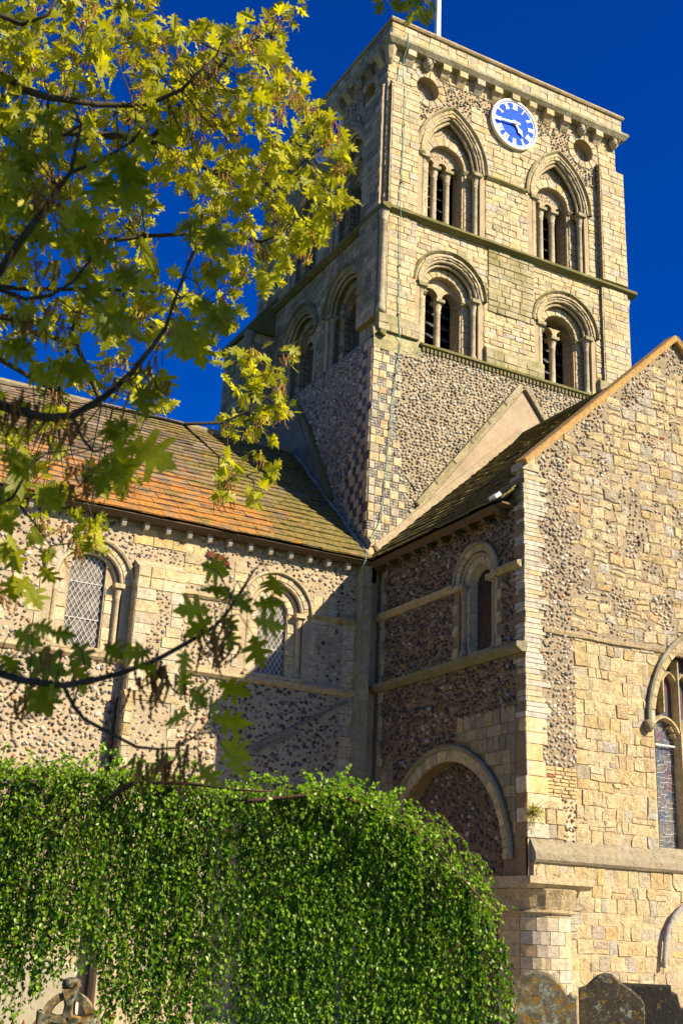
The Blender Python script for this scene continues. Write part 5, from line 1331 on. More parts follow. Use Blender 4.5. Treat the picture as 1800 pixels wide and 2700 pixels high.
NEAR_LEAVES=[[-11.83,-19.368,2.518,-11.738,-19.364,2.502],[-11.634,-19.384,2.524,-11.57,-19.339,2.481],[-11.737,-19.346,2.476,-11.783,-19.27,2.474],[-11.817,-19.567,2.391,-11.76,-19.579,2.352],[-11.684,-19.284,2.46,-11.721,-19.253,2.489],[-11.745,-19.266,2.426,-11.853,-19.26,2.404],[-11.792,-19.4,2.374,-11.866,-19.38,2.308],[-11.768,-19.383,2.381,-11.731,-19.379,2.361],[-11.77,-19.587,2.369,-11.709,-19.642,2.36],[-11.727,-19.497,2.354,-11.629,-19.482,2.346],[-11.652,-19.34,2.359,-11.63,-19.363,2.266],[-11.7,-19.309,2.369,-11.708,-19.326,2.296],[-11.91,-19.278,2.289,-11.964,-19.291,2.258],[-11.958,-19.476,2.207,-12.0,-19.41,2.197],[-11.876,-19.44,2.265,-11.885,-19.451,2.201],[-11.784,-19.181,2.275,-11.746,-19.131,2.2],[-11.846,-19.401,2.174,-11.778,-19.361,2.142],[-11.752,-19.351,2.214,-11.653,-19.362,2.194],[-11.803,-19.445,2.148,-11.766,-19.393,2.099],[-11.783,-19.266,2.139,-11.828,-19.184,2.118],[-11.702,-19.221,2.144,-11.61,-19.275,2.116],[-11.746,-19.393,2.056,-11.679,-19.449,2.003],[-11.753,-19.466,2.013,-11.715,-19.521,1.954],[-11.797,-19.385,1.992,-11.738,-19.385,1.939],[-12.227,-19.259,2.311,-12.173,-19.245,2.305],[-12.244,-19.133,2.316,-12.168,-19.16,2.283],[-12.114,-18.997,2.357,-12.04,-19.012,2.353],[-12.096,-19.175,2.302,-12.037,-19.176,2.242],[-12.058,-19.038,2.286,-12.021,-19.08,2.214],[-12.155,-18.915,2.294,-12.043,-18.984,2.25],[-12.218,-18.981,2.285,-12.17,-18.936,2.228],[-12.177,-19.238,2.18,-12.138,-19.194,2.093],[-12.187,-19.109,2.187,-12.129,-19.096,2.113],[-12.139,-19.253,2.188,-12.161,-19.282,2.122],[-12.03,-19.243,2.294,-11.966,-19.199,2.271],[-12.274,-19.163,2.244,-12.227,-19.135,2.228],[-11.997,-18.967,2.265,-11.973,-18.908,2.217],[-11.899,-19.222,2.288,-11.976,-19.207,2.28],[-12.036,-17.84,3.244,-11.99,-17.847,3.121],[-12.053,-17.805,3.19,-11.993,-17.741,3.109],[-11.956,-17.788,3.306,-12.015,-17.793,3.237],[-12.068,-17.863,3.075,-11.993,-17.798,2.997],[-11.909,-17.726,3.069,-11.852,-17.706,2.997],[-12.025,-17.974,2.902,-11.99,-17.982,2.794],[-12.022,-18.027,2.777,-11.997,-17.98,2.681],[-11.966,-18.027,2.755,-11.914,-18.058,2.647],[-11.87,-17.908,2.95,-11.867,-17.895,2.886],[-11.886,-17.85,2.877,-11.81,-17.81,2.825],[-11.804,-18.089,3.241,-11.729,-18.108,3.107],[-11.666,-18.337,3.215,-11.572,-18.354,3.19],[-12.075,-18.058,2.887,-12.045,-18.009,2.809],[-12.345,-19.305,3.735,-12.331,-19.25,3.689],[-12.448,-19.278,3.626,-12.372,-19.327,3.608],[-12.478,-19.348,3.513,-12.417,-19.358,3.45],[-12.397,-19.273,3.64,-12.431,-19.241,3.57],[-12.339,-19.418,3.59,-12.277,-19.372,3.609],[-12.181,-19.319,3.643,-12.183,-19.205,3.579],[-12.183,-19.437,3.563,-12.13,-19.394,3.484],[-12.156,-19.44,3.724,-12.091,-19.407,3.659],[-12.221,-19.518,3.59,-12.135,-19.487,3.502],[-12.483,-19.383,3.38,-12.402,-19.396,3.362],[-12.283,-19.172,3.545,-12.188,-19.133,3.556],[-12.223,-19.281,3.455,-12.264,-19.225,3.387],[-12.211,-19.361,3.383,-12.147,-19.387,3.318],[-12.283,-19.365,3.373,-12.188,-19.342,3.368],[-12.109,-19.182,3.41,-11.976,-19.214,3.377],[-12.149,-19.149,3.312,-12.029,-19.125,3.283],[-12.174,-19.223,3.385,-12.202,-19.162,3.339],[-12.39,-19.164,3.41,-12.328,-19.154,3.353],[-12.443,-19.192,3.435,-12.389,-19.184,3.367],[-11.97,-19.435,3.484,-12.0,-19.374,3.473],[-11.893,-19.394,3.516,-11.83,-19.385,3.432],[-11.865,-19.261,3.467,-11.8,-19.232,3.424],[-11.82,-19.338,3.307,-11.804,-19.354,3.222],[-11.861,-19.339,3.311,-11.903,-19.319,3.257],[-12.108,-19.476,3.72,-12.045,-19.476,3.694],[-12.38,-19.179,3.472,-12.279,-19.168,3.462],[-12.412,-19.345,3.716,-12.336,-19.363,3.701],[-12.491,-19.337,3.631,-12.413,-19.326,3.652],[-12.367,-19.259,3.601,-12.355,-19.225,3.523],[-12.435,-19.21,3.554,-12.438,-19.129,3.513],[-12.349,-19.34,3.626,-12.393,-19.293,3.672],[-12.476,-19.211,3.639,-12.423,-19.192,3.611],[-12.177,-19.314,3.22,-12.099,-19.326,3.135],[-12.073,-19.222,3.23,-11.988,-19.181,3.223],[-11.978,-19.384,3.2,-11.894,-19.344,3.13],[-11.894,-19.323,3.22,-11.83,-19.264,3.133],[-11.927,-19.521,3.183,-11.849,-19.482,3.139],[-11.962,-19.29,3.094,-11.922,-19.244,3.028],[-12.03,-19.293,3.012,-11.972,-19.256,2.94],[-12.058,-19.126,2.974,-12.002,-19.093,2.912],[-11.995,-19.139,2.913,-11.865,-19.203,2.836],[-12.075,-19.282,2.784,-12.1,-19.241,2.689],[-12.035,-19.124,2.838,-11.979,-19.14,2.761],[-12.389,-19.149,3.113,-12.288,-19.133,3.085],[-12.345,-19.344,2.974,-12.264,-19.34,2.931],[-12.28,-19.308,3.022,-12.208,-19.348,2.965],[-12.252,-19.341,3.001,-12.165,-19.365,2.969],[-12.316,-19.208,2.768,-12.271,-19.224,2.701],[-12.36,-19.241,2.732,-12.307,-19.258,2.753],[-12.243,-19.133,2.728,-12.149,-19.121,2.685],[-12.301,-19.027,2.688,-12.248,-19.055,2.661],[-12.331,-19.137,3.24,-12.353,-19.15,3.162],[-12.295,-19.302,3.158,-12.318,-19.287,3.096],[-12.009,-19.261,2.921,-12.048,-19.264,2.857],[-10.733,-18.298,5.754,-10.751,-18.25,5.704],[-10.805,-18.497,5.569,-10.757,-18.479,5.552],[-10.737,-18.52,5.584,-10.74,-18.491,5.573],[-10.672,-18.479,5.636,-10.599,-18.441,5.578],[-10.594,-18.316,5.761,-10.557,-18.241,5.727],[-10.616,-18.489,5.655,-10.546,-18.479,5.663],[-10.584,-18.422,5.689,-10.554,-18.425,5.661],[-10.637,-18.525,5.557,-10.614,-18.49,5.534],[-10.716,-18.411,5.713,-10.693,-18.339,5.714],[-10.601,-18.359,5.81,-10.56,-18.33,5.784]]
NEAR_BRANCH=[[0.011,0.003,[[-12.333,-19.162,2.203],[-12.253,-19.097,2.207],[-12.221,-19.202,2.177],[-12.132,-19.279,2.163],[-12.043,-19.191,2.2],[-11.966,-19.195,2.229],[-11.922,-19.342,2.245],[-11.843,-19.377,2.302],[-11.745,-19.303,2.374],[-11.732,-19.359,2.408],[-11.753,-19.48,2.432],[-11.705,-19.45,2.507]]],[0.006,0.002,[[-12.113,-19.208,2.176],[-12.058,-19.133,2.139],[-12.055,-19.232,2.093],[-11.938,-19.316,2.026],[-11.848,-19.228,2.04],[-11.797,-19.222,2.049],[-11.792,-19.357,2.07],[-11.763,-19.369,2.118]]],[0.016,0.003,[[-12.433,-19.154,2.922],[-12.353,-19.093,2.951],[-12.329,-19.188,2.905],[-12.253,-19.253,2.878],[-12.165,-19.173,2.937],[-12.086,-19.199,3.01],[-12.066,-19.349,3.025],[-12.029,-19.389,3.096],[-11.976,-19.321,3.197],[-11.979,-19.408,3.274],[-11.999,-19.561,3.317]]],[0.006,0.002,[[-12.176,-19.204,2.915],[-12.115,-19.121,2.891],[-12.106,-19.209,2.828],[-12.078,-19.278,2.83]]],[0.014,0.003,[[-12.487,-19.162,3.194],[-12.418,-19.152,3.324],[-12.409,-19.277,3.336],[-12.397,-19.354,3.355],[-12.353,-19.296,3.467],[-12.325,-19.319,3.539],[-12.325,-19.448,3.512],[-12.328,-19.481,3.572],[-12.309,-19.423,3.691],[-12.345,-19.467,3.697]]],[0.006,0.002,[[-12.314,-19.402,3.543],[-12.231,-19.383,3.628],[-12.187,-19.515,3.622],[-12.183,-19.584,3.62]]],[0.009,0.003,[[-12.475,-19.195,3.253],[-12.407,-19.13,3.282],[-12.352,-19.223,3.222],[-12.3,-19.293,3.217],[-12.228,-19.231,3.314],[-12.192,-19.254,3.388]]],[0.009,0.003,[[-12.142,-17.943,3.019],[-12.074,-17.889,3.074],[-12.054,-17.999,3.07],[-12.025,-18.103,3.177],[-11.946,-18.032,3.27]]],[0.005,0.002,[[-12.05,-17.981,3.077],[-11.933,-17.9,3.015],[-11.889,-17.987,2.917],[-11.803,-18.071,2.928]]],[0.005,0.002,[[-12.102,-17.912,2.896],[-12.016,-17.857,2.935],[-12.001,-17.928,2.805]]],[0.012,0.004,[[-10.64,-18.773,5.917],[-10.658,-18.564,5.865],[-10.694,-18.511,5.694],[-10.708,-18.488,5.601]]]]
MID_BRANCH=[[0.03,0.006,[[-12.227,-16.26,6.229],[-12.086,-16.187,6.241],[-11.949,-16.253,6.135],[-11.819,-16.315,6.097],[-11.532,-16.295,6.179],[-11.264,-16.373,6.23],[-11.121,-16.593,6.254],[-11.04,-16.706,6.366],[-10.926,-16.734,6.537]]],[0.035,0.006,[[-12.05,-15.453,6.287],[-11.923,-15.441,6.383],[-11.765,-15.569,6.355],[-11.464,-15.716,6.381],[-11.055,-15.739,6.464],[-10.892,-15.755,6.461],[-10.621,-15.882,6.299],[-10.431,-15.929,6.277],[-10.184,-15.955,6.382],[-10.023,-16.163,6.489]]],[0.018,0.005,[[-11.062,-15.766,6.435],[-10.866,-15.9,6.664],[-10.82,-16.137,6.771],[-10.692,-16.395,6.927],[-10.475,-16.458,7.075]]],[0.028,0.006,[[-11.86,-14.867,5.885],[-11.723,-14.85,5.978],[-11.434,-15.016,5.969],[-11.14,-15.154,5.977],[-10.82,-15.191,6.114],[-10.36,-15.374,6.203],[-10.106,-15.565,6.11],[-9.972,-15.664,6.181]]],[0.022,0.006,[[-11.766,-14.543,5.692],[-11.617,-14.527,5.787],[-11.434,-14.661,5.759],[-10.955,-14.865,5.811],[-10.625,-14.872,5.891],[-10.457,-14.926,5.938]]],[0.024,0.006,[[-11.788,-14.832,5.38],[-11.535,-14.81,5.428],[-11.44,-14.89,5.324],[-11.149,-14.989,5.27],[-10.873,-14.789,4.969],[-10.491,-14.865,4.941],[-10.356,-15.017,4.871],[-10.101,-15.122,4.905],[-9.919,-15.125,5.047],[-9.778,-15.303,5.19]]],[0.01,0.004,[[-10.339,-14.969,4.892],[-10.039,-14.923,4.74],[-9.813,-15.056,4.557]]],[0.025,0.006,[[-12.049,-15.607,5.976],[-11.929,-15.617,6.109],[-11.763,-15.772,6.115],[-11.584,-15.941,6.209],[-11.368,-15.97,6.373],[-11.195,-16.065,6.477]]],[0.016,0.005,[[-11.214,-14.943,4.908],[-11.208,-15.116,5.437],[-10.905,-15.281,5.376],[-10.594,-15.418,5.33],[-10.389,-15.361,5.339]]],[0.02,0.006,[[-12.282,-16.505,6.224],[-12.184,-16.522,6.356],[-12.074,-16.604,6.279],[-11.961,-16.72,6.31],[-11.912,-16.751,6.509]]]]
SHOOTS=[[-12.25,-16.27,6.38],[-11.29,-16.2,5.63],[-11.47,-15.2,6.72],[-10.87,-16.35,6.34],[-11.3,-16.43,5.89],[-11.14,-14.82,6.26],[-11.6,-15.34,5.26],[-11.05,-16.42,6.17],[-11.51,-15.58,6.56],[-11.2,-15.39,5.41],[-10.3,-15.45,5.68],[-10.84,-15.88,6.35],[-11.18,-15.22,5.82],[-11.45,-15.76,5.73],[-10.17,-15.91,6.2],[-9.95,-15.75,7.41],[-10.54,-16.26,5.85],[-10.95,-15.91,6.31],[-11.5,-15.16,5.52],[-11.97,-15.7,6.44],[-9.94,-15.37,4.34],[-10.16,-16.16,6.93],[-9.72,-14.29,4.83],[-10.77,-16.31,5.82],[-11.77,-15.48,6.07],[-11.98,-15.2,7.53],[-11.81,-16.15,5.46],[-9.72,-15.91,6.6],[-10.52,-15.84,5.81],[-10.86,-15.96,6.63],[-10.0,-15.39,6.18],[-11.88,-16.04,6.23],[-10.21,-16.61,5.6],[-10.52,-15.95,6.91],[-10.32,-15.12,6.93],[-11.52,-15.63,6.25],[-11.17,-15.38,7.41],[-10.1,-15.92,6.21],[-9.79,-15.58,6.14],[-11.29,-15.87,7.17],[-12.0,-15.22,6.87],[-11.13,-15.95,7.17],[-11.78,-15.51,6.94],[-11.3,-14.96,6.11],[-10.7,-16.4,6.26],[-11.73,-15.51,7.55],[-11.7,-15.84,7.08],[-11.23,-15.7,6.41],[-10.96,-15.64,6.67],[-11.28,-15.3,5.19],[-10.63,-16.17,5.88],[-11.6,-15.45,7.55],[-11.49,-16.6,6.67],[-11.45,-15.68,5.95],[-11.56,-15.98,7.15],[-11.49,-15.24,5.79],[-11.66,-16.63,6.38],[-10.82,-16.14,6.04],[-10.09,-14.86,5.5],[-11.39,-16.02,5.63],[-11.8,-15.54,6.29],[-12.04,-16.52,6.39],[-10.4,-16.35,5.39],[-10.35,-14.17,5.31],[-10.18,-16.12,6.27],[-11.72,-15.68,6.42],[-12.16,-16.45,6.21],[-11.9,-15.6,5.18],[-10.61,-16.41,7.08],[-10.78,-15.46,7.37],[-10.75,-14.84,6.55],[-9.83,-15.37,4.53],[-10.58,-15.6,6.01],[-10.17,-16.51,6.0],[-11.27,-14.59,5.97],[-10.64,-16.73,6.26],[-11.39,-16.1,6.34],[-10.21,-16.35,5.7],[-12.02,-15.32,6.92],[-9.99,-15.57,6.93],[-10.05,-15.29,4.79],[-11.92,-15.4,5.54],[-10.63,-15.52,7.33],[-12.08,-16.11,5.82],[-10.92,-15.01,6.24],[-10.49,-16.16,6.06],[-10.06,-14.97,6.28],[-10.35,-16.41,6.11],[-10.14,-14.71,5.75],[-11.5,-15.53,7.42],[-11.87,-15.72,5.97],[-10.2,-16.77,6.28],[-10.7,-15.92,6.92],[-10.97,-16.39,5.77],[-11.96,-15.18,6.13],[-11.45,-15.35,5.19],[-10.15,-15.35,5.99],[-10.62,-16.54,5.89],[-10.92,-15.25,6.32],[-11.67,-15.5,5.38],[-11.71,-15.65,6.74],[-9.72,-15.99,6.79],[-12.0,-16.23,6.2],[-10.06,-15.72,5.11],[-9.69,-15.17,5.54],[-11.47,-15.16,6.39],[-10.48,-14.54,5.73],[-11.92,-16.12,5.54],[-10.4,-15.88,5.87],[-11.7,-15.49,5.7],[-9.77,-14.65,5.4],[-11.36,-15.6,6.32],[-11.9,-15.57,5.8],[-11.97,-16.09,5.99],[-11.67,-14.86,4.9],[-11.53,-15.66,5.88],[-11.71,-16.1,5.43],[-10.8,-16.04,7.09],[-10.92,-14.26,5.41],[-12.03,-15.99,6.68],[-10.56,-15.93,6.27],[-10.43,-14.71,5.96],[-11.65,-14.38,6.22],[-11.79,-14.56,6.57],[-11.44,-15.85,7.44],[-10.25,-15.63,4.39],[-11.54,-16.11,6.58],[-10.09,-16.53,6.38],[-11.62,-14.96,6.55],[-11.14,-15.81,7.44],[-11.71,-15.37,7.17],[-11.68,-15.33,4.51],[-11.86,-15.69,5.6],[-11.49,-15.48,7.8],[-9.97,-16.24,5.94],[-11.75,-15.55,6.68],[-11.49,-16.21,6.89],[-10.71,-14.89,5.75],[-11.98,-16.39,5.87],[-11.06,-14.58,5.75],[-10.02,-15.45,6.93],[-10.69,-15.63,6.76],[-11.7,-15.43,5.61],[-10.4,-16.18,7.27],[-11.18,-16.68,6.66],[-10.98,-15.42,6.86],[-11.05,-15.48,7.06],[-10.87,-15.04,5.58],[-10.9,-15.79,7.22],[-10.85,-15.57,6.76],[-11.78,-15.53,7.23],[-11.33,-15.56,7.58],[-10.46,-16.01,7.33],[-10.73,-14.31,5.53],[-9.67,-15.07,5.34],[-11.9,-15.81,5.25],[-11.28,-16.58,6.55],[-9.93,-15.74,7.23],[-12.03,-16.6,6.42],[-9.81,-15.3,6.46],[-9.78,-14.87,5.05],[-12.04,-15.85,5.57],[-10.84,-14.87,6.45],[-11.3,-15.94,7.41],[-10.79,-15.57,4.85],[-10.89,-15.46,5.28],[-11.08,-15.71,6.97],[-12.13,-15.52,6.82],[-11.24,-16.0,7.06],[-11.76,-14.44,5.94],[-10.27,-16.42,6.28],[-11.87,-15.55,7.53],[-11.55,-14.2,5.9],[-10.34,-14.45,5.27],[-10.5,-15.66,5.78],[-11.66,-15.78,5.75],[-10.45,-16.58,7.13],[-10.97,-16.17,6.58],[-10.2,-15.64,6.44],[-10.55,-16.72,6.04],[-10.81,-16.63,6.71],[-10.82,-16.72,6.18],[-11.17,-15.73,4.97],[-10.74,-15.96,5.88],[-10.04,-16.18,6.6],[-10.84,-14.74,5.86],[-11.21,-16.23,6.67],[-10.79,-15.18,6.88],[-10.83,-16.3,6.99],[-9.66,-15.46,6.91],[-11.27,-16.09,6.37],[-10.63,-16.01,5.95],[-10.75,-16.13,5.59],[-10.66,-15.77,7.24],[-10.3,-16.15,6.87],[-11.1,-15.63,7.73],[-10.34,-16.22,6.67],[-10.07,-15.34,6.29],[-12.08,-16.09,6.02],[-11.08,-14.83,6.65],[-11.26,-15.88,5.07],[-10.97,-16.52,6.31],[-11.47,-15.01,7.22],[-10.76,-16.86,6.25],[-10.05,-15.32,6.95],[-9.83,-15.48,7.15],[-10.77,-16.12,5.21],[-10.78,-15.46,5.54],[-10.75,-15.65,7.14],[-11.96,-14.83,7.03],[-10.51,-15.89,6.49],[-10.2,-15.29,6.82],[-10.05,-15.48,5.1],[-10.8,-14.54,5.25],[-10.87,-15.99,5.05],[-11.11,-15.09,6.03],[-10.48,-16.04,5.48],[-11.34,-15.16,6.48],[-11.78,-15.88,6.07],[-10.75,-16.42,5.52],[-11.61,-15.99,6.73],[-11.47,-16.69,6.82],[-10.03,-15.37,5.26],[-11.15,-16.22,5.34],[-11.06,-16.1,6.63],[-12.13,-16.3,6.5],[-10.54,-16.62,6.79],[-11.09,-14.89,5.49],[-11.14,-15.25,6.59],[-10.84,-15.76,6.27],[-11.3,-15.04,5.04],[-11.79,-16.26,6.58],[-9.79,-16.09,6.57],[-9.94,-15.44,6.27],[-11.21,-16.34,6.36],[-11.53,-16.25,5.98],[-11.17,-15.71,7.08],[-11.79,-16.46,6.76],[-11.65,-14.43,5.47],[-10.73,-15.3,5.79],[-11.13,-16.34,5.82],[-10.18,-15.91,5.61],[-11.21,-13.98,5.17],[-10.23,-15.78,7.18],[-11.39,-15.55,6.78],[-9.65,-15.01,6.42],[-9.92,-14.65,6.01],[-10.39,-15.66,6.97],[-9.59,-14.56,4.98],[-11.31,-15.11,5.51],[-11.57,-14.4,5.98],[-11.2,-15.59,5.42],[-11.26,-15.26,7.32],[-11.27,-14.98,7.1],[-11.81,-15.38,7.22],[-10.7,-15.24,7.16],[-10.16,-15.72,6.57],[-10.6,-15.65,6.71],[-12.0,-16.41,6.26],[-10.3,-15.8,6.9],[-11.23,-16.29,5.78],[-10.49,-15.38,7.05],[-10.46,-15.32,6.63],[-10.84,-14.71,6.16],[-11.55,-15.46,7.0],[-11.36,-15.35,5.01],[-11.57,-14.69,5.26],[-11.53,-14.94,5.23],[-10.74,-14.84,6.33],[-11.14,-15.24,6.06],[-10.17,-16.47,6.59],[-10.81,-14.76,5.57],[-10.02,-15.56,6.63],[-9.87,-15.83,6.38],[-12.02,-15.61,6.05],[-11.08,-15.27,6.33],[-11.19,-14.73,5.02],[-10.75,-16.93,6.43],[-10.45,-16.68,6.53],[-11.83,-15.56,5.02],[-10.34,-16.11,6.58],[-10.29,-16.43,5.57],[-10.26,-15.57,6.71],[-10.67,-16.03,6.9],[-11.62,-16.52,6.37],[-9.61,-15.03,5.16],[-9.67,-14.81,5.17],[-11.39,-15.63,4.45],[-11.79,-14.8,6.08],[-10.97,-15.34,5.67],[-9.83,-14.49,5.21],[-11.93,-15.38,7.54],[-10.91,-16.11,7.17],[-11.53,-14.44,5.62],[-11.98,-15.92,5.85],[-10.4,-16.2,7.44],[-9.92,-16.0,6.85],[-10.24,-15.97,7.15],[-10.94,-16.22,6.79],[-10.48,-16.16,5.76],[-12.27,-16.16,6.84],[-11.23,-16.4,6.2],[-10.7,-14.77,5.27],[-10.89,-15.34,6.39],[-10.47,-16.1,7.0],[-9.84,-15.28,6.13],[-10.85,-16.19,6.18],[-10.79,-14.9,5.32],[-9.65,-15.66,6.59],[-11.08,-15.91,7.04],[-10.71,-16.79,6.47],[-11.2,-16.52,6.71],[-10.47,-16.66,6.65],[-11.7,-15.96,6.27],[-10.56,-15.61,6.65],[-10.53,-16.04,6.14],[-11.71,-15.95,5.89],[-9.48,-14.52,5.2],[-12.21,-15.81,7.05],[-11.55,-15.27,7.3],[-11.35,-15.4,5.76],[-11.99,-16.35,6.2],[-10.13,-16.72,5.72],[-12.09,-15.22,7.36],[-10.97,-17.05,6.42],[-10.95,-15.77,4.71],[-9.96,-14.83,4.48],[-10.12,-15.57,5.25],[-10.15,-16.81,5.73],[-10.78,-16.27,6.43],[-11.32,-14.53,4.72],[-11.51,-15.27,4.34],[-11.3,-14.88,4.41],[-11.24,-15.19,4.43],[-11.32,-14.59,4.4],[-10.72,-13.91,4.42],[-10.77,-14.46,4.17],[-10.61,-14.15,4.19],[-10.68,-14.0,4.19],[-11.03,-15.54,3.84],[-11.31,-15.35,4.06],[-11.2,-13.94,4.4],[-11.13,-14.55,4.07],[-11.36,-14.61,3.9],[-10.44,-14.13,4.67],[-10.86,-15.23,4.32],[-10.63,-14.85,4.45],[-11.35,-14.15,4.93],[-11.14,-14.38,4.9],[-11.23,-15.46,4.11]]
CATKINS=[[-12.38,-19.34,3.48],[-12.33,-19.36,3.48],[-12.32,-19.27,3.34],[-12.29,-19.21,3.22],[-12.35,-19.19,3.19],[-12.26,-19.2,3.19],[-12.03,-19.32,3.08],[-12.05,-19.29,3.03],[-12.0,-19.32,3.05],[-12.16,-19.2,2.9],[-12.2,-19.2,2.91],[-12.26,-19.18,2.91],[-12.11,-19.17,2.8],[-12.12,-19.16,2.76],[-12.31,-19.19,2.95],[-12.35,-19.17,2.92],[-11.78,-19.41,2.33],[-11.77,-19.41,2.31],[-11.8,-19.4,2.33],[-11.91,-19.34,2.23],[-11.92,-19.32,2.19],[-11.88,-19.34,2.21],[-11.83,-19.32,2.01],[-11.82,-19.33,2.0],[-11.9,-19.3,2.0],[-11.86,-19.32,2.01],[-12.13,-19.12,2.27],[-12.16,-19.09,2.18],[-12.19,-19.08,2.16],[-12.01,-17.89,2.75],[-11.87,-18.0,3.0],[-11.81,-17.99,2.93],[-12.12,-19.17,2.79],[-12.1,-19.16,2.77],[-10.93,-15.2,6.21],[-10.9,-15.54,6.58],[-10.35,-16.57,6.55],[-11.77,-16.41,6.79],[-11.35,-15.13,4.3],[-11.73,-16.1,5.77],[-9.99,-15.79,4.94],[-9.98,-15.79,6.76],[-11.14,-15.06,6.47],[-10.99,-16.08,6.94],[-11.12,-15.17,6.62],[-10.94,-16.54,6.16],[-11.56,-15.64,6.38],[-11.01,-15.67,7.22],[-10.8,-16.35,6.35],[-11.0,-16.75,6.37],[-11.21,-14.66,5.73],[-10.86,-15.87,6.58],[-10.3,-15.45,6.55],[-11.33,-16.35,6.15],[-11.15,-14.42,4.86],[-10.88,-16.06,6.77],[-10.03,-15.59,6.41],[-10.15,-15.39,4.47],[-10.26,-16.88,6.17],[-10.4,-16.18,6.81],[-11.26,-15.55,5.6],[-11.62,-16.45,6.52],[-11.48,-16.71,6.78],[-10.46,-16.27,5.64],[-10.52,-16.49,7.14],[-11.03,-15.6,6.69],[-10.21,-16.77,6.16],[-10.74,-16.5,6.34],[-10.77,-15.96,7.14],[-10.65,-16.64,6.58],[-10.71,-15.01,5.05],[-10.67,-16.74,6.58],[-10.86,-15.6,6.72],[-10.3,-15.73,6.04],[-11.36,-15.45,4.67],[-10.05,-15.51,4.73],[-10.93,-15.5,6.26],[-10.23,-16.22,5.8],[-10.97,-16.28,6.03],[-9.97,-15.49,4.83],[-11.66,-16.09,5.74],[-11.33,-16.47,6.24],[-10.36,-16.23,5.59],[-10.91,-15.57,5.34],[-10.69,-14.75,5.26],[-10.96,-14.75,5.66],[-10.61,-16.45,6.68],[-11.51,-15.1,6.04],[-10.4,-16.19,7.24],[-10.82,-14.82,5.95],[-10.69,-16.38,6.25],[-10.87,-15.79,6.7],[-11.18,-15.77,7.23],[-10.87,-15.49,6.41],[-10.6,-15.94,5.05],[-10.48,-15.31,6.18],[-10.56,-14.53,4.5],[-11.02,-15.96,6.72],[-10.91,-16.9,6.54],[-10.16,-16.38,5.58],[-11.31,-16.71,6.41],[-11.02,-15.35,5.75],[-11.09,-15.69,6.41],[-11.46,-16.51,6.43],[-11.84,-15.45,6.87],[-11.68,-15.5,5.86],[-10.71,-16.32,5.96],[-10.59,-16.13,6.73],[-11.18,-15.31,4.88],[-10.36,-16.67,6.4],[-12.0,-16.3,6.55],[-11.16,-15.45,6.57],[-10.92,-16.24,5.86],[-10.22,-15.79,5.11],[-11.17,-15.22,4.18],[-10.6,-15.22,5.64],[-11.93,-15.96,7.15],[-10.52,-15.71,5.73],[-10.06,-15.98,5.06],[-11.71,-16.5,6.3],[-11.04,-15.66,7.12],[-10.33,-16.35,6.9],[-11.5,-16.16,5.9],[-10.6,-14.99,5.11],[-11.29,-15.05,6.15],[-10.77,-15.69,5.2],[-10.98,-15.81,7.31],[-10.1,-16.37,5.75],[-9.89,-15.25,4.37],[-10.41,-15.95,6.05],[-11.0,-14.22,4.79],[-11.87,-16.02,6.79],[-10.18,-15.42,5.92],[-11.19,-15.24,6.11],[-11.02,-15.78,5.71],[-10.37,-15.82,5.89],[-10.08,-15.13,4.34],[-10.94,-16.22,6.4],[-10.28,-16.71,6.37],[-10.07,-16.65,6.1],[-11.53,-15.31,6.97],[-11.04,-15.12,6.4],[-11.99,-16.41,6.57],[-10.77,-14.45,5.28],[-11.66,-16.28,6.74],[-11.41,-15.9,7.14],[-11.84,-15.9,6.61],[-11.47,-15.84,6.43],[-10.51,-16.56,6.83],[-10.98,-16.49,6.07],[-10.86,-15.13,5.18],[-10.45,-15.85,5.42],[-11.22,-14.87,6.06],[-10.3,-15.94,6.45],[-9.92,-15.7,4.8],[-11.2,-16.0,7.36],[-9.85,-15.17,4.69],[-10.27,-16.28,6.86],[-10.86,-15.84,6.83],[-11.3,-15.93,7.09],[-11.61,-15.45,5.19],[-11.0,-15.62,6.92],[-10.85,-15.59,6.53],[-10.37,-16.39,7.29],[-11.68,-15.74,6.99],[-11.29,-15.51,5.23],[-10.65,-15.61,7.03],[-11.2,-15.85,6.95],[-9.61,-15.77,6.5],[-11.0,-15.73,5.62],[-11.64,-16.38,6.78],[-11.45,-15.88,7.39],[-10.53,-15.46,6.83],[-9.73,-15.94,6.27],[-10.99,-16.56,6.42],[-11.22,-15.49,5.33],[-11.22,-15.06,5.29],[-10.6,-16.84,6.26],[-11.69,-16.43,6.91],[-11.17,-15.35,5.85],[-9.85,-14.61,4.68],[-11.68,-15.31,6.29],[-9.81,-15.75,6.56],[-10.62,-16.07,5.74],[-9.95,-14.81,5.04],[-10.67,-16.11,5.86],[-10.43,-16.44,6.25],[-10.25,-15.47,5.81],[-10.82,-16.65,6.67],[-11.12,-15.7,4.82],[-11.23,-15.2,6.0],[-10.8,-16.87,6.52],[-9.95,-15.8,6.07],[-10.74,-16.1,5.58],[-11.75,-15.83,6.58],[-10.64,-15.76,7.02],[-10.01,-15.6,5.15],[-10.76,-15.27,4.27],[-10.69,-14.8,5.61],[-9.67,-15.63,6.36],[-10.99,-16.36,6.92],[-11.14,-14.57,4.88],[-10.47,-16.54,6.38],[-10.83,-16.97,6.54]]
cb = Acc()
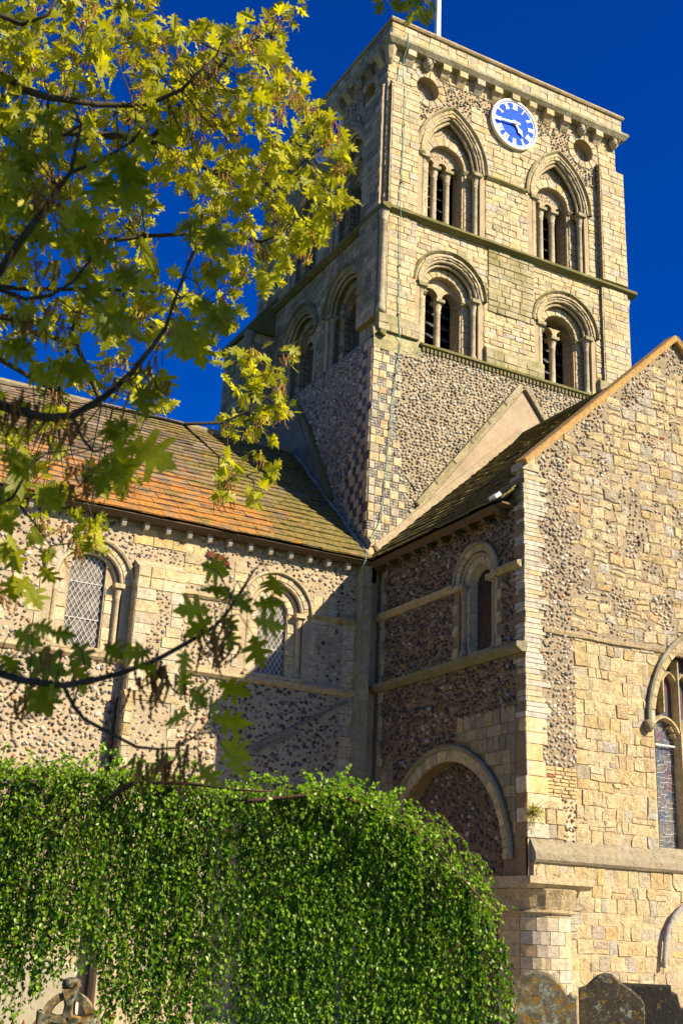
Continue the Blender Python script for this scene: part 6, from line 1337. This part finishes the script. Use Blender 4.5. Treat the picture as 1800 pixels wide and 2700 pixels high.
cable = [[0.12, -0.3, 24.07], [0.09, -0.36, 23.77], [0.09, -0.34, 23.6], [0.1, -0.14, 23.39], [0.07, -0.16, 22.74], [0.09, -0.16, 22.6], [0.16, -0.17, 22.48], [0.15, -0.17, 21.23], [0.14, -0.17, 20.42], [0.11, -0.17, 19.5], [0.07, -0.2, 18.75], [0.07, -0.24, 18.66], [0.14, -0.13, 18.53], [0.17, -0.11, 17.15], [0.17, -0.11, 15.79], [0.22, -0.11, 15.19], [0.28, -0.12, 15.13], [0.23, -0.09, 14.7], [0.16, -0.09, 14.23], [0.1, -0.09, 13.57], [0.04, -0.09, 12.77], [0.0, -0.09, 12.1], [-0.05, -0.09, 11.24], [-0.13, -0.09, 10.5], [-0.2, -0.09, 10.32], [-0.37, -0.09, 10.0], [-0.5, -0.12, 9.7], [-0.71, -0.5, 9.32], [-0.69, -0.33, 9.2], [-0.67, -0.3, 8.32], [-0.66, -0.3, 7.48], [-0.66, -0.3, 6.26], [-0.67, -0.3, 5.46], [-0.66, -0.3, 4.42], [-.66, -.28, .05]]
base = Vector((-.66, -.3, 0))
cc_ = thing('conductor_cable', 'thin green lightning cable running down the corner of the tower and between the two roofs', 'cable', base)
vs, fs = tube([Vector(p) - base for p in cable], .010, 6); cb.add(vs, fs, (.2, .4, .3), True); part('cable', cb, 'copper', cc_)
for z in (22.6, 21.2, 19.5, 17.9, 16.6, 15.6, 14.2, 12.8, 11.2):
    k = min(cable, key=lambda p: abs(p[2] - z)); a = Acc(); vs, fs = lathe(Vector(k) - base - Vector((0, 0, .03)), [(.022, 0), (.022, .06)], 6); a.add(vs, fs, (.1,) * 3); part('clip', a, 'iron', cc_)
dp = thing('drainpipe', 'dark cast iron drainpipe standing beside the flat buttress on the nave wall', 'drainpipe', (-5.86, -.14, 0))
a = Acc(); vs, fs = lathe((0, 0, 0), [(.035, .2), (.035, 5.6), (.05, 5.6), (.05, 5.72), (.035, 5.72)], 8); a.add(vs, fs, (.05,) * 3); part('pipe', a, 'iron', dp)
for z in (1.5, 3.4, 4.8):
    a = Acc(); vs, fs = lathe((0, 0, z), [(.05, 0), (.05, .08)], 8); a.add(vs, fs, (.05,) * 3); part('bracket', a, 'rust', dp)
hp = Acc(); pts = [Vector(p) for p in ([2.70, -5.46, 1.3], [2.74, -5.48, 1.5], [2.77, -5.48, 1.69], [2.85, -5.48, 1.94], [3.01, -5.48, 2.17], [3.2, -5.48, 2.32], [3.48, -5.48, 2.45], [3.9, -5.48, 2.55], [4.4, -5.48, 2.4], [4.8, -5.48, 2.0], [4.95, -5.48, 1.4])]
vs, fs = tube(pts, .045, 8); hp.add(vs, fs, (.33, .32, .3), True); o = part('doorway_hood_mould', hp, 'quoin', gw)
dd_ = Acc(); vs, fs = box(LG, 2.86, 4.8, 0, 1.6, -.02, .012); dd_.add(vs, fs, (.1, .07, .05)); vs, fs = prism(LG, [(u, v) for u, v in arch_pts(.97, .75, 0, 8, 3.83, 1.6)][::-1], -.0, .012, .001); vs, fs = orient(LG, vs, fs, 17); dd_.add(vs, fs, (.1, .07, .05)); part('blocked_doorway', dd_, 'mortar', gw)

# ------------------------------------------------------------------ plant on the wall
def leaf_flat(base, d, nrm, L, W_, fold=.15):
    s = d.cross(nrm).normalized(); n2 = s.cross(d).normalized()
    vs = [base, base + d * (.35 * L) + s * (W_ * .5) + n2 * (fold * W_), base + d * (.75 * L) + s * (W_ * .28) + n2 * (fold * W_ * .6), base + d * L, base + d * (.75 * L) - s * (W_ * .28) + n2 * (fold * W_ * .6), base + d * (.35 * L) - s * (W_ * .5) + n2 * (fold * W_)]
    return vs, [(0, 1, 2, 3), (0, 3, 4, 5)]
lr = random.Random(77)
def rv(r=lr):
    while True:
        v = Vector((r.uniform(-1, 1), r.uniform(-1, 1), r.uniform(-1, 1)))
        if 0.01 < v.length < 1: return v.normalized()
wp = thing('wall_plant', 'small dry bushy weed growing out of the corner stones of the gable wall', 'plant', (.02, -5.34, 3.68))
a = Acc(); b2 = Acc()
for i in range(60):
    d = rv(); d.y = -abs(d.y); d = (d + Vector((-.3, -.3, .3))).normalized(); L = lr.uniform(.14, .34)
    vs, fs = tube([Vector((0, .03, 0)), d * L * .6 + Vector((0, 0, .02)), d * L], .003, 4, .0015); b2.add(vs, fs, (.3,) * 3)
    for k in range(9):
        p = d * L * lr.uniform(.4, 1.05); vs, fs = leaf_flat(p, (rv() + d).normalized(), rv(), lr.uniform(.02, .04), .014); a.add(vs, fs, (lr.random(),) * 3)
part('foliage', a, 'oak_leaf', wp, 'stuff'); part('stem', b2, 'bark', wp)

# ------------------------------------------------------------------ churchyard: headstones, memorial, cross, railings
CR_ = Vector((_r.x, _r.y, 0)).normalized(); CF_ = Vector((_f.x, _f.y, 0)).normalized()
def yard(s, dist): p = CAM + CR_ * s + CF_ * dist; return Vector((p.x, p.y, 0))
def headstone(name, label, loc, yaw, outline, th, mat, group='headstones in the churchyard', lean=0.0):
    t = thing(name, label, 'headstone', loc, group); t.rotation_euler = (lean, 0, yaw)
    n = len(outline); bev = .012
    vs = [Vector((x, y, z)) for y, k in ((-th / 2, .975), (-th / 2 + bev, 1), (th / 2 - bev, 1), (th / 2, .975)) for x, z in [(ox * k, oz * k + (1 - k) * .5) for ox, oz in outline]]
    fs = [tuple(range(n)), tuple(reversed(range(3 * n, 4 * n)))]
    for j in range(3):
        for k in range(n): fs.append((j * n + (k + 1) % n, j * n + k, (j + 1) * n + k, (j + 1) * n + (k + 1) % n))
    a = Acc(); a.add(vs, fs, (.1,) * 3); part('slab', a, mat, t)
    a = Acc(); bx = Fr((0, 0, 0), (1, 0, 0)); vs, fs = box(bx, min(o[0] for o in outline) - .06, max(o[0] for o in outline) + .06, 0, .12, -.14, .14); a.add(vs, fs, (.1,) * 3); part('base', a, mat, t)
    return t
arc = lambda cx, cz, r_, a0, a1, n: [(cx + r_ * math.cos(R(a0 + (a1 - a0) * i / n)), cz + r_ * math.sin(R(a0 + (a1 - a0) * i / n))) for i in range(n + 1)]
yawc = math.atan2(CR_.y, CR_.x)
D1 = 11.6
def s_of(px_, dist): return (px_ - 900) / 3162 * dist * 1.06
o1 = [(-.33, .05), (.33, .05), (.33, 1.20)] + [(.30, 1.21), (.27, 1.23)] + arc(0, 1.13, .255, 15, 165, 12) + [(-.27, 1.23), (-.30, 1.21), (-.33, 1.205)]
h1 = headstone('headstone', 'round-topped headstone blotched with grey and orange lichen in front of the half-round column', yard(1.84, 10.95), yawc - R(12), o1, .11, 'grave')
o2 = [(-.28, .05), (.26, .05), (.26, 1.17)] + [(.24, 1.20), (.16, 1.27)] + [(.08, 1.32), (.0, 1.385), (-.06, 1.39), (-.12, 1.37), (-.22, 1.28), (-.28, 1.26)]
h2 = headstone('headstone', 'shaded headstone with a pointed top, right of the round-topped lichen-covered one', yard(2.47, 10.95), yawc - R(10), o2, .13, 'grave_shade')
o3 = [(-.25, .05), (.30, .05), (.30, 1.12), (.24, 1.14)] + [(.22, 1.24), (.17, 1.26), (.17, 1.31), (-.25, 1.31)]
h3 = headstone('headstone', 'deeply shaded square-shouldered headstone at the right-hand end of the three', yard(2.86, 11.2), yawc - R(8), o3, .12, 'grave_deep_shade')
om = [(-.45, .05), (.42, .05), (.42, .95), (.40, 1.05), (.33, 1.07), (.38, 1.12), (.36, 1.19), (.28, 1.21), (.2, 1.24)] + [(.05, 1.30), (-.1, 1.31), (-.22, 1.27), (-.33, 1.2), (-.42, 1.08), (-.45, .95)]
hm = headstone('memorial_stone', 'pale sunlit memorial stone with a scrolled shoulder seen under the birch', yard(-2.85, 13.0), yawc + R(3), om, .12, 'pale_stone', None)
def celtic_cross(loc):
    t = thing('celtic_cross', 'grey ringed grave cross standing in front of the pale memorial stone under the birch', 'grave cross', loc); t.rotation_euler = (0, 0, yawc)
    zc = .80; f = Fr((0, 0, 0), (1, 0, 0)); n = 28
    vs = []; fs = []
    for r_, d in ((.17, -.05), (.17, .05), (.235, .05), (.235, -.05)):
        for k in range(n): a_ = 2 * math.pi * k / n; vs.append(f.p(r_ * math.cos(a_), zc + r_ * math.sin(a_), d))
    for j in range(4):
        for k in range(n): fs.append((j * n + k, j * n + (k + 1) % n, ((j + 1) % 4) * n + (k + 1) % n, ((j + 1) % 4) * n + k)[::-1])
    a = Acc(); a.add(vs, fs, (.2,) * 3); part('ring', a, 'grave', t)
    for nm, ang in (('arm', 0), ('arm', 90), ('arm', 180), ('shaft', 270)):
        ca, sa = math.cos(R(ang)), math.sin(R(ang)); L = .27 if nm == 'arm' else .78
        q = [(0.0, -.05), (.12, -.035), (L, -.075), (L, .075), (.12, .035), (0.0, .05)]
        q = [(x * ca - y * sa, zc + x * sa + y * ca) for x, y in q]
        vs, fs = prism(f, q, -.045, .115, .015); a = Acc(); a.add(vs, fs, (.2,) * 3); part(nm, a, 'grave', t)
    a = Acc(); vs, fs = lathe((0, 0, zc + .25), [(.05, 0), (.09, .03), (.08, .08), (.03, .1)], 10); a.add(vs, fs, (.2,) * 3, True); part('finial', a, 'grave', t)
celtic_cross(yard(-2.20, 11.4))
def railing(loc, n, h, label, yaw, sp=.11):
    t = thing('iron_railing', label, 'railing', loc); t.rotation_euler = (0, 0, yaw)
    for i in range(n):
        x = i * sp; big = i % 6 == 0
        a = Acc(); r_ = .022 if big else .011; H_ = h + (.12 if big else 0)
        vs, fs = lathe((x, 0, 0), [(r_, 0), (r_, H_ * .9), (r_ * 1.6, H_ * .91), (r_ * 1.6, H_ * .93), (r_, H_ * .94), (r_, H_), (r_ * 2.2, H_ + .03), (r_ * .3, H_ + .09)], 8)
        a.add(vs, fs, (.1,) * 3); part('post' if big else 'bar', a, 'rust', t)
    for z in (.18, h * .86):
        a = Acc(); vs, fs = box(Fr((0, 0, 0), (1, 0, 0)), -.02, (n - 1) * sp + .02, z, z + .035, -.012, .012); a.add(vs, fs, (.1,) * 3); part('rail', a, 'rust', t)
    a = Acc()
    for i in range(n - 1):
        pts = [Vector((i * sp + sp / 2 + sp / 2 * math.cos(t_), 0, h * .62 + .045 * math.sin(t_))) for t_ in [math.pi * k / 6 for k in range(7)]]
        vs, fs = tube(pts, .007, 5); a.add(vs, fs, (.1,) * 3)
    part('hoops', a, 'rust', t)
railing(yard(-3.9, 11.6), 7, 1.13, 'tall rust-red iron railing left of the birch trunk', yawc, .085)
railing(yard(-3.1, 11.9), 22, .66, 'low rusty iron railing with hooped top in front of the pale memorial stone', yawc, .10)

# ------------------------------------------------------------------ weeping birch
def birch():
    base = yard(-2.78, 9.9)
    t = thing('weeping_birch', 'low weeping birch with a broad curtain of small bright green leaves before the nave wall', 'birch tree', base)
    r = random.Random(8)
    P = lambda s, d, z: CAM + CR_ * s + CF_ * d + Vector((0, 0, z - CAM.z)) - base
    pts = [P(-2.80, 9.9, 0), P(-2.74, 9.9, .5), P(-2.80, 9.95, 1.0), P(-2.72, 9.95, 1.6), P(-2.5, 10.0, 2.15)]
    a = Acc(); vs, fs = tube(pts, .17, 12, .10); a.add(vs, fs, (.1,) * 3, True); part('trunk', a, 'bark', t)
    prof = [(-4.6, 2.2), (-3.6, 2.62), (-3.0, 2.80), (-1.5, 2.78), (-.75, 2.66), (.05, 2.74), (.35, 2.66), (.82, 2.42), (1.12, 2.05), (1.30, 1.80), (1.44, 1.58)]
    def ztop(s):
        for (a0, z0), (a1, z1) in zip(prof[:-1], prof[1:]):
            if a0 <= s <= a1: return z0 + (z1 - z0) * (s - a0) / (a1 - a0)
        return prof[0][1] if s < prof[0][0] else -1
    limbs = []
    for k in range(10):
        s1 = r.uniform(-4.4, 1.25); d1 = 10 + r.uniform(-1.1, 1.3); z1 = ztop(s1) - .06 - .05 * abs(d1 - 10)
        n = 9; L = []
        for i in range(n + 1):
            q = i / n; s = -2.5 + (s1 + 2.5) * q; d = 10 + (d1 - 10) * q
            zt = ztop(s) - .05 - .035 * k
            z = 2.1 + (zt - 2.1) * min(1, q * 2.2) + .03 * math.sin(q * 9 + k)
            if i == n: z = z1
            L.append(P(s + .03 * math.sin(i * 2 + k), d, z))
        a = Acc(); vs, fs = tube(L, .03 + .012 * r.random(), 7, .006); a.add(vs, fs, (.1,) * 3, True); part('limb', a, 'birch_bark', t)
    lv = Acc(); tw = Acc()
    def clump(s, d): return math.sin(s * 3.1 + d * 4) + .7 * math.sin(s * 7.3 - d * 6)
    cnt = 0; hang = []
    while cnt < 1400:
        s = r.uniform(-4.5, 1.42)
        if s > 1.12 and r.random() < .72: continue; d = 10 + r.choice([-1, 1]) * abs(r.gauss(0, .75))
        dd = abs(d - 10)
        if dd > 1.7: continue
        if s > .4 and dd > 1.7 * math.sqrt(max(.02, 1 - ((s - .4) / 1.08) ** 2)): continue
        if d < 10 and clump(s, d) < -1.1 and r.random() < .4: continue
        z0 = ztop(s) - (.30 if d < 10 else .12) * dd * dd - r.random() ** 2 * .5
        low = .35
        if s < -1.7: low = 1.14 + .2 * math.sin(s * 6) + r.uniform(-.15, .25)
        elif s < -.9: low = .62 + .25 * math.sin(s * 7) + r.uniform(-.1, .3)
        if -3.05 < s < -2.45 and d < 10.1: low = 1.3 + r.uniform(-.2, .2)
        L = min(z0 - low, r.choice((.6, 1.1, 1.7, 2.2)) * r.uniform(.8, 1.2))
        if L < .2: continue
        cnt += 1
        out = Vector((s + 2.0, d - 10, 0)); out = out.normalized() if out.length > .01 else out
        if s > .75: L = min(L, .9 + r.random() * .8)
        m = max(4, int(L / .11)); pts = []
        ph = r.uniform(0, 6)
        lead = r.uniform(.02, .12)
        for i in range(m + 1):
            q = i / m * L
            x = s + out.x * lead * (1 - math.exp(-q * 4)) + .022 * math.sin(q * 7 + ph); y = d + out.y * lead * (1 - math.exp(-q * 4)) + .022 * math.cos(q * 6 + ph)
            pts.append(P(x, y, z0 + .05 * math.sin(min(q * 8, 3.14)) - q))
        vs, fs = tube(pts, .0026, 4, .001, cap=False); tw.add(vs, fs, (.1,) * 3)
        k = 0.0
        while k < 1:
            x = k * m; i = min(int(x), m - 1); p = pts[i].lerp(pts[i + 1], x - i)
            for _ in range(r.choice([1, 1, 2])):
                ln = r.uniform(.022, .042)
                dr = Vector((r.gauss(0, .45), r.gauss(0, .45), -r.uniform(.5, 1.0))).normalized()
                hd = Vector((r.gauss(0, .6), r.gauss(0, .6), r.uniform(-.1, .5))) - CF_ * .35
                q0 = p + Vector((r.gauss(0, .013), r.gauss(0, .013), r.gauss(0, .006)))
                vs, fs = leaf_flat(q0, dr, hd.normalized(), ln, ln * r.uniform(.7, .85))
                c = max(0, min(1, .42 + .3 * r.gauss(0, 1))); lv.add(vs, fs, (c, c, c))
            k += .0185 / L * r.uniform(.8, 1.4)
    for i in range(26):        # loose outer sprays arching clear of the curtain on the right
        d = 10 + r.uniform(-.7, .5); s0 = r.uniform(.5, 1.15); z0 = ztop(s0); n = 9; L = r.uniform(.5, 1.1); out = r.uniform(.12, .38); pts = []
        for k in range(n + 1):
            q = k / n; pts.append(P(s0 + out * (1 - (1 - q) ** 2), d, z0 + .14 * math.sin(q * 2.4) - L * q * q))
        vs, fs = tube(pts, .004, 5, .0015, cap=False); tw.add(vs, fs, (.1,) * 3)
        for k in range(int(L * 46)):
            x = r.random() * n; j = min(int(x), n - 1); p = pts[j].lerp(pts[j + 1], x - j); ln = r.uniform(.024, .042)
            dr = Vector((r.gauss(0, .5), r.gauss(0, .5), -r.uniform(.3, 1.0))).normalized(); vs, fs = leaf_flat(p, dr, rv(r), ln, ln * .8); c = r.uniform(.4, 1); lv.add(vs, fs, (c, c, c))
    # upright tips and sprays along the top
    for i in range(560):
        s = r.uniform(-4.4, 1.35); d = 10 + r.gauss(0, .6); z = ztop(s) - .16 * (d - 10) ** 2
        dr = Vector((r.gauss(0, .6), r.gauss(0, .6), r.uniform(.2, 1))).normalized(); L = r.choice((.1, .16, .22, .34)) * r.uniform(.8, 1.2)
        p0 = P(s, d, z - .05); p1 = p0 + dr * L * .6; p2 = p1 + Vector((dr.x, dr.y, dr.z * .2)) * L * .5
        vs, fs = tube([p0, p1, p2], .0025, 4, .001, cap=False); tw.add(vs, fs, (.1,) * 3)
        for k in range(int(L / .018)):
            q = r.random(); p = p0.lerp(p1, q * 2) if q < .5 else p1.lerp(p2, q * 2 - 1)
            ln = r.uniform(.026, .044); vs, fs = leaf_flat(p + rv(r) * .012, (rv(r) + Vector((0, 0, -.3))).normalized(), rv(r), ln, ln * .8); c = r.uniform(.4, 1); lv.add(vs, fs, (c, c, c))
    part('foliage', lv, 'birch_leaf', t, 'stuff'); part('hanging_twigs', tw, 'birch_bark', t, 'stuff')
birch()

# ------------------------------------------------------------------ oak
OAK_HALF = [(0, 0), (.06, .10), (.20, .17), (.09, .26), (.36, .30), (.44, .42), (.33, .42), (.13, .45), (.40, .60), (.42, .72), (.30, .68), (.13, .64), (.20, .80), (.10, .82), (.07, .90), (0, 1.0)]
def oak_leaf(base, d, nrm, L, r):
    s = d.cross(nrm).normalized(); n2 = s.cross(d).normalized(); fold = r.uniform(.05, .3); curl = r.uniform(-.25, .12); w = r.uniform(.85, 1.1)
    vs = []
    for sgn in (1, -1):
        for x, y in OAK_HALF:
            jx = x * w * (1 + r.uniform(-.08, .08)); vs.append(base + d * (y * L) + s * (sgn * jx * L) + n2 * (fold * jx * L + curl * y * y * L))
    n = len(OAK_HALF); return vs, [tuple(range(n)), tuple(reversed(range(n, 2 * n)))]
def oak():
    base = Vector((-15.6, -17.4, 0))
    t = thing('oak_tree', 'oak with lobed yellow-green young leaves and brown catkins overhanging the churchyard from the left', 'oak tree', base)
    r = random.Random(21)
    a = Acc(); tp = [base * 0, Vector((.05, .0, 1.5)), Vector((.15, -.05, 3.2)), Vector((.3, -.1, 5)), Vector((.2, .1, 7.5)), Vector((.5, .2, 10))]
    vs, fs = tube(tp, [.42, .34, .30, .26, .2, .12], 14); a.add(vs, fs, (.1,) * 3, True); part('trunk', a, 'bark', t)
    nb = []; mb = []
    def limb(pts, r0, r1, store):
        P3 = [Vector(p) for p in pts]
        st = P3[0]; tr = base + Vector((.2, 0, max(1.8, st.z - .5))); lead = [tr, tr.lerp(st, .35) + Vector((0, -.1, .3)), tr.lerp(st, .75) + Vector((0, 0, .15))]
        full = lead + P3; n = len(full)
        rad = [max(r0 * 2.0, .03), r0 * 1.7, r0 * 1.3] + [r0 + (r1 - r0) * i / (len(P3) - 1) for i in range(len(P3))]
        vs, fs = tube([p - base for p in full], rad, 7); a = Acc(); a.add(vs, fs, (.1,) * 3, True); part('branch', a, 'bark', t)
        for p, q in zip(P3[:-1], P3[1:]):
            for k in range(5): store.append(p.lerp(q, k / 5))
    def side(pts, r0, r1, store):
        P3 = [Vector(p) for p in pts]
        vs, fs = tube([p - base for p in P3], r0, 6, r1); a = Acc(); a.add(vs, fs, (.1,) * 3, True); part('branch', a, 'bark', t)
        for p, q in zip(P3[:-1], P3[1:]):
            for k in range(5): store.append(p.lerp(q, k / 5))
    SIDE_N = (1, 3, 5, 8, 9)
    for i, (r0, r1, pts) in enumerate(NEAR_BRANCH):
        if i in SIDE_N: side(pts, r0, r1, nb)
        elif i == 10: side([[-13.4, -21.4, 6.2]] + pts, .03, r1, nb)
        else: limb(pts, r0, r1, nb)
    for i, (r0, r1, pts) in enumerate(MID_BRANCH):
        if i in (2, 6): side(pts, r0, r1, mb)
        else: limb(pts, r0, r1, mb)
    ML = []
    def emit(vs, fs, c):
        piece('leaf', vs, fs, (c, c, c), MAT['oak_leaf'], t)
    tw = Acc()
    for qi, q in enumerate(NEAR_LEAVES):
        b = Vector(q[:3]); e = Vector(q[3:]); d = e - b; L = max(.07, min(d.length * 1.05, .2)); d.normalize()
        toc = (CAM - b).normalized(); nrm = (toc + rv(r) * .75).normalized()
        vs, fs = oak_leaf(b, d, nrm, L, r); emit(vs, fs, r.uniform(.1, .6))
        for _ in range(2 if 53 <= qi < 109 else (1 if 39 <= qi < 53 else 0)):
            d2 = (d + rv(r) * 1.1).normalized(); vs, fs = oak_leaf(b + rv(r) * .03, d2, (toc + rv(r) * 1.3).normalized(), L * r.uniform(.7, 1.0), r); emit(vs, fs, r.uniform(.1, .6))
        k = min(nb, key=lambda p: (p - b).length)
        if (k - b).length < 1.2:
            vs, fs = tube([k - base, k.lerp(b, .5) + Vector((0, 0, .03)) - base, b - base], .0022, 4, .0012, cap=False); tw.add(vs, fs, (.1,) * 3)
    def shoot(p, store, nleaf, lmin, lmax, cmin, cmax):
        k = min(store, key=lambda q: (q - p).length)
        if (k - p).length < 2.2:
            m = k.lerp(p, .5) + rv(r) * .04
            vs, fs = tube([k - base, m - base, p - base], .005, 5, .002, cap=False); tw.add(vs, fs, (.1,) * 3)
        out = (p - k).normalized() if (p - k).length > .02 else rv(r)
        for i in range(nleaf):
            d = (rv(r) * .9 + out * .45 + Vector((0, 0, -.45))).normalized(); q = p + rv(r) * .05 + out * r.uniform(-.10, .03)
            L = r.uniform(lmin, lmax); nrm = (rv(r) + Vector((0, 0, .35)) - CF_ * .25).normalized()
            vs, fs = oak_leaf(q, d, nrm, L, r); emit(vs, fs, max(0, min(1, r.uniform(cmin, cmax))))
    for p in SHOOTS: shoot(Vector(p), mb, r.choice([7, 9, 10, 12]), .08, .135, .3, 1.0)
    # the rest of the crown, out of the picture towards the sun; it keeps the near leaves in shade
    far = [Vector(p) for p in ([-15.3, -18, 6.2], [-14.6, -20.6, 6.8], [-13.2, -22.6, 6.6], [-11.4, -23.0, 5.8], [-10.2, -22.2, 5.4], [-9.4, -21.3, 5.0])]
    side([list(p) for p in far], .10, .02, mb)
    got = 0; tries = 0
    while got < 230 and tries < 5000:
        tries += 1
        q = r.choice(NEAR_LEAVES); b = Vector(q[:3]); p = b + SUN * r.uniform(1.2, 3.4) + rv(r) * r.uniform(0, .3)
        d = p - CAM; z = d.dot(_f); x = d.dot(_r) / max(z, .01) * 3162; y = d.dot(_u) / max(z, .01) * 3162; m = 700 / max(z, .3)
        if z > -.3 and abs(x) < 900 + m and abs(y) < 1350 + m: continue
        got += 1; shoot(p, mb, 9, .10, .16, .3, .9)
    part('twigs', tw, 'bark', t, 'stuff')
    # catkins
    for p in CATKINS:
        P0 = Vector(p); a = Acc(); nearb = (P0 - CAM).length < 5
        for k in range(r.choice([7, 9, 12])):
            st = P0 + Vector((r.gauss(0, .028), r.gauss(0, .028), r.gauss(0, .02))); L = r.uniform(.03, .07 if nearb else .09); n = 9
            bx, by = r.gauss(0, .35), r.gauss(0, .35); pts = []; rad = []
            for i in range(n + 1):
                q = i / n; pts.append(st + Vector((bx * q * q * L, by * q * q * L, -q * L)) - base); rad.append(.0045 * (1.25 if i % 2 else .55) * (1.15 - .5 * q))
            vs, fs = tube(pts, rad, 5); c = r.uniform(.2, 1); a.add(vs, fs, (c, c, c))
        part('catkin_cluster', a, 'catkin', t)
    flush(t, 300)
oak()
